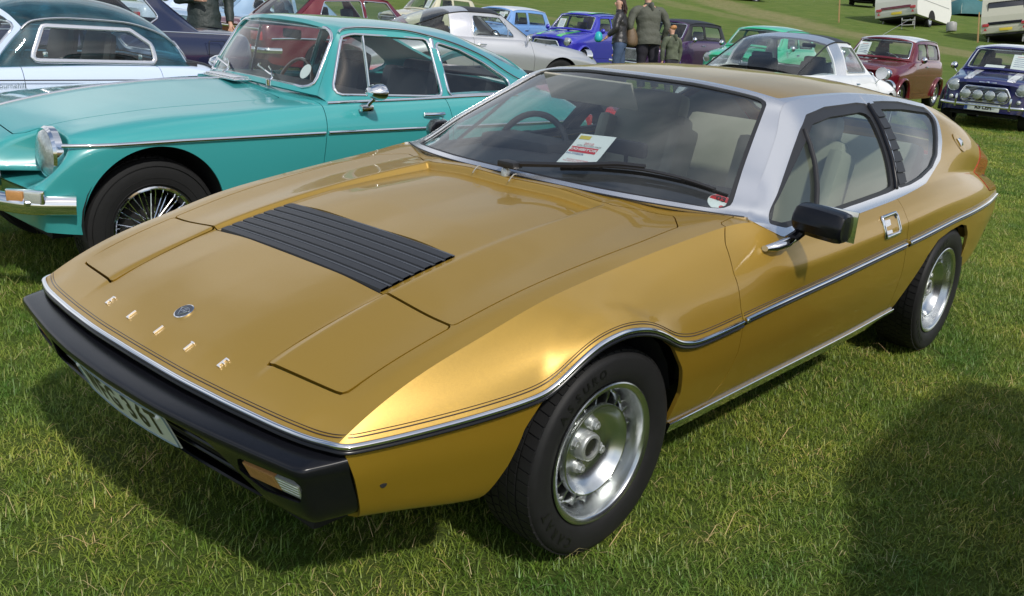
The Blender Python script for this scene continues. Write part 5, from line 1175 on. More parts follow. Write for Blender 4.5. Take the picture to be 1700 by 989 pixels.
def build_car(name, label, cat, pose, sp, paint, group=None, roofm=None, detail=1):
    X, Y, yaw, Z = pose
    root = thing(name, label, cat, (X, Y, Z), yaw, group)
    P = lambda nm, s, m, **k: solid(nm, s, m, root, **k)
    st = sp['st']; K = len(st[0]); n = 26 + int(26 * detail)
    # body surface: smooth along the stations, then across the rails
    S_ = np.array(st, float)                                            # stations, rails, 3
    ch = np.linalg.norm(np.diff(S_, axis=0), axis=2).mean(1); u = np.concatenate([[0], np.cumsum(ch)]); uu = np.linspace(0, u[-1], n * 2)
    R = pchip(u, S_, uu)
    ks = max(1, int(n * 2 * .012)); kern = np.exp(-.5 * (np.arange(-2 * ks, 2 * ks + 1) / ks) ** 2); kern /= kern.sum()
    pad = np.concatenate([2 * R[:1] - R[1:2 * ks + 1][::-1], R, 2 * R[-1:] - R[-2 * ks - 1:-1][::-1]]); R = np.stack([np.stack([np.convolve(pad[:, a, b], kern, 'valid') for b in range(3)], 1) for a in range(K)], 1)
    nseg = [int(4 + 3 * detail)] * (K - 1); nseg[-1] = int(7 + 5 * detail)
    half = grid_rails([R[:, k] for k in range(K)], nseg)
    full = np.concatenate([half[:, ::-1], half[:, 1:] * np.array([1, -1, 1])], 1)
    for cy, cz, xt, r0 in sp.get('carve', []):
        for m in (-1, 1):
            d = np.hypot(full[..., 1] - m * cy, full[..., 2] - cz); w = np.clip(1 - (d - r0) / (r0 * .55), 0, 1); w = w * w * (3 - 2 * w)
            tgt = np.maximum(full[..., 0], xt + (full[..., 2] - cz) * .15); full[..., 0] = full[..., 0] * (1 - w) + tgt * w
    body = grid_surf(full, flip=True)
    if body.N[np.argmax(body.V[:, 2])][2] < 0: body = body.flip()
    caps = []
    for i, b_, sgn in ((0, sp.get('nose_bulge', .06), -1), (-1, sp.get('tail_bulge', .04), 1)):
        sec = full[i]; m = len(sec) // 2; h = sec[:m + 1][::-1]; G = []
        for p in h:
            row = []
            for t in np.linspace(-1, 1, 17):
                x = p[0] + sgn * b_ * (1 - t * t) * (1 - abs((p[2] - .5) / .5) ** 2 * .3) * (abs(p[1]) > .02); row.append((x if abs(p[1]) > .02 else p[0], t * abs(p[1]), p[2]))
            G.append(row)
        c = grid_surf(np.array(G)); c = c if c.N[:, 0].sum() * sgn > 0 else c.flip(); caps.append(c)
    weld_normals(body, *caps, cosmin=.25)
    UR = sp.get('UR')
    root['_'] = 0; del root['_']; LAST['surf'] = body
    if UR:
        hw = .10; a_, b_ = UR[0][0] + .05, UR[-1][0] - .05
        sh = lambda x: -rail_x(st, 2, x)[:, 0]
        xs = np.linspace(a_, b_, 12); yh = sh(xs) - hw
        hole = np.array([(x, -y) for x, y in zip(xs, yh)] + [(x, y) for x, y in zip(xs[::-1], yh[::-1])])
        ph = sd_poly(body.V[:, :2], hole); ph = np.where(body.V[:, 2] > .62, ph, -.2); body = clip(body, -ph)
    for cx, cz, r in sp['arches']:
        ph = np.hypot(body.V[:, 0] - cx, body.V[:, 2] - cz) - r; ph = np.where(np.abs(body.V[:, 1]) > .35, ph, .3); ph = np.where(body.V[:, 2] > cz + r + .05, .3, ph); body = clip(body, ph)
    bonnet = sp.get('bonnet')
    if bonnet is not None:
        bp = round_poly([(x, -y) for x, y in bonnet] + [(x, y) for x, y in bonnet[::-1]], .04)
        ph = sd_poly(body.V[:, :2], bp); ph = np.where(body.V[:, 2] > .55, ph, -.2)
        add('bonnet', clip(body, ph - .0025), paint, root, .01); body = clip(body, -ph - .0025)
    for i, dp in enumerate(sp.get('doors', [])):
        dpoly = round_poly(dp, .03)
        for m in (-1, 1):
            ph = sd_poly(body.V[:, [0, 2]], dpoly); ph = np.where(body.V[:, 1] * m > .45, ph, -.2)
            add('door', clip(body, ph - .0022), paint, root, .01)
            body = clip(body, -ph - .0022)
    add('body', body, paint, root, .012)
    add('front_panel', caps[0], paint, root, .012); add('rear_panel', caps[1], paint, root, .012)
    x0, x1 = st[0][4 if K > 4 else -1][0], st[-1][-1][0]; zs = min(s[-1][2] for s in st)
    P('underbody', box(abs(x1 - x0) - .15, 1.0, .05, ((x0 + x1) / 2, 0, zs + .03)), M_DARK)
    for cx, cz, r in sp['arches']:
        G = [[(cx + (r + .012) * math.cos(a), m_, cz + (r + .012) * math.sin(a)) for m_ in (-.72, -.45)] for a in np.linspace(-.3, PI + .3, 16)]
        yy = abs(rail_x(st, 3, [cx])[0, 0]) - .025
        for m in (-1, 1):
            G = np.array([[(cx + (r + .010) * math.cos(a), m * yy, cz + (r + .010) * math.sin(a)), (cx + (r + .010) * math.cos(a), m * .42, cz + (r + .010) * math.sin(a)), (cx, m * .42, cz - .1)] for a in np.linspace(-.25, PI + .25, 18)])
            add('arch_liner', grid_surf(G), M_DARK, root)
    # glasshouse
    if UR:
        ura = np.array(UR, float); Xg = np.linspace(UR[0][0], UR[-1][0], int(40 + 50 * detail)); rr = smooth_curve(UR, Xg, .02); shp = rail_x(st, 2, Xg)
        rr[0] = ura[0, 1:]; rr[-1] = ura[-1, 1:]
        Rp = np.stack([Xg, rr[:, 0], rr[:, 1]], 1); Sp = np.stack([Xg, shp[:, 0] + .006, shp[:, 1] - .004], 1)
        hgt = np.linalg.norm(Rp - Sp, axis=1)
        mid = (Rp + Sp) / 2; mid[:, 1] -= hgt * .05; mid[:, 2] += hgt * .02
        gh = grid_surf(grid_rails([Rp, mid, Sp], [8, 8])); gh = gh if (gh.N[:, 1].sum() < 0) else gh.flip()
        xr0, xr1 = sp['roofx']; Xr = np.linspace(xr0, xr1, int(24 + 24 * detail)); re_ = smooth_curve(UR, Xr, .02); zc = smooth_curve(sp['ZR'], Xr, .04)[:, 0]
        rl = []
        for k in (0, .35, .7, .9, 1.0):
            z = re_[:, 1] + (zc - re_[:, 1]) * (1 - k ** 2.8); bowx = sp.get('roof_bow', .05) * (1 - k * k)
            x = Xr - bowx * np.clip(1 - (Xr - xr0) / .3, 0, 1) + sp.get('roof_bow_r', .04) * (1 - k * k) * np.clip(1 - (xr1 - Xr) / .3, 0, 1)
            rl.append(np.stack([x, re_[:, 0] * k, z], 1))
        hf = grid_rails(rl, [4, 4, 4, 4]); rf = np.concatenate([hf[:, ::-1], hf[:, 1:] * np.array([1, -1, 1])], 1); ncol = rf.shape[1]
        roof = grid_surf(rf, flip=True); roof = roof if roof.N[:, 2].sum() > 0 else roof.flip()
        def ruled(edge_row, corner, cx, cz, bow):
            v = np.linspace(-1, 1, 33); t = np.linspace(0, 1, 16)[:, None]
            base = np.stack([corner[0] + (cx - corner[0]) * (1 - np.abs(v) ** 2.4), abs(corner[1]) * v, corner[2] + (cz - corner[2]) * (1 - v * v)], 1)
            o = np.argsort(edge_row[:, 1]); E_ = edge_row[o]; top = np.stack([np.interp(v * E_[:, 1].max(), E_[:, 1], E_[:, k]) for k in range(3)], 1)
            W = base[None] + (top - base)[None] * t[..., None]; bo = 4 * t * (1 - t) * bow; W[..., 2] += bo * .8; W[..., 0] += bo * (-.5 if cx < corner[0] else .5)
            L_ = np.linalg.norm(top[16] - base[16]); D2 = np.stack([W[..., 1].ravel(), np.repeat(t * L_, 33)], 1)
            return grid_surf(W), D2, L_, abs(corner[1]), E_[:, 1].max()
        def glaze(edge_row, corner, cx, cz, nm, mg=.035, r=.06, bow=.012, trim=None, frame=None, gm=None):
            W, D2, L_, yb, yt = ruled(edge_row, corner, cx, cz, bow); W = W if (W.N[:, 2].sum() > 0) else W.flip()
            gp = round_poly([(-yb + mg * 1.1, mg), (yb - mg * 1.1, mg), (yt - mg, L_ - mg), (-yt + mg, L_ - mg)], r); sd = sd_poly(D2, gp)
            add(nm + '_frame', clip(W, -sd), frame or paint, root, .02); add(nm, clip(W, sd + .004).off(-.008), gm or M_GLASS, root)
            loop = []
            # chrome or rubber bead on the glass edge
            Wg = W.V; kd = __import__('mathutils').kdtree.KDTree(len(D2))
            for i, d in enumerate(D2): kd.insert((d[0], d[1], 0), i)
            kd.balance()
            for p in np.vstack([gp]):
                ids = kd.find_n((p[0], p[1], 0), 4); ww = np.array([1 / (d + 1e-4) for _, _, d in ids]); loop.append((np.array([Wg[i] for _, i, _ in ids]) * ww[:, None]).sum(0) / ww.sum())
            lp = np.array(loop); d = np.concatenate([[0], np.cumsum(np.linalg.norm(np.diff(np.vstack([lp, lp[:1]]), axis=0), axis=1))]); lp2 = np.stack([np.interp(np.linspace(0, d[-1], 81)[:-1], d, np.append(lp[:, k], lp[0, k])) for k in range(3)], 1)
            nn = W.N.mean(0); P(nm + '_bead', sweep(lp2 + nn * .002, nn, half_round(.020, .008), closed=True), trim or M_CHROME)
            return W
        if sp.get('screen', True): glaze(roof.V.reshape(-1, ncol, 3)[0], ura[0], *sp['scr_c'], 'windscreen', trim=sp.get('scr_trim', M_CHROME), frame=sp.get('scr_frame'), mg=sp.get('scr_mg', .04))
        if sp.get('back'): glaze(roof.V.reshape(-1, ncol, 3)[-1], ura[-1], *sp['back'], 'rear_window', mg=sp.get('back_mg', .08), trim=sp.get('back_trim', M_BLACKM))
        # side glazing
        XZ = lambda s: s.V[:, [0, 2]]
        rest = gh; wins = [round_poly(w, .035) for w in sp['windows']]
        zones = sp.get('gh_zones', [])
        for m in (-1, 1):
            f = (lambda s: s) if m == -1 else (lambda s: s.mirror())
            rest = gh
            for w in wins:
                add('side_window', f(clip(gh, sd_poly(XZ(gh), w) + .003).off(-.008)), M_GLASS, root)
                rest = clip(rest, -sd_poly(XZ(rest), w))
                if sp.get('win_trim') is not None:
                    ids = []
                    for q in np.array(w):
                        dd = ((gh.V[:, [0, 2]] - q) ** 2).sum(1); k = np.argsort(dd)[:4]; ww = 1 / (dd[k] + 1e-6); c_ = (gh.V[k] * ww[:, None]).sum(0) / ww.sum(); ids.append((q[0], c_[1], q[1]))
                    lp = np.array(ids); d = np.concatenate([[0], np.cumsum(np.linalg.norm(np.diff(np.vstack([lp, lp[:1]]), axis=0), axis=1))]); lp2 = np.stack([np.interp(np.linspace(0, d[-1], 71)[:-1], d, np.append(lp[:, k], lp[0, k])) for k in range(3)], 1)
                    P('window_trim', f(sweep(lp2 + [0, -.003, 0], (0, -1, .3), half_round(sp.get('trim_w', .016), .007), closed=True)), sp['win_trim'])
            for poly, mt, nm in zones:
                z_ = clip(rest, sd_poly(XZ(rest), poly)); rest = clip(rest, -sd_poly(XZ(rest), poly))
                if len(z_.F): add(nm, f(z_), mt, root, 0 if mt in (M_GLASS,) else .02)
            if len(rest.F): add('pillar_panel', f(rest), sp.get('pillar_mat', paint), root, .02)
        rz = roof; base_rf = roofm or paint
        for a, b_, mt, nm in sp.get('roof_zones', []):
            z_ = clip(clip(rz, rz.V[:, 0] - a), b_ - clip(rz, rz.V[:, 0] - a).V[:, 0]); add(nm, z_, mt, root, 0 if mt is M_GLASS else .02)
        lim = [z for z in sp.get('roof_zones', [])]
        if not lim: 
            if sp.get('roof_glass'):
                gpo = round_poly(sp['roof_glass'], .06); sdv = sd_poly(roof.V[:, :2], gpo); add('tailgate_window', clip(roof, sdv).off(-.006), M_GLASS, root); add('roof', clip(roof, -sdv), base_rf, root, .02)
            else: add('roof', roof, base_rf, root, .02)
        if sp.get('gutter', True):
            g = Rp[(Xg >= xr0 - .02) & (Xg <= min(xr1, UR[-1][0]) + .01)] + [0, -.004, 0]
            for m in (-1, 1): P('roof_gutter', sweep(g * [1, -m, 1] if m == 1 else g, (0, -1 if m == -1 else 1, .3), half_round(.016, .012)), sp.get('gutter_mat', base_rf))
        # cabin
        zf = zs + .06; xa, xb = UR[0][0], UR[-1][0]; yw = abs(rail_x(st, 2, [(xa + xb) / 2])[0, 0]) - .06
        for m in (-1, 1): P('cabin_side', box(xb - xa + .1, .02, .50, ((xa + xb) / 2, m * yw, .56)), sp.get('trim_mat', M_DASH))
        P('cabin_floor', box(xb - xa, 2 * yw, .02, ((xa + xb) / 2, 0, .34)), M_DARK); P('firewall', box(.02, 2 * yw, .5, (xa + .02, 0, .58)), M_DARK); P('cabin_back', box(.02, 2 * yw, .45, (xb - .02, 0, .58)), M_DARK)
        dx = xa + .20; P('dashboard', box(.30, 2 * yw - .04, .10, (dx, 0, UR[0][2] - .03), .03), M_DASH)
        sx = sp.get('seat_x', (xa + xb) / 2 - .05); sm = sp.get('seat_mat', M_BLACKM)
        for y in (.33, -.33):
            P('seat_backrest', xform(box(.12, .44, .56, (0, 0, .28), .05, taper=(.8, .85)), RT((sx + .15, y, .45), ry=.22)), sm); P('seat_cushion', box(.46, .44, .14, (sx - .1, y, .45), .04), sm)
            if sp.get('headrests', True): P('headrest', xform(box(.09, .26, .16, (0, 0, 0), .04), RT((sx + .31, y, 1.03 - (1.3 - max(z for _, _, z in UR)) * .8), ry=.2)), sm)
        if sp.get('rear_seat'): P('rear_backrest', xform(box(.12, 1.05, .42, (0, 0, .2), .05), RT((sp['rear_seat'], 0, .55), ry=.25)), sm)
        sw = [(dx + .22 + .06 * math.sin(a), .33 + .18 * math.cos(a), UR[0][2] - .06 + .17 * math.sin(a)) for a in np.linspace(0, 2 * PI, 25)[:-1]]
        P('steering_wheel', sweep(np.array(sw), np.array([.9, 0, -.35]), [(.011 * math.cos(a), .011 * math.sin(a)) for a in np.linspace(0, 2 * PI, 7)[:-1]], closed=True), sp.get('wheel_mat', M_BLACKM))
        P('rear_view_mirror', box(.02, .17, .05, (xr0 + .02, 0, max(z for _, _, z in UR) - .07), .01), M_BLACKM)
    # wheels
    for wx in sp['axles']:
        for m in (-1, 1): make_wheel(root, wx, m * sp['track'], sp['wr'], sp['wr'], sp['rr'], .17, sp['wkind'])
    # lamps and bumpers
    def lamp(nm, c, r, mt, bez=M_CHROME, dep=.05, tilt=0.):
        for m in (-1, 1):
            M_ = RT((c[0], m * c[1], c[2]), rz=0, ry=tilt)
            b = P(nm + '_bezel' if nm == 'headlamp' else nm, xform(lathe([(r * 1.12, dep), (r * 1.14, .0), (r * 1.05, -.012), (r * .98, -.008)][::-1], 28, 'x'), M_), bez)
            solid('lens' if nm != 'headlamp' else 'headlamp_lens', xform(lathe([(r, -.006), (r * .9, -.018), (r * .6, -.030), (.0001, -.036)][::-1], 28, 'x'), M_), mt, b)
    for l in sp.get('lamps', []): lamp(*l)
    for b in sp.get('bumpers', []):
        pts, hgt, mt = b; pts = np.array([(x, -y, z) for x, y, z in pts[::-1]] + [(x, y, z) for x, y, z in pts[1 if abs(pts[0][1]) < 1e-6 else 0:]], float)
        d = np.concatenate([[0], np.cumsum(np.linalg.norm(np.diff(pts, axis=0), axis=1))]); q = pchip(d, pts, np.linspace(0, d[-1], 60)); out = np.cross(np.gradient(q, axis=0), [0, 0, 1.]); out /= np.linalg.norm(out, axis=1, keepdims=True)
        cen = np.array([(x0 + x1) / 2, 0, 0]); out *= np.sign(((q - cen) * out).sum(1))[:, None]
        P('bumper', sweep(q, out, half_round(hgt, .035, 8)), mt)
    pl = sp.get('plate')
    if pl:
        (px, pz), txt, sgn, mt = pl[0], pl[1], pl[2], pl[3]
        M_ = Matrix(((0, 0, sgn, px), (sgn, 0, 0, 0), (0, 1, 0, pz), (0, 0, 0, 1)))
        b = P('number_plate', xform(box(.52, .11, .008, (0, 0, 0), .002), M_), mt)
        if txt:
            t = text_surf(txt, .088, bold=.004, sx=.92); solid('plate_lettering', xform(Surf(t.V + [.02 if pl[4:] else 0, 0, .0055], t.F), M_), M_BLACKL, b)
            if pl[4:]: solid('plate_band', xform(box(.045, .10, .003, (-.235, 0, .0045)), M_), M_BLUE, b)
    return root, P

# ---------------- station tables
ST_MINI = [  # centre, bonnet edge, shoulder, waist, sill
 [(-.56, 0, .735), (-.55, -.30, .725), (-.51, -.46, .70), (-.47, -.575, .60), (-.49, -.56, .28)],
 [(-.50, 0, .785), (-.49, -.32, .770), (-.43, -.50, .745), (-.39, -.635, .62), (-.41, -.62, .25)],
 [(-.35, 0, .825), (-.34, -.36, .805), (-.30, -.55, .775), (-.27, -.680, .63), (-.27, -.67, .22)],
 [(.0, 0, .865), (.0, -.40, .845), (.0, -.60, .805), (.0, -.700, .65), (.0, -.69, .20)],
 [(.35, 0, .895), (.35, -.45, .885), (.35, -.64, .85), (.35, -.705, .66), (.35, -.69, .20)],
 [(.60, 0, .91), (.60, -.48, .915), (.60, -.66, .895), (.60, -.705, .66), (.60, -.69, .20)],
 [(1.3, 0, .91), (1.3, -.48, .92), (1.3, -.665, .905), (1.3, -.705, .66), (1.3, -.69, .20)],
 [(2.05, 0, .91), (2.05, -.46, .915), (2.05, -.65, .895), (2.05, -.700, .65), (2.05, -.68, .22)],
 [(2.35, 0, .87), (2.35, -.44, .87), (2.35, -.60, .85), (2.35, -.66, .63), (2.35, -.65, .27)],
 [(2.47, 0, .80), (2.47, -.42, .80), (2.46, -.55, .78), (2.45, -.60, .60), (2.44, -.59, .30)]]
def mini_spec(**k):
    d = dict(st=ST_MINI, UR=[(.44, -.60, .895), (.62, -.565, 1.06), (.78, -.525, 1.235), (1.0, -.525, 1.27), (1.4, -.53, 1.28), (1.8, -.53, 1.265), (2.05, -.53, 1.235), (2.18, -.545, 1.08), (2.30, -.56, .885)],
        ZR=[(.70, 1.285), (1.0, 1.33), (1.4, 1.345), (1.8, 1.33), (2.12, 1.275)], roofx=(.78, 2.06), scr_c=(.36, .925), back=(2.34, .90),
        windows=[[(.70, .925), (1.24, .935), (1.24, 1.215), (.84, 1.205)], [(1.30, .935), (1.98, .93), (1.92, 1.195), (1.30, 1.215)]], win_trim=M_BLACKM, trim_w=.012,
        arches=[(0, .27, .285), (2.036, .27, .285)], axles=[0, 2.036], track=.675, wr=.25, rr=.155, wkind='minilite', bonnet=[(-.46, .32), (-.30, .37), (0, .41), (.36, .46)],
        doors=[[(.50, .30), (1.27, .30), (1.27, .90), (.62, .90), (.50, .62)]], rear_seat=1.75, seat_x=1.15, headrests=True,
        lamps=[('headlamp', (-.475, .500, .655), .088, M_LAMP, M_CHROME, .09), ('indicator', (-.545, .50, .475), .033, M_AMBER, M_CHROME, .06)],
        bumpers=[([(-.60, 0, .375), (-.60, .35, .375), (-.555, .55, .378), (-.48, .635, .38)], .055, M_CHROME), ([(2.53, 0, .40), (2.53, .35, .40), (2.46, .60, .40)], .055, M_CHROME)], gutter_mat=M_CHROME)
    d.update(k); return d
def mini_front(P, root, grille_bars=9, grm=M_CHROME):
    # grille: whiskered oval with level bars
    fr = round_poly([(-.33, .44), (.33, .44), (.37, .54), (.30, .665), (-.30, .665), (-.37, .54)], .05); pts = np.array([(-.612 + .05 * (abs(y) / .37) ** 2, y, z) for y, z in fr])
    d = np.concatenate([[0], np.cumsum(np.linalg.norm(np.diff(np.vstack([pts, pts[:1]]), axis=0), axis=1))]); pts = np.stack([np.interp(np.linspace(0, d[-1], 61)[:-1], d, np.append(pts[:, k], pts[0, k])) for k in range(3)], 1)
    g = P('grille_surround', sweep(pts + [-.012, 0, 0], (-1, 0, 0), half_round(.03, .018), closed=True), M_CHROME)
    gp = prism(fr, .01, 0); V = np.stack([-.605 + .05 * (np.abs(gp.V[:, 0]) / .37) ** 2 - gp.V[:, 2], gp.V[:, 0], gp.V[:, 1]], 1); s_ = Surf(V, gp.F); solid('grille_back', s_ if s_.N[:, 0].mean() < .1 else s_.flip(), M_BLACKM, g)
    for k in range(grille_bars):
        z = .462 + (.645 - .462) * k / (grille_bars - 1); w = .355 - abs(z - .545) * .55
        solid('grille_bar', sweep([(-.620 + .05 * (y / .37) ** 2, y, z) for y in np.linspace(-w, w, 9)], (-1, 0, 0), half_round(.009, .008, 4)), grm, g)
def side_mirror(P, c, mt=M_CHROME, r=.06, both=True):
    for m in ((-1, 1) if both else (-1,)):
        b = P('door_mirror', xform(lathe([(.0001, -.05), (r * .5, -.042), (r * .85, -.02), (r, .0), (r * .97, .006)], 20, 'x'), RT((c[0], m * c[1], c[2]))), mt)
        solid('mirror_glass', xform(lathe([(r * .96, .003), (.0001, .003)][::-1], 20, 'x'), RT((c[0], m * c[1], c[2]))), M_SATIN, b); solid('mirror_stalk', tube([(c[0] - .01, m * c[1], c[2] - r * .6), (c[0] - .01, m * (c[1] - .06), c[2] - r * 1.7)], .008, 6), mt, b)
def door_handle(P, c, mt=M_CHROME):
    for m in (-1, 1): P('door_handle', sweep([(c[0] + x, m * (c[1] + .012 * math.sin(PI * (x + .07) / .14)), c[2]) for x in np.linspace(-.07, .07, 9)], (0, m, 0), half_round(.022, .014)), mt)
def bodyline(P, st, k, xa, xb, o=.004, w=.018, h=.009, mt=M_CHROME, nm='bright_strip', dz=0.):
    x = np.linspace(xa, xb, 50); r = rail_x(st, k, x)
    for m in (-1, 1): P(nm, sweep(np.stack([x, m * (np.abs(r[:, 0]) + o), r[:, 1] + dz], 1), (0, m, 0), half_round(w, h)), mt)

def stripe(P, ya, yb, xa, xb, mt, nm='painted_stripe', zmin=.6, o=.003):
    s_ = LAST['surf']; V = s_.V; ph = np.minimum(np.minimum(V[:, 1] - ya, yb - V[:, 1]), np.minimum(V[:, 0] - xa, xb - V[:, 0])); ph = np.where(V[:, 2] > zmin, ph, -.1)
    c = clip(s_, ph)
    if len(c.F): P(nm, c.off(o), mt)
def flare(P, cx, cz, r, y, mt, st):
    for m in (-1, 1):
        a = np.linspace(-.12, PI + .12, 28); x = cx + (r + .02) * np.cos(a); yy = np.interp(x, [-.5, -.2, 1., 2.2, 2.5], [y - .035, y, y + .01, y, y - .05])
        P('wheel_arch_flare', sweep(np.stack([x, m * (yy + .004), cz + (r + .02) * np.sin(a)], 1), (0, m, .1), half_round(.06, .045)), mt)
ST_SAL = [
 [(-.80, 0, .70), (-.79, -.45, .69), (-.76, -.68, .67), (-.74, -.76, .56), (-.73, -.73, .30)],
 [(-.70, 0, .755), (-.69, -.48, .745), (-.66, -.71, .73), (-.64, -.795, .58), (-.64, -.77, .26)],
 [(-.2, 0, .82), (-.2, -.50, .81), (-.2, -.74, .78), (-.2, -.82, .62), (-.2, -.79, .22)],
 [(.4, 0, .88), (.4, -.50, .87), (.4, -.75, .84), (.4, -.83, .64), (.4, -.80, .20)],
 [(1.2, 0, .89), (1.2, -.5, .89), (1.2, -.76, .875), (1.2, -.83, .65), (1.2, -.80, .20)],
 [(2.3, 0, .92), (2.3, -.5, .91), (2.3, -.75, .89), (2.3, -.83, .66), (2.3, -.80, .20)],
 [(2.9, 0, .92), (2.9, -.5, .915), (2.9, -.73, .88), (2.9, -.81, .66), (2.9, -.79, .24)],
 [(3.45, 0, .89), (3.45, -.5, .885), (3.44, -.70, .86), (3.44, -.78, .64), (3.40, -.75, .30)],
 [(3.50, 0, .82), (3.50, -.5, .81), (3.49, -.68, .79), (3.48, -.74, .62), (3.42, -.72, .34)]]
def sal_spec(**k):
    d = dict(st=ST_SAL, UR=[(.52, -.68, .865), (.80, -.62, 1.10), (1.02, -.57, 1.285), (1.3, -.575, 1.315), (1.8, -.58, 1.32), (2.2, -.575, 1.30), (2.42, -.58, 1.26), (2.66, -.61, 1.08), (2.90, -.64, .905)],
        ZR=[(.95, 1.32), (1.3, 1.365), (1.8, 1.375), (2.2, 1.36), (2.45, 1.31)], roofx=(1.02, 2.42), scr_c=(.40, .90), back=(2.98, .925),
        windows=[[(.80, .905), (1.55, .915), (1.55, 1.265), (1.06, 1.255)], [(1.61, .915), (2.30, .925), (2.46, 1.02), (2.32, 1.225), (1.61, 1.265)]], win_trim=M_CHROME,
        arches=[(0, .30, .33), (2.50, .30, .33)], axles=[0, 2.50], track=.775, wr=.30, rr=.175, wkind='steel', bonnet=[(-.66, .55), (.40, .60)],
        doors=[[(.62, .28), (1.58, .28), (1.58, .93), (.70, .93), (.62, .60)]], rear_seat=2.15, seat_x=1.35,
        lamps=[('headlamp', (-.80, .56, .62), .085, M_LAMP, M_CHROME, .05)],
        bumpers=[([(-.88, 0, .45), (-.86, .5, .45), (-.78, .78, .45), (-.55, .84, .45)], .09, M_CHROME), ([(3.57, 0, .48), (3.56, .5, .48), (3.47, .76, .48), (3.25, .83, .48)], .09, M_CHROME)])
    d.update(k); return d
ST_911 = [
 [(-.86, 0, .46), (-.86, -.35, .47), (-.84, -.52, .50), (-.80, -.62, .44), (-.78, -.60, .26)],
 [(-.80, 0, .56), (-.79, -.36, .57), (-.76, -.56, .60), (-.70, -.68, .50), (-.68, -.66, .24)],
 [(-.55, 0, .64), (-.55, -.38, .645), (-.52, -.58, .72), (-.50, -.75, .58), (-.50, -.73, .22)],
 [(-.1, 0, .745), (-.1, -.40, .745), (-.1, -.60, .795), (-.1, -.80, .62), (-.1, -.78, .20)],
 [(.3, 0, .82), (.3, -.44, .82), (.3, -.66, .83), (.3, -.81, .62), (.3, -.78, .20)],
 [(.65, 0, .86), (.65, -.50, .87), (.65, -.70, .865), (.65, -.80, .64), (.65, -.78, .20)],
 [(1.3, 0, .86), (1.3, -.50, .87), (1.3, -.70, .87), (1.3, -.80, .64), (1.3, -.78, .20)],
 [(2.0, 0, .90), (2.0, -.50, .90), (2.0, -.69, .88), (2.0, -.82, .66), (2.0, -.79, .22)],
 [(2.5, 0, .90), (2.5, -.46, .88), (2.5, -.66, .82), (2.5, -.83, .64), (2.5, -.80, .26)],
 [(2.95, 0, .82), (2.95, -.42, .79), (2.95, -.60, .73), (2.95, -.76, .58), (2.93, -.74, .30)],
 [(3.22, 0, .66), (3.22, -.40, .64), (3.21, -.56, .60), (3.19, -.68, .50), (3.17, -.66, .34)]]
def targa_spec(**k):
    hoopx = (1.56, 1.80)
    d = dict(st=ST_911, UR=[(.52, -.63, .87), (.80, -.56, 1.06), (1.02, -.49, 1.215), (1.2, -.50, 1.235), (1.56, -.51, 1.235), (1.80, -.515, 1.21), (2.2, -.52, 1.08), (2.6, -.53, .93), (2.76, -.54, .865)],
        ZR=[(.95, 1.25), (1.12, 1.30), (1.45, 1.305), (1.80, 1.262), (2.2, 1.15), (2.6, 1.00), (2.76, .91)], roofx=(1.02, 2.74), scr_c=(.36, .875), scr_mg=.035,
        windows=[[(.80, .895), (1.52, .90), (1.50, 1.185), (1.03, 1.175)]], win_trim=M_CHROME, trim_w=.014,
        gh_zones=[([(1.545, .80), (1.88, .80), (1.84, 1.35), (1.545, 1.35)], M_SATIN, 'targa_hoop'), ([(1.90, .885), (2.74, .875), (2.72, .93), (1.87, 1.35)], M_GLASS, 'rear_window')],
        roof_zones=[(.90, 1.545, M_BLACKM, 'roof_top'), (1.545, 1.85, M_SATIN, 'targa_hoop'), (1.85, 2.90, M_GLASS, 'rear_window')], roof_bow_r=.02,
        arches=[(0, .31, .335), (2.27, .31, .335)], axles=[0, 2.27], track=.75, wr=.31, rr=.19, wkind='alloy', bonnet=[(-.70, .36), (.30, .42), (.36, .46)],
        doors=[[(.50, .26), (1.50, .26), (1.55, .50), (1.53, .90), (.58, .90), (.50, .60)]], seat_x=1.35, gutter_mat=M_BLACKM, scr_trim=M_BLACKM,
        lamps=[('headlamp', (-.62, .575, .665), .095, M_LAMP, M_CHROME, .10, -.0)], bumpers=[([(-.90, 0, .36), (-.88, .35, .36), (-.80, .62, .36), (-.62, .73, .36)], .10, M_BLACKP)])
    d.update(k); return d
M_TEAL = car_paint('teal_paint', (.042, .315, .320), 0., .30)
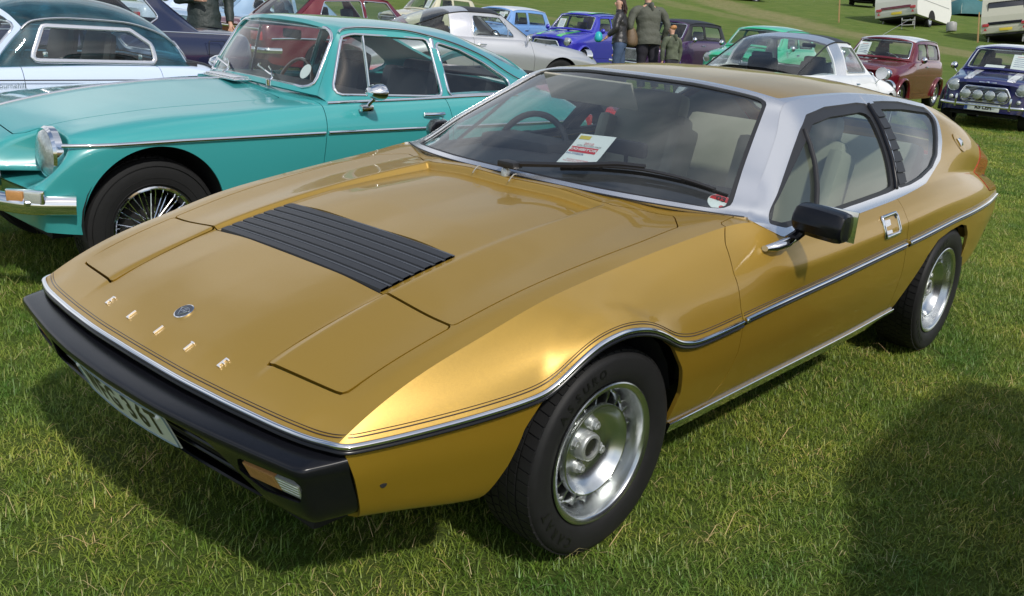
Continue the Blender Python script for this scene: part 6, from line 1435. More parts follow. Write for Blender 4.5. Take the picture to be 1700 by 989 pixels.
ST_MGB = [
 [(-.80, 0, .60), (-.755, -.40, .585), (-.70, -.60, .555), (-.625, -.700, .50), (-.60, -.665, .34)],
 [(-.755, 0, .69), (-.69, -.42, .675), (-.61, -.62, .665), (-.545, -.735, .60), (-.52, -.700, .33)],
 [(-.62, 0, .765), (-.57, -.46, .735), (-.50, -.645, .735), (-.44, -.755, .675), (-.44, -.715, .32)],
 [(-.434, 0, .815), (-.40, -.50, .778), (-.37, -.655, .765), (-.33, -.765, .70), (-.33, -.725, .30)],
 [(-.07, 0, .875), (-.07, -.50, .823), (-.07, -.67, .797), (-.07, -.770, .712), (-.07, -.73, .27)],
 [(.31, 0, .905), (.31, -.50, .845), (.31, -.675, .822), (.31, -.770, .715), (.31, -.73, .26)],
 [(.75, 0, .91), (.75, -.50, .870), (.75, -.685, .850), (.75, -.770, .717), (.75, -.72, .26)],
 [(1.3, 0, .90), (1.3, -.50, .875), (1.3, -.69, .860), (1.3, -.770, .717), (1.3, -.72, .26)],
 [(2.0, 0, .93), (2.0, -.50, .90), (2.0, -.685, .875), (2.0, -.770, .717), (2.0, -.72, .27)],
 [(2.5, 0, .92), (2.5, -.48, .89), (2.48, -.655, .855), (2.5, -.755, .715), (2.48, -.71, .31)],
 [(2.80, 0, .84), (2.80, -.45, .82), (2.78, -.61, .79), (2.78, -.71, .69), (2.76, -.67, .36)],
 [(2.93, 0, .72), (2.92, -.43, .71), (2.90, -.58, .69), (2.88, -.66, .62), (2.85, -.63, .40)]]
MGB_SP = dict(st=ST_MGB, UR=[(.80, -.565, .880), (.89, -.53, 1.05), (.985, -.495, 1.212), (1.15, -.50, 1.225), (1.35, -.505, 1.222), (1.63, -.505, 1.186), (1.99, -.51, 1.092), (2.22, -.53, .985), (2.48, -.56, .885)],
    ZR=[(.95, 1.245), (1.1, 1.26), (1.4, 1.262), (1.87, 1.235), (2.38, 1.10), (2.62, .98), (2.80, .90)], roofx=(.985, 2.46), scr_c=(.66, .915), scr_mg=.026, carve=[(.578, .663, -.50, .10)],
    windows=[[(.845, .893), (1.555, .876), (1.555, 1.178), (1.05, 1.190), (.975, 1.175)], [(1.605, .878), (2.06, .888), (2.135, .930), (2.13, .965), (1.97, 1.055), (1.79, 1.125), (1.605, 1.165)]], win_trim=M_CHROME, trim_w=.017,
    arches=[(-.145, .375, .322), (2.165, .375, .300)], axles=[-.145, 2.165], track=.705, wr=.315, rr=.185, wkind='wire', bonnet=[(-.62, .43), (-.45, .47), (-.2, .50), (.40, .50), (.62, .52)],
    doors=[[(.70, .30), (.715, .55), (.725, .70), (.75, .89), (1.56, .89), (1.575, .65), (1.55, .30)]], rear_seat=2.0, seat_x=1.36, roof_glass=[(1.95, -.40), (2.44, -.44), (2.44, .44), (1.95, .40)],
    lamps=[('headlamp', (-.545, .580, .663), .099, M_LAMP, M_CHROME, .028)], gutter_mat=M_CHROME,
    bumpers=[([(-.86, 0, .485), (-.84, .30, .482), (-.77, .52, .476), (-.66, .67, .466), (-.50, .745, .462)], .085, M_CHROME), ([(2.99, 0, .52), (2.97, .35, .52), (2.88, .60, .52), (2.70, .72, .52)], .085, M_CHROME)], nose_bulge=.03, wheel_mat=pm('wood_rim', (.25, .12, .05), .3, coat=1))
MGB, P_ = build_car('sports_saloon', 'turquoise fastback sports car with chrome wire wheels beside the gold coupe', 'car', (.36, 2.549, math.radians(-2.9), -.012), MGB_SP, M_TEAL, detail=2.2)

xq = np.linspace(-.53, .715, 60); yq = np.interp(xq, [-.56, -.5, -.42, -.33, -.07, .8], [.690, .722, .752, .768, .775, .773])
for m in (-1, 1): P_('bright_strip', sweep(np.stack([xq, m * yq, np.interp(xq, [-.55, -.05, .8], [.708, .717, .719])], 1), (0, m, 0), half_round(.018, .009)), M_CHROME)
bodyline(P_, ST_MGB, 3, .735, 1.565, o=.002, dz=.003); bodyline(P_, ST_MGB, 3, 1.59, 2.72, o=.002, dz=.002)
bodyline(P_, ST_MGB, 2, .78, 2.15, o=.004, w=.020, h=.008, dz=.004)
# quarter-light frame and pillar strip
for m in (-1, 1):
    P_('quarter_light_frame', sweep(np.array([(1.098, m * .612, .890), (1.105, m * .565, 1.04), (1.112, m * .515, 1.185)]), (0, m, .4), half_round(.016, .012)), M_CHROME)
    P_('window_pillar', sweep(np.array([(1.578, m * .655, .875), (1.58, m * .585, 1.02), (1.582, m * .520, 1.178)]), (0, m, .4), half_round(.034, .012)), M_SATIN)
    # combined front lamp
    b_ = P_('front_lamp', xform(box(.03, .16, .060, (0, 0, 0), .008), RT((-.672, m * .668, .503), rz=-m * .78)), M_CHROME)
    solid('amber_lens', xform(box(.026, .070, .048, (-.012, -m * .037, 0), .006), RT((-.672, m * .668, .503), rz=-m * .78)), M_AMBER, b_); solid('clear_lens', xform(box(.026, .068, .048, (-.012, m * .036, 0), .006), RT((-.672, m * .668, .503), rz=-m * .78)), M_CLEAR, b_)
    for y_, x_ in ((.44, -.845), (.69, -.665)): P_('bumper_bolt', lathe([(.0001, -.026), (.014, -.022), (.018, -.006)], 12, 'x').move((x_ + .0, m * y_, .478)), M_CHROME)
    # chromed mirror on the door, tail lamp
    G = xform(lathe([(.0001, -.075), (.028, -.066), (.048, -.03), (.054, .0), (.052, .008), (.0001, .010)], 24, 'x'), RT((1.005, m * .825, .925), sc=(1, 1.25, .82))); mm = P_('door_mirror', G, M_CHROME); solid('mirror_arm', tube([(1.0, m * .81, .90), (.985, m * .775, .865), (.975, m * .755, .835)], .010, 8), M_CHROME, mm); solid('mirror_base', xform(box(.075, .03, .035, (0, 0, 0), .010), RT((.975, m * .758, .835))), M_CHROME, mm)
    P_('tail_lamp', xform(box(.06, .09, .17, (0, 0, 0), .02), RT((2.88, m * .625, .655), rz=m * .35)), M_REDL)
door_handle(P_, (1.43, .760, .792))
# bonnet strip, cowl vent, wipers, grille, stickers
x = np.linspace(-.60, .55, 40); P_('bonnet_strip', sweep(np.stack([x, 0 * x, rail_x(ST_MGB, 0, x)[:, 1] + .003], 1), (0, 0, 1), half_round(.012, .006)), M_CHROME)
cv = P_('cowl_vent', box(.10, .34, .012, (.60, 0, .918), .004), M_CHROME)
for k in range(9): solid('vent_fin', box(.09, .012, .018, (.60, -.144 + .036 * k, .925), .004), M_CHROME, cv)
for y0 in (.10, -.36):
    w_ = P_('wiper_arm', tube([(.64, y0, .925), (.66, y0, .95), (.72, y0 + .10, .975), (.775, y0 + .22, .985)], .006, 6), M_CHROME); solid('wiper_blade', tube([(.70, y0 + .06, .955), (.755, y0 + .30, .985), (.80, y0 + .36, .99)], .006, 6), M_CHROME, w_); solid('wiper_spindle', lathe([(.014, -.01), (.014, .02), (.0001, .025)], 12, 'z').move((.64, y0, .92)), M_CHROME, w_)
gs = P_('grille_surround', sweep(np.array([(-.79 + .10 * (abs(a) / .42) ** 2, a, b) for a, b in round_poly([(-.42, .485), (.42, .485), (.415, .60), (.30, .625), (-.30, .625), (-.415, .60)], .03)]), (-1, 0, 0), half_round(.02, .014), closed=True), M_CHROME)
for k in range(31):
    a = -.39 + .026 * k; solid('grille_slat', tube([(-.80 + .10 * (abs(a) / .42) ** 2, a, .49), (-.79 + .10 * (abs(a) / .42) ** 2, a, .61)], .005, 5), M_CHROME, gs)
solid('grille_back', box(.01, .78, .13, (-.775, 0, .552)), M_BLACKM, gs)
P_('club_sticker', xform(lathe([(.042, 0), (.042, .0015), (.0001, .0015)][::-1], 20, 'z'), Matrix.Translation((.838, -.40, .985)) @ Matrix.Rotation(-1.05, 4, 'Y')), M_PAPER)

# tread blocks on the wire wheels' tyres
def tread_blocks(r, y0, y1, rows, nb):
    vs = []
    for i in range(rows):
        a_, b_ = y0 + (y1 - y0) * i / rows + .003, y0 + (y1 - y0) * (i + 1) / rows - .003; rr_ = r - (.006 if i in (0, rows - 1) else 0)
        for k in range(nb):
            t0 = 2 * PI * (k + .5 * (i % 2)) / nb; t1 = t0 + 2 * PI / nb * .8
            P = lambda t, y, q: (q * math.cos(t), y, q * math.sin(t))
            vs.append([P(t0, a_, rr_ - .01), P(t1, a_, rr_ - .01), P(t1, b_, rr_ - .01), P(t0, b_, rr_ - .01), P(t0, a_, rr_), P(t1, a_, rr_), P(t1, b_, rr_), P(t0, b_, rr_)])
    v = np.array(vs).reshape(-1, 3); f = []
    for i in range(len(vs)): o = i * 8; f += [(o + 4, o + 5, o + 6, o + 7), (o, o + 1, o + 5, o + 4), (o + 1, o + 2, o + 6, o + 5), (o + 2, o + 3, o + 7, o + 6), (o + 3, o, o + 4, o + 7)]
    s = Surf(v, f); return s if (s.N[4::8] * s.V[4::8] * [1, 0, 1]).sum() > 0 else s.flip()
for ch in [c for c in MGB.children if c.name.startswith('wheel') and not c.data]:
    solid('tyre_tread', tread_blocks(.3175, .018, .155, 5, 64), M_RUBBER, ch, ang=20, kind='stuff')
    for rr_ in (.205, .232, .285): solid('sidewall_ring', lathe([(rr_ + .002, -.0035), (rr_, -.0080), (rr_ - .002, -.0035)][::-1], 64), M_RUBBER, ch)
# ------------------------------------------------------------------ the other show cars, parked in parallel rows
TZ = lambda x, y: float(terrain(x, y))
M_NAVY = car_paint('navy_paint', (.012, .016, .050), 0., .25); M_MAROON = car_paint('maroon_paint', (.13, .008, .014), .1, .25); M_SILVER = car_paint('silver_paint', (.52, .53, .55), .6, .32)
M_WHITE = car_paint('white_paint', (.72, .73, .74), 0., .3); M_LBLUE = car_paint('light_blue_paint', (.16, .32, .62), 0., .28); M_PBLUE = car_paint('pale_blue_paint', (.56, .66, .82), 0., .28)
M_ROYAL = car_paint('royal_blue_paint', (.035, .035, .42), .1, .26); M_PURPLE = car_paint('purple_paint', (.050, .016, .075), .2, .26); M_LILAC = car_paint('lilac_paint', (.20, .13, .48), .2, .28)
M_GREENP = car_paint('mint_green_paint', (.05, .50, .27), 0., .28); M_STRIPE = car_paint('green_stripe_paint', (.08, .55, .10), 0., .3); M_CREAMP = car_paint('cream_paint', (.55, .52, .38), 0., .3); M_REDP = car_paint('red_paint', (.55, .015, .015), 0., .25)
M_DBLUE = car_paint('dark_blue_paint', (.012, .014, .10), .1, .22); M_BABY = car_paint('steel_blue_paint', (.28, .42, .58), .1, .28)
M_YPLATE = pm('yellow_plate', (.65, .50, .04), .4)
def screen_paper(root, x, y, z, tilt=-.75, w=.20, h=.28, rz=0., tx=True):
    t = thing('paper_sheet', 'x', 'paper'); bpy.data.objects.remove(t)
    s_ = xform(box(.002, w, h, (0, 0, h / 2)), RT((x, y, z), ry=-tilt)); p = solid('windscreen_notice', s_, M_PAPER, root)
    if tx:
        for k in range(6): solid('printed_line', xform(box(.0008, w * (.7 if k else .5), .007, (-.0017, 0, h * (.85 - .12 * k))), RT((x, y, z), ry=-tilt)), M_BLUE if k else M_RED, p)
GM = 'classic small saloons in the back row'
# dark blue small car with chequered stripes
sp = mini_spec(plate=((-.625, .352), 'R5 LEH', -1, M_WHITEP, 1), gutter_mat=M_CHROME, lamps=[('headlamp', (-.490, .500, .655), .088, M_LAMP, M_CHROME, .09), ('indicator', (-.545, .50, .475), .033, M_CLEAR, M_CHROME, .06)])
C1, P_ = build_car('small_saloon', 'dark blue small saloon with chequered bonnet stripes and four spot lamps, plate R5 LEH', 'car', (15.09, 2.547, math.radians(5.7), 0), sp, M_DBLUE, GM, roofm=M_WHITE, detail=1.3)
for sg in (-1, 1):
    ya, yb = (.255, .375) if sg > 0 else (-.375, -.255); stripe(P_, ya, yb, -.49, .36, M_WHITE)
    for i in range(9):
        for j in range(4):
            if (i + j) % 2 == 0: stripe(P_, ya + .03 * j, ya + .03 * (j + 1), -.49 + .032 * i, -.49 + .032 * (i + 1), M_BLACKL, 'stripe_square', o=.005)
mini_front(P_, C1)
for y in (-.27, -.09, .09, .27):
    b = P_('spot_lamp', lathe([(.045, .03), (.072, .012), (.074, -.01), (.068, -.014)][::-1], 24, 'x').move((-.675, y, .545)), M_CHROME); solid('lamp_glass', lathe([(.068, -.012), (.04, -.024), (.0001, -.028)][::-1], 24, 'x').move((-.675, y, .545)), M_LAMP, b)
for y in (-.40, .40): P_('overrider', box(.035, .035, .20, (-.64, y, .43), .014), M_CHROME)
P_('bonnet_badge', join(*[xform(box(.012, .11, .022, (0, s_ * .075, 0), .005), RT((-.548, 0, .728), rx=s_ * .08)) for s_ in (-1, 1)] + [lathe([(.0001, -.01), (.03, 0), (.03, .012)], 16, 'x').move((-.553, 0, .728))]), M_CHROME)
for cx in (0, 2.036): flare(P_, cx, .27, .285, .69, M_BLACKP, ST_MINI)
side_mirror(P_, (.62, .79, .93), M_CHROME); door_handle(P_, (1.16, .700, .80)); screen_paper(C1, .50, -.22, .93, -.55, .24, .30); screen_paper(C1, .46, .15, .93, -1.3, .30, .22, tx=False)
P_('sun_strip', xform(box(.003, .42, .045), RT((.665, 0, 1.205), ry=.55)), M_BLACKL)
# maroon small car with white roof
C2, P_ = build_car('small_saloon', 'maroon small saloon with white roof and a paper in its windscreen', 'car', (16.06, 5.058, math.radians(1.6), 0), mini_spec(), M_MAROON, GM, roofm=M_WHITE, detail=1.2)
mini_front(P_, C2)
for cx in (0, 2.036): flare(P_, cx, .27, .285, .69, M_MAROON, ST_MINI)
side_mirror(P_, (.62, .79, .93), M_CHROME); door_handle(P_, (1.16, .700, .80)); screen_paper(C2, .52, .38, .93, -.55, .22, .30); P_('aerial', tube([(.70, .10, 1.33), (.75, -.35, 1.66)], .004, 5), M_CHROME)
for y0 in (.05, -.38): P_('wiper_arm', tube([(.40, y0, .945), (.52, y0 + .16, 1.0), (.55, y0 + .30, 1.02)], .006, 5), M_CHROME)
# mint green small car
C3, P_ = build_car('small_saloon', 'mint green small saloon, its roof showing above the white targa', 'car', (15.6, 7.5, math.radians(3), 0), mini_spec(wkind='steel'), M_GREENP, GM, detail=.9)
mini_front(P_, C3); side_mirror(P_, (.62, .79, .93), M_CHROME); door_handle(P_, (1.16, .700, .80))
# purple one with a black fabric roof and lilac arches
C4, P_ = build_car('small_saloon', 'dark purple small car with black fabric roof and lilac wheel arches', 'car', (15.76, 9.90, math.radians(-.9), 0), mini_spec(gutter_mat=M_BLACKM, pillar_mat=M_BLACKM, scr_frame=M_PURPLE), M_PURPLE, GM, roofm=M_BLACKM, detail=.9)
mini_front(P_, C4); side_mirror(P_, (.62, .79, .93), M_CHROME); door_handle(P_, (1.16, .700, .80))
for cx in (0, 2.036): flare(P_, cx, .27, .285, .69, M_LILAC, ST_MINI)
# royal blue one with green stripes
C5, P_ = build_car('small_saloon', 'royal blue small saloon with two bright green bonnet stripes', 'car', (15.75, 12.39, math.radians(6.3), 0), mini_spec(gutter_mat=M_ROYAL), M_ROYAL, GM, detail=1.)
for ya, yb in ((-.36, -.22), (.22, .36)): stripe(P_, ya, yb, -.50, .38, M_STRIPE)
for ya, yb in ((-.36, -.22), (.22, .36)):
    s_ = [o for o in C5.children if o.name.startswith('roof') and not o.name.startswith('roof_')][0]; me = s_.data
    x = np.linspace(.76, 2.08, 30); zc_ = smooth_curve(mini_spec()['ZR'], x, .04)[:, 0]; y0_ = (ya + yb) / 2; zz = zc_ - (zc_ - 1.26) * (abs(y0_) / .53) ** 2.8 + .012; P_('painted_stripe', sweep(np.stack([x, 0 * x + y0_, zz], 1), (0, 0, 1), half_round(.14, .006)), M_STRIPE)
mini_front(P_, C5); side_mirror(P_, (.62, .79, .93), M_ROYAL); screen_paper(C5, .52, .36, .93, -.55, .18, .26)
for cx in (0, 2.036): flare(P_, cx, .27, .285, .69, M_ROYAL, ST_MINI)
# light blue one, white roof
C6, P_ = build_car('small_saloon', 'light blue small saloon with white roof behind the silver targa', 'car', (14.87, 14.36, math.radians(2.9), 0), mini_spec(wkind='steel', gutter_mat=M_WHITE, win_trim=M_LBLUE), M_LBLUE, GM, roofm=M_WHITE, detail=.9)
mini_front(P_, C6); door_handle(P_, (1.16, .700, .80)); screen_paper(C6, .56, -.28, .96, -.55, .20, .28); screen_paper(C6, .70, -.36, 1.15, -.55, .12, .10, tx=False)
# cream one
C7, P_ = build_car('small_saloon', 'cream small saloon farthest back, with a pass behind its windscreen', 'car', (16.28, 18.54, math.radians(-2), TZ(16.3, 18.5)), mini_spec(wkind='steel', win_trim=M_CREAMP), M_CREAMP, GM, detail=.8)
mini_front(P_, C7); screen_paper(C7, .56, -.28, .96, -.55, .20, .28)
# targas
G9 = 'open-roofed coupes with steel roll hoops'
C8, P_ = build_car('targa_coupe', 'silver coupe with black targa top and steel hoop beyond the turquoise car', 'car', (10.24, 8.27, math.radians(159), 0), targa_spec(), M_SILVER, G9, detail=1.4)
side_mirror(P_, (.66, .83, .90), M_CHROME, .055); door_handle(P_, (1.42, .80, .78))
for m in (-1, 1):
    P_('quarter_light_bar', sweep(np.array([(.93, m * .665, .89), (.91, m * .62, 1.0), (.96, m * .565, 1.12)]), (0, m, .3), half_round(.018, .012)), M_CHROME)
    for k in range(3): P_('hoop_louvre', sweep(np.array([(1.64 + .03 * k, m * .628, 1.0), (1.64 + .03 * k, m * .572, 1.13)]), (0, m, .4), half_round(.010, .008)), M_BLACKM)
P_('aerial', tube([(.28, .72, .80), (.28, .72, .86)], .004, 5), M_BLACKM)
C9, P_ = build_car('targa_coupe', 'white coupe with black targa top and wide rear window behind the gold roof', 'car', (10.556, 3.339, math.radians(185), 0), targa_spec(), M_WHITE, G9, detail=1.4)
side_mirror(P_, (.66, .83, .90), M_CHROME, .075); door_handle(P_, (1.42, .80, .78))
# red roadster glimpsed through the gold coupe's windows
st_r = [[(x, y, z * .80 if z > .5 else z) for x, y, z in s_] for s_ in ST_MGB]
spr = {k: v for k, v in MGB_SP.items() if k not in ('UR', 'carve')}; spr.update(st=st_r, wkind='alloy', doors=[[(.72, .30), (.74, .80), (1.56, .80), (1.55, .30)]], bonnet=[(-.55, .45), (.40, .50)])
C10, P_ = build_car('roadster', 'low red roadster seen through the windows of the gold coupe', 'car', (5.45, 3.25, math.radians(96), -.02), spr, M_REDP, detail=.8)
P_('cockpit_opening', prism(round_poly([(.85, -.56), (1.9, -.56), (1.9, .56), (.85, .56)], .12), .012, .735), M_DARK)
for y in (-.3, .3): P_('seat_backrest', xform(box(.12, .42, .5, (0, 0, .25), .05), RT((1.6, y, .28), ry=.2)), M_BLACKM)
# saloons further along
GS = 'saloons parked along the far rows'
C11, P_ = build_car('saloon_car', 'dark navy saloon with chrome window trim behind the bubble-roofed roadster', 'car', (.44, 7.65, 0, 0), sal_spec(), M_NAVY, GS, detail=1.2)
bodyline(P_, ST_SAL, 2, -.5, 3.40, o=.004, w=.014, h=.007, dz=-.004); P_('fuel_flap', xform(sweep(np.array([(a, 0, b) for a, b in round_poly([(-.09, -.07), (.09, -.07), (.09, .07), (-.09, .07)], .02)]), (0, -1, 0), half_round(.006, .004), closed=True), RT((3.02, -.822, .74))), M_BLACKM)
for m in (-1, 1): P_('tail_lamp', box(.05, .14, .20, (3.50, m * .60, .68), .015), M_REDL)
C12, P_ = build_car('saloon_car', 'maroon saloon with chrome trim, boot towards us, beyond the turquoise roof', 'car', (9.70, 10.9, math.radians(180), 0), sal_spec(wkind='alloy'), M_MAROON, GS, detail=1.)
bodyline(P_, ST_SAL, 3, -.5, 3.40, o=.006, w=.03, h=.008)
for m in (-1, 1): P_('tail_lamp', box(.05, .26, .13, (3.505, m * .56, .68), .015), M_REDL)
P_('tail_trim', box(.02, 1.35, .03, (3.515, 0, .775), .006), M_CHROME); P_('tail_band', box(.02, .80, .10, (3.50, 0, .69), .01), M_BLACKP)
for i, (x, y, yw, pm_, lab) in enumerate(((10.1, 13.4, 180, M_BABY, 'steel blue saloon just beyond the maroon saloon'), (10.4, 16.0, 180, M_PBLUE, 'pale blue saloon past the steel blue one, beyond the man in the dark jacket'), (.20, 10.25, 0, M_PBLUE, 'pale blue saloon directly behind the dark navy one'))):
    Ck, P_ = build_car('saloon_car', lab, 'car', (x, y, math.radians(yw), TZ(x, y)), sal_spec(), pm_, GS, detail=.7)
    for m in (-1, 1): P_('tail_lamp', box(.05, .20, .13, (3.505, m * .58, .68), .015), M_REDL)
    if y == 16.0: P_('boot_opening', box(.02, .9, .02, (3.2, 0, .90), .005), M_CHROME)
# pale blue roadster with a see-through bubble hardtop
M_BUB = glass_mat('blue_tinted_perspex', (.30, .52, .58), base_reflect=.06, dust=.11, dcol=(.14, .38, .46))
ST_B = [
 [(-.75, 0, .55), (-.74, -.35, .54), (-.70, -.52, .52), (-.66, -.62, .45), (-.66, -.60, .28)],
 [(-.55, 0, .66), (-.55, -.38, .655), (-.52, -.58, .65), (-.50, -.70, .52), (-.50, -.68, .25)],
 [(0, 0, .74), (0, -.40, .735), (0, -.64, .73), (0, -.74, .58), (0, -.72, .22)],
 [(.5, 0, .78), (.5, -.42, .78), (.5, -.66, .77), (.5, -.75, .60), (.5, -.73, .20)],
 [(1.2, 0, .79), (1.2, -.45, .80), (1.2, -.66, .785), (1.2, -.76, .60), (1.2, -.74, .20)],
 [(1.75, 0, .80), (1.75, -.45, .80), (1.75, -.64, .78), (1.75, -.76, .60), (1.75, -.74, .20)],
 [(2.2, 0, .74), (2.2, -.42, .735), (2.2, -.60, .71), (2.2, -.73, .56), (2.2, -.71, .25)],
 [(2.6, 0, .58), (2.6, -.36, .57), (2.58, -.50, .55), (2.56, -.60, .46), (2.54, -.58, .30)]]
spb = dict(st=ST_B, UR=[(.45, -.60, .775), (.60, -.575, .95), (.72, -.56, 1.06), (.95, -.565, 1.085), (1.3, -.57, 1.075), (1.55, -.565, 1.02), (1.70, -.56, .93), (1.80, -.56, .785)],
    ZR=[(.62, 1.13), (.85, 1.21), (1.1, 1.225), (1.4, 1.19), (1.6, 1.10), (1.72, 1.00)], roofx=(.66, 1.70), scr_c=(.28, .79), back=(1.93, .795), back_mg=.05, back_trim=M_SATIN, roof_bow=.06, roof_bow_r=.06,
    windows=[[(.67, .815), (1.52, .805), (1.50, .93), (1.36, 1.025), (.78, 1.035)]], win_trim=M_SATIN, trim_w=.034, pillar_mat=M_BUB, arches=[(0, .30, .31), (1.98, .30, .31)], axles=[0, 1.98], track=.70, wr=.29, rr=.17, wkind='steel',
    doors=[[(.58, .28), (.60, .79), (1.53, .79), (1.53, .28)]], seat_x=1.0, headrests=False, gutter_mat=M_SATIN, lamps=[('headlamp', (-.66, .48, .52), .085, M_LAMP, M_CHROME, .06)],
    bumpers=[([(2.66, 0, .42), (2.62, .35, .42), (2.52, .60, .42)], .06, M_CHROME)])
C15, P_ = build_car('bubble_roof_roadster', 'pale blue roadster with a see-through blue bubble hardtop', 'car', (.046, 5.112, math.radians(-2.3), 0), spb, M_PBLUE, roofm=M_BUB, detail=1.5)
bodyline(P_, ST_B, 3, .1, 1.95, o=.006, w=.008, h=.004, dz=.10, mt=M_BLACKM)
for m in (-1, 1): P_('window_catch', box(.03, .02, .05, (.78, m * .60, .845), .008), M_CHROME); P_('window_catch', box(.03, .02, .05, (1.42, m * .60, .835), .008), M_CHROME)
x = np.linspace(-.68, .68, 40); P_('boot_seal', sweep(np.stack([1.98 + 0 * x, x, np.interp(np.abs(x), [0, .45, .62, .70], [.785, .783, .765, .68])], 1), (0, 0, 1), half_round(.03, .012)), M_BLACKM)
t = text_surf('Bournehill', .045); P_('badge_script', Surf(np.stack([t.V[:, 0] + .50, np.full(len(t.V), -.752), t.V[:, 1] + .665], 1), t.F), M_SATIN)
for yq in (-.57,): P_('club_sticker', xform(lathe([(.045, 0), (.045, .0015), (.0001, .0015)][::-1], 20, 'z'), Matrix.Translation((.50, -.46, .87)) @ Matrix.Rotation(-.9, 4, 'Y')), M_PAPER)
# the car that stands just out of the picture on the right and throws its shadow into it
C16, P_ = build_car('small_saloon', 'dark blue small saloon just beyond the right edge whose shadow falls on the grass', 'car', (-.20, -2.74, 0, 0), mini_spec(), M_NAVY, GM, detail=.8)
# distant cars
GD = 'cars parked far up the field'
for x, y, yw, mt, lab in ((50.2, 26.4, 140, M_BLACKP, 'black hatchback far up the field, left of the tall stake'), (59.0, 23.2, 200, M_NAVY, 'dark car far up the field beside the left caravan'), (69.0, 21.2, 150, M_SILVER, 'silver car far off between the left caravan and the tents')):
    Ck, P_ = build_car('parked_car', lab, 'car', (x, y, math.radians(yw), TZ(x, y)), sal_spec(wkind='alloy'), mt, GD, detail=.5)
# ------------------------------------------------------------------ people
UPG = Vector((.089, .176, .98)).normalized()                          # plumb line: the field itself slopes
def skin_surf(chains, sub=1, base=0):
    """chains: list of lists of (x, y, z, radius); the first point of later chains may repeat an existing point to branch"""
    V, R, E, idx = [], [], [], {}
    for c in chains:
        prev = None
        for p in c:
            k = tuple(round(q, 4) for q in p[:3])
            if k not in idx: idx[k] = len(V); V.append(p[:3]); R.append(p[3] if hasattr(p[3], '__len__') else (p[3], p[3]))
            if prev is not None and prev != idx[k]: E.append((prev, idx[k]))
            prev = idx[k]
    me = bpy.data.meshes.new('s'); me.from_pydata(V, E, []); o = bpy.data.objects.new('s', me); COL.objects.link(o)
    o.modifiers.new('k', 'SKIN'); 
    for i, r in enumerate(R): me.skin_vertices[0].data[i].radius = r; me.skin_vertices[0].data[i].use_root = (i == base)
    s = o.modifiers.new('s', 'SUBSURF'); s.levels = sub; s.render_levels = sub
    bpy.context.view_layer.update(); dg = bpy.context.evaluated_depsgraph_get(); m2 = bpy.data.meshes.new_from_object(o.evaluated_get(dg))
    VV = np.array([v.co[:] for v in m2.vertices]); FF = [tuple(p.vertices) for p in m2.polygons]; bpy.data.objects.remove(o); bpy.data.meshes.remove(me); bpy.data.meshes.remove(m2); return Surf(VV, FF)
M_SKIN = pm('skin', (.52, .30, .21), .55, noise=(20., .08)); M_JEANS = pm('blue_denim', (.045, .075, .14), .85, noise=(14., .25), bump=(30., .5, .01)); M_LEATHER = pm('black_leather', (.022, .021, .022), .38, noise=(20., .3), bump=(22., .8, .015))
M_OLIVE = pm('olive_jacket', (.085, .090, .070), .8, noise=(9., .2), bump=(14., .9, .02)); M_WAX = pm('dark_waxed_jacket', (.016, .026, .024), .6, noise=(9., .3), bump=(14., .9, .02)); M_TROUSER = pm('dark_trousers', (.022, .020, .030), .85, noise=(9., .2), bump=(20., .6, .01))
M_NAVYT = pm('navy_trousers', (.025, .030, .085), .85, noise=(9., .2), bump=(20., .6, .01)); M_HAIRD = pm('dark_brown_hair', (.035, .014, .010), .5, noise=(50., .5), bump=(70., 1., .01)); M_HAIRG = pm('ginger_hair', (.48, .22, .08), .6, noise=(50., .3), bump=(70., 1., .008))
M_CAMO = pm('camouflage_cloth', (.085, .10, .065), .85, noise=(9., .95), bump=(14., .6, .01)); M_BAG = pm('brown_check_bag', (.13, .085, .045), .6, noise=(45., .5)); M_SHOE = pm('dark_shoes', (.02, .018, .016), .5)
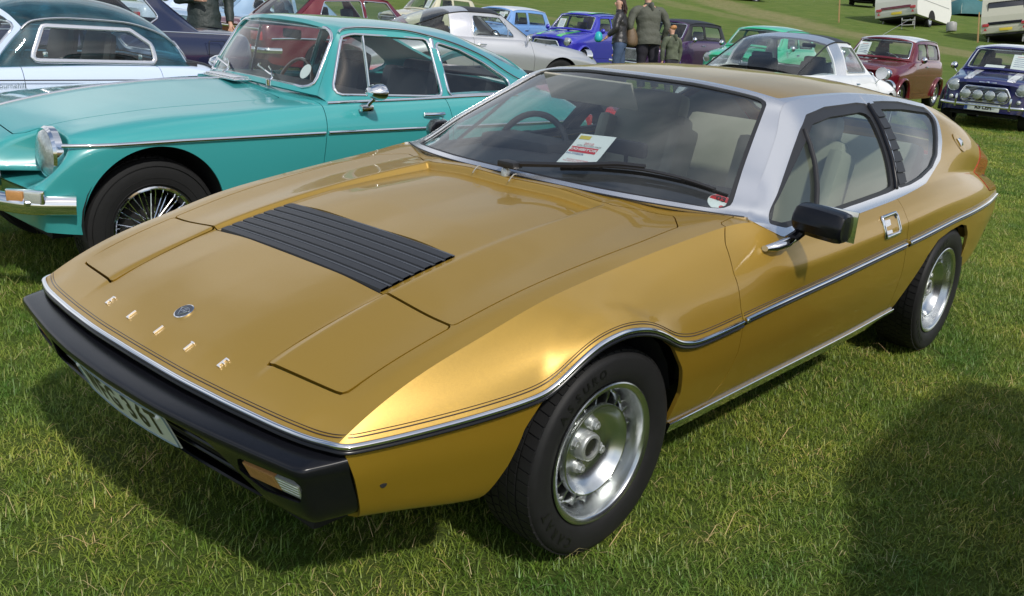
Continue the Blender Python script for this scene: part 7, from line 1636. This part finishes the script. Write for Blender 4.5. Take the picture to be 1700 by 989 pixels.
def person(label, loc, heading, H, jacket, trousers, hair, hairlen, female=False, arms=None, hood=False, head_turn=0., jacket_len=.45, stocky=1.):
    """arms: per side (elbow, wrist) as offsets in body axes; x forward, y left, z up, metres for H = 1.75"""
    t = thing('person', label, 'person', loc); q = UPG.to_track_quat('Z', 'Y'); t.rotation_euler = (Matrix.Rotation(0, 4, 'Z') @ Vector((0, 0, 1)).rotation_difference(UPG).to_matrix().to_4x4() @ Matrix.Rotation(heading, 4, 'Z')).to_euler()
    k = H / 1.75; w = stocky; S3 = lambda *p: tuple(a * k for a in p)
    sh, hipw = (.165 if female else .19) * w, (.095 if not female else .10)
    arms = arms or [((.02, .30, 1.12), (.06, .27, .86)), ((.02, -.30, 1.12), (.06, -.27, .86))]
    def limb(pts, grow=0.): return [S3(x, y, z) + ((r + grow) * k,) if not isinstance(r, tuple) else S3(x, y, z) + (((r[0] + grow) * k, (r[1] + grow) * k),) for x, y, z, r in pts]
    spine = [(0, 0, .95, (.115 * w, .145 * w)), (.0, 0, 1.12, (.105 * w, .135 * w)), (.0, 0, 1.30, (.115 * w, .155 * w)), (-.01, 0, 1.42, (.075 * w, .115 * w)), (-.005, 0, 1.50, .055), (.01, 0, 1.555, .055)]
    legs = []; 
    for sg in (1, -1):
        st = .04 * sg
        legs.append([(0, 0, .95, (.115 * w, .145 * w)), (0, sg * hipw, .84, .088 * w), (.015 + st, sg * (hipw + .01), .48, .060), (-.01 + st, sg * (hipw + .02), .26, .056), (-.02 + st, sg * (hipw + .02), .09, .040), (.05 + st, sg * (hipw + .03), .035, .036), (.14 + st, sg * (hipw + .04), .03, .030)])
    arm = []
    for (e, wr_), sg in zip(arms, (1, -1)):
        arm.append([(-.01, 0, 1.42, (.075 * w, .115 * w)), (-.01, sg * sh * .92, 1.385, .045), (e[0] * .5, sg * sh * .55 + e[1] * .48, 1.28, .042)] + [(e[0], e[1], e[2], .038), ((e[0] + wr_[0]) / 2, (e[1] + wr_[1]) / 2, (e[2] + wr_[2]) / 2, .041), (wr_[0], wr_[1], wr_[2], .027)])
    hands = []
    for (e, wr_), sg in zip(arms, (1, -1)):
        d = np.array(wr_) - np.array(e); d /= np.linalg.norm(d); side = np.cross(d, [1, 0, 0]); side = side / max(np.linalg.norm(side), 1e-6); p = np.array(wr_); palm = p + d * .055
        hands.append([(*p, .027), (*(p + d * .03), (.016, .036)), (*palm, (.014, .040)), (*(p + d * .085), (.012, .038))])
        for f, off in enumerate((-.028, -.010, .009, .026)):
            a = p + d * .085 + side * off; ln = (.062, .074, .070, .054)[f]; hands.append([(*(p + d * .085), (.012, .038)), (*a, .0095), (*(a + d * ln * .55 + np.array([.006, 0, 0])), .009), (*(a + d * ln * .9 + np.array([.020, 0, 0])), .0078)])
        th = p + d * .03; hands.append([(*(p + d * .03), (.016, .036)), (*(th + side * -.034 * 1 + d * .01), .011), (*(th - side * .048 + d * .045 + np.array([.01, 0, 0])), .009)])
    head = [(.01, 0, 1.555, .055), (.012, 0, 1.60, (.078, .068)), (.012, 0, 1.665, (.095, .078)), (.006, 0, 1.725, (.080, .068))]
    body = skin_surf([limb(spine)] + [limb(l) for l in legs] + [limb(a) for a in arm] + [limb(h_) for h_ in hands] + [limb(head)], 1)
    solid('body', body, M_SKIN, t, ang=60)
    P = lambda nm, s, m: solid(nm, s, m, t, ang=60)
    # face: nose, brow, eyes, mouth, ears on the front of the head
    def hd(s): return xform(s, Matrix.Translation((.012 * k, 0, 0)) @ Matrix.Rotation(head_turn, 4, 'Z') @ Matrix.Translation((-.012 * k, 0, 0)) @ Matrix.Diagonal((k, k, k, 1)))
    P('nose', hd(xform(box(.030, .024, .042, (.104, 0, 1.645), .008), RT())), M_SKIN); P('mouth', hd(box(.010, .044, .010, (.098, 0, 1.607), .004)), pm('lips', (.42, .16, .13), .5))
    for sg in (1, -1): P('eye', hd(box(.008, .022, .010, (.098, sg * .030, 1.668), .003)), M_BLACKL); P('ear', hd(box(.028, .012, .05, (.005, sg * .080, 1.650), .006)), M_SKIN)
    hp = [(-.005, 0, 1.760, (.080, .078)), (-.022, 0, 1.715, (.100, .096)), (-.038, 0, 1.650, (.092, .098))]
    if hairlen > .05: hp += [(-.060, 0, 1.56, (.080, .120)), (-.085, 0, 1.655 - hairlen, (.070, .125))]
    hs = skin_surf([[tuple(a for a in p[:3]) + (p[3],) for p in hp]], 2); rg = np.random.default_rng(int(H * 100)); hs.V = hs.V + rg.normal(0, .004, hs.V.shape); P('hair', hd(hs), hair)
    if hairlen > .05:
        for i in range(26):
            a = rg.uniform(-1.9, 1.9); x0, y0 = -.02 - .075 * math.cos(a), .088 * math.sin(a); z1 = 1.62 - hairlen * rg.uniform(.7, 1.25); P('hair_lock', hd(tube([(x0 * .9, y0 * .9, 1.72), (x0 - .01, y0, 1.66), (x0 - .02 + rg.normal(0, .012), y0 * 1.12 + rg.normal(0, .012), 1.58), (x0 - .02 + rg.normal(0, .02), y0 * 1.1 + rg.normal(0, .02), z1)], .012, 5)), hair)
    # clothes: lofted shells with folds, over the same skeleton
    def vtube(pts, n=14, wr=0., seed=0):
        a = np.array([[*q[:3], *(q[3] if hasattr(q[3], '__len__') else (q[3], q[3]))] for q in pts], float); d = np.concatenate([[0], np.cumsum(np.linalg.norm(np.diff(a[:, :3], axis=0), axis=1))]); u = np.linspace(0, d[-1], 5 * len(pts)); q = pchip(d, a, u)
        T = np.gradient(q[:, :3], axis=0); T /= np.linalg.norm(T, axis=1, keepdims=True); X = np.array([1., 0, 0]) - T * T[:, :1]; X /= np.linalg.norm(X, axis=1, keepdims=True); Yv = np.cross(T, X); rg_ = np.random.default_rng(seed + int(H * 97)); G = []
        ph = rg_.uniform(0, 6, 4)
        for i, (r_, t_) in enumerate(zip(q, T)):
            row = []
            for k_ in range(n):
                an = 2 * PI * k_ / n; f_ = 1 + wr * (math.sin(3 * an + u[i] * 26 + ph[0]) * .5 + math.sin(u[i] * 48 + ph[1] + 2 * math.cos(an + ph[2])) * .6); row.append((r_[:3] + X[i] * math.cos(an) * r_[3] * f_ + Yv[i] * math.sin(an) * r_[4] * f_) * k)
            G.append(row)
        g_ = grid_surf(np.array(G), closed=True); F_ = g_.F + [tuple(range(n)), tuple((len(G) - 1) * n + i for i in range(n))[::-1]]; g_ = Surf(g_.V, F_)
        c_ = np.repeat(q[:, :3] * k, n, 0); return g_ if ((g_.V - c_) * g_.N).sum() > 0 else g_.flip()
    hem = .95 - (.14 if jacket_len > .5 else .05)
    jk = [vtube([(0, 0, hem, (.150 * w, .180 * w)), (0, 0, .98, (.138 * w, .172 * w)), (0, 0, 1.12, (.128 * w, .158 * w)), (-.005, 0, 1.30, (.138 * w, .180 * w)), (-.01, 0, 1.41, (.112 * w, .165 * w)), (-.008, 0, 1.465, (.085, .105)), (-.004, 0, 1.50, (.066, .068))], 22, .035)]
    for i, ((e, wr_), sg) in enumerate(zip(arms, (1, -1))):
        wm = np.array(e) * .08 + np.array(wr_) * .92; jk.append(vtube([(-.01, sg * sh * .45, 1.415, .072), (-.01, sg * sh * .98, 1.385, .086), (e[0] * .5, sg * sh * .55 + e[1] * .52, 1.27, .070), (e[0], e[1], e[2], .060), ((e[0] + wm[0]) / 2, (e[1] + wm[1]) / 2, (e[2] + wm[2]) / 2, .057), (*wm, .045)], 14, .06, 3 + i))
    P('jacket', jk[0], jacket)
    for s_ in jk[1:]: P('sleeve', s_, jacket)
    P('trousers', vtube([(0, 0, .80, (.115 * w, .155 * w)), (0, 0, .90, (.128 * w, .165 * w)), (0, 0, .99, (.120 * w, .150 * w))], 20, .02), trousers)
    for i, l in enumerate(legs): P('trouser_leg', vtube([(0, l[1][1] * .85, .90, .100 * w)] + [(x, y, z, (r if isinstance(r, float) else .12) + g) for (x, y, z, r), g in zip(l[1:5], (.012, .018, .022, .030))], 14, .05, 7 + i), trousers)
    for l, sg in zip(legs, (1, -1)): x, y, _, _ = l[4]; P('shoe', skin_surf([limb([(x - .02, y, .045, .045), (x + .06, y + sg * .01, .04, .046), (x + .15, y + sg * .018, .034, .036)])], 1), M_SHOE)
    if hood: P('hood', skin_surf([limb([(-.075, 0, 1.52, (.055, .095)), (-.115, 0, 1.45, (.045, .105)), (-.135, 0, 1.34, (.028, .07))])], 2), jacket)
    P('collar', xform(lathe([(.070, 1.455), (.080, 1.50), (.074, 1.535), (.062, 1.52), (.060, 1.47)], 20, 'z'), RT(sc=(k, k, k))), jacket)
    return t, k, P
def at_depth(x, y): return (x, y, TZ(x, y))
p1, k, P_ = person('man in dark waxed jacket carrying a black case behind the navy saloon', (4.50, 8.85, 0.), math.radians(-115), 1.80, M_WAX, M_NAVYT, M_HAIRD, .0, stocky=1.15, jacket_len=.6, arms=[((-.02, .30, 1.14), (.06, .30, .88)), ((.08, -.30, 1.13), (.21, -.10, 1.12))])
cs = thing('black_case', 'small black case held by the man in the dark waxed jacket', 'bag', (4.50 + .27, 8.85 - .10, .62), math.radians(-30)); solid('case_body', box(.12, .42, .30, (0, 0, 0), .03), M_LEATHER, cs); solid('case_handle', tube([(0, -.08, .14), (0, -.06, .19), (0, .06, .19), (0, .08, .14)], .010, 6), M_LEATHER, cs); solid('case_badge', box(.006, .05, .05, (-.062, .08, .0), .002), M_REDL, cs)
p2, k, P_ = person('woman with long dark hair in black leather jacket and blue jeans', at_depth(12.50, 8.20), math.radians(120), 1.66, M_LEATHER, M_JEANS, M_HAIRD, .16, female=True, head_turn=.7, stocky=1.08, arms=[((.06, .27, 1.13), (.20, .22, 1.02)), ((-.02, -.30, 1.13), (.04, -.27, .88))])
bg_ = thing('shoulder_bag', 'brown checked rucksack hanging behind the woman in leather', 'bag', (p2.location.x, p2.location.y, p2.location.z)); bg_.rotation_euler = p2.rotation_euler
G = skin_surf([[(-.20, -.17, 1.28, (.05, .06)), (-.22, -.18, 1.16, (.08, .11)), (-.23, -.18, 1.0, (.10, .14)), (-.22, -.18, .86, (.09, .13))]], 2); solid('bag_body', xform(G, RT(sc=(.93, .93, .93))), M_BAG, bg_); solid('bag_strap', xform(tube([(-.20, -.17, 1.28), (-.14, -.16, 1.44), (-.02, -.15, 1.47), (.08, -.15, 1.38), (.06, -.19, 1.2), (-.10, -.20, .95)], .012, 6), RT(sc=(.93, .93, .93))), pm('tan_strap', (.4, .33, .25), .7), bg_)
bl_ = thing('turquoise_bag', 'small turquoise carrier bag held by the woman in leather', 'bag', (p2.location.x - .22, p2.location.y + .32, p2.location.z)); bl_.rotation_euler = p2.rotation_euler; solid('bag_pouch', skin_surf([[(0, 0, 1.05, .05), (0, 0, .95, .09), (0, 0, .84, .08)]], 2), pm('turquoise_plastic', (.02, .42, .48), .4), bl_)
p3, k, P_ = person('heavily built man in an olive jacket with a hood, seen from behind', at_depth(13.05, 7.95), math.radians(60), 1.84, M_OLIVE, M_TROUSER, M_HAIRD, .0, hood=True, stocky=1.32, head_turn=.5, jacket_len=.6, arms=[((-.04, .36, 1.14), (.10, .34, .92)), ((-.04, -.36, 1.14), (.10, -.34, .92))])
for i in range(3): P_('shoulder_badge', box(.02, .09, .018, (-.115 * k, -.12 * k, (1.40 - .035 * i) * k), .004), M_PAPER if i == 9 else M_BLACKM)
p4, k, P_ = person('ginger haired child in a camouflage top with a brown hood', at_depth(12.95, 7.35), math.radians(75), 1.24, M_CAMO, M_TROUSER, M_HAIRG, .0, hood=True, stocky=1.1, head_turn=.3)
# ------------------------------------------------------------------ caravans, tents, stakes far up the field
M_CARA = pm('caravan_white', (.66, .66, .60), .35, noise=(6., .05)); M_CARB = pm('caravan_cream', (.60, .58, .48), .35, noise=(6., .05)); M_TINT = pm('tinted_pane', (.05, .045, .05), .12, coat=1.); M_WOOD = pm('stake_wood', (.36, .23, .10), .8, noise=(18., .3)); M_GREYP = pm('grey_plastic', (.34, .34, .33), .5)
def caravan(lab, loc, rz, body, L=4.6, W=2.1, H=2.1, plate=True, wide=True, wz=0.):
    """x runs forward along the caravan from its rear face"""
    x, y = loc; t = thing('caravan', lab, 'caravan', (x, y, TZ(x, y)), rz, 'touring caravans up the field'); t.rotation_euler = (Vector((0, 0, 1)).rotation_difference(UPG).to_matrix().to_4x4() @ Matrix.Rotation(rz, 4, 'Z')).to_euler()
    z0 = .42; prof = round_poly([(.06, z0), (L - .25, z0), (L + .05, z0 + .55), (L - .15, z0 + 1.35), (L - .75, z0 + H - .02), (.55, z0 + H), (.10, z0 + H - .28), (-.02, z0 + .75), (.0, z0 + .25)], [.05, .2, .3, .3, .35, .3, .25, .2, .1], 5)
    solid('caravan_shell', prism(prof, W, -W / 2, 'y'), body, t, ang=30)
    P = lambda nm, s, m, par=t: solid(nm, s, m, par)
    rw = P('rear_window', box(.03, W * (.62 if wide else .72), .52, (.045, 0, z0 + 1.42 + wz), .02), M_TINT); P('window_rubber', sweep(np.array([(.03, a, b) for a, b in round_poly([(-W * (.32 if wide else .37), z0 + 1.14 + wz), (W * (.32 if wide else .37), z0 + 1.14 + wz), (W * (.32 if wide else .37), z0 + 1.70 + wz), (-W * (.32 if wide else .37), z0 + 1.70 + wz)], .06)]), (-1, 0, 0), half_round(.04, .02), closed=True), M_BLACKM, rw)
    P('rear_band', box(.03, W * .70, .13, (-.018, 0, z0 + .42), .01), M_MAROON if wide else M_BLACKP)
    for s_ in (-1, 1):
        P('tail_lamp', box(.04, .26, .13, (-.03, s_ * W * .40, z0 + .36), .015), M_REDL); P('reflector', prism([(-.07, 0), (.07, 0), (0, .12)], .02).move((0, 0, 0)) if False else xform(prism([(-.07, 0), (.07, 0), (0, .12)], .02), Matrix(((0, 0, -1, -.02), (1, 0, 0, s_ * W * .40), (0, 1, 0, z0 + .12), (0, 0, 0, 1)))), M_REDL)
        P('side_window', box(.62, .02, .48, (L * .62, s_ * (W / 2 + .004), z0 + 1.42 + wz), .01), M_TINT); P('side_window', box(.50, .02, .40, (L * .28, s_ * (W / 2 + .004), z0 + 1.45 + wz), .01), M_TINT)
        P('side_rail', box(L * .9, .016, .03, (L * .48, s_ * (W / 2 + .004), z0 + .78), .004), M_GREYP)
        a = np.linspace(0, PI, 16); P('wheel_arch', prism([(L * .42 + .42 * math.cos(q), z0 - .02 + .42 * math.sin(q)) for q in a], .03, s_ * (W / 2) - (.012 if s_ > 0 else .018), 'y'), M_DARK)
        w = make_wheel(t, L * .42, s_ * (W / 2 - .08), .30, .30, .18, .16, 'steel')
        P('steady_leg', xform(box(.05, .05, .50, (0, 0, 0), .01), RT((.35, s_ * W * .36, .22), ry=.3)), M_GREYP); P('steady_leg', xform(box(.05, .05, .50, (0, 0, 0), .01), RT((L - .5, s_ * W * .36, .22), ry=-.3)), M_GREYP)
    P('number_plate', box(.012, .52, .12, (-.03, -.05, z0 + .14), .004), M_YPLATE); P('chassis', box(L * .9, W * .8, .10, (L * .47, 0, z0 - .05), .02), M_DARK); P('tow_bar', tube([(L - .2, 0, z0 - .05), (L + .9, 0, z0 - .02)], .045, 8), M_GREYP)
    P('front_window', box(.03, W * .8, .5, (L - .06, 0, z0 + 1.35 + wz), .01), M_TINT)
    return t
V1 = caravan('white touring caravan with maroon rear band, left of the tents', (46.6, 16.3), math.radians(-2), M_CARA)
V2 = caravan('cream touring caravan with wide tinted rear window at the right edge', (44.6, 10.6), math.radians(4), M_CARB, wide=False, L=3.8, W=1.95, H=1.86, wz=-.36)
def gobj(name, lab, cat, x, y, rz=0, group=None):
    t = thing(name, lab, cat, (x, y, TZ(x, y)), 0, group); t.rotation_euler = (Vector((0, 0, 1)).rotation_difference(UPG).to_matrix().to_4x4() @ Matrix.Rotation(rz, 4, 'Z')).to_euler(); return t
for (x, y, s_, lab, col, dr) in ((59.9, 17.3, .92, 'low dark green dome tent', (.035, .13, .14), (.06, .17, .18)), (63.6, 16.3, 1.15, 'taller teal tent behind the low green one', (.02, .16, .20), (.03, .20, .26))):
    t = gobj('dome_tent', lab, 'tent', x, y, -.5, 'tents between the caravans'); mt = pm('tent_cloth', col, .7, noise=(4., .15), bump=(6., .5, .03)); mp_ = pm('tent_pole_sleeve', (.28, .34, .30), .6)
    G = []
    for i in range(13):
        ph = PI / 2 * i / 12; row = []
        for j in range(32):
            a = 2 * PI * j / 32; sq = 1 / max(abs(math.cos(a)), abs(math.sin(a))) ** .45; r = math.cos(ph) ** .85; row.append((1.45 * r * math.cos(a) * sq * s_, 1.15 * r * math.sin(a) * sq * s_, 1.15 * math.sin(ph) * s_))
        G.append(row)
    q = grid_surf(np.array(G), closed=True); q = q if (q.N * q.V).sum() > 0 else q.flip(); solid('tent_skin', q, mt, t, ang=50)
    for a0 in (PI / 4, 3 * PI / 4): solid('tent_pole', tube([(1.47 * math.cos(ph) * math.cos(a0) * 1.15 * s_, 1.17 * math.cos(ph) * math.sin(a0) * 1.15 * s_, 1.17 * math.sin(ph) * s_) for ph in np.linspace(0, PI, 22)], .02, 6), mp_, t)
    solid('tent_door', xform(prism([(-.35 * s_, 0), (.35 * s_, 0), (.25 * s_, .6 * s_), (0, .8 * s_), (-.25 * s_, .6 * s_)], .02), Matrix(((0, 0, -1, -1.25 * s_), (1, 0, 0, 0), (0, 1, 0, .02), (0, 0, 0, 1))) @ Matrix.Rotation(-.35, 4, 'X')), mp_, t)
for x, y, h_, lab in ((43.6, 17.9, 2.3, 'tall wooden stake up the field below the top edge'), (42.3, 11.0, 1.25, 'short wooden stake below the green tents'), (47.4, 28.3, 1.2, 'wooden stake by the distant black hatchback')):
    t = gobj('wooden_stake', lab, 'stake', x, y, .3, 'wooden stakes along the track'); q = box(.07, .07, h_, (0, 0, h_ / 2), .008, taper=(.75, .75)); solid('stake_post', q, M_WOOD, t); solid('stake_cap', box(.058, .058, .03, (0, 0, h_ + .012), .01), M_WOOD, t)
t = gobj('water_barrel', 'small pale water barrel on the grass beside the left caravan', 'barrel', 47.0, 13.7); solid('barrel_body', lathe([(.0001, 0), (.22, 0), (.24, .06), (.24, .36), (.20, .42), (.0001, .42)][::-1], 24, 'z'), M_GREYP, t); solid('barrel_lid', lathe([(.0001, .45), (.10, .45), (.11, .42)], 16, 'z'), M_CARA, t)
t = gobj('caravan_step', 'grey step frame beneath the rear of the left caravan', 'step', 45.4, 15.2, .4); 
for s_ in (-1, 1): solid('step_side', xform(box(.04, .04, .55, (0, 0, .25), .01), RT((0, s_ * .28, 0), ry=s_ * .15)), M_GREYP, t)
for z in (.15, .38): solid('step_tread', box(.28, .60, .03, (0, 0, z), .008), M_GREYP, t)
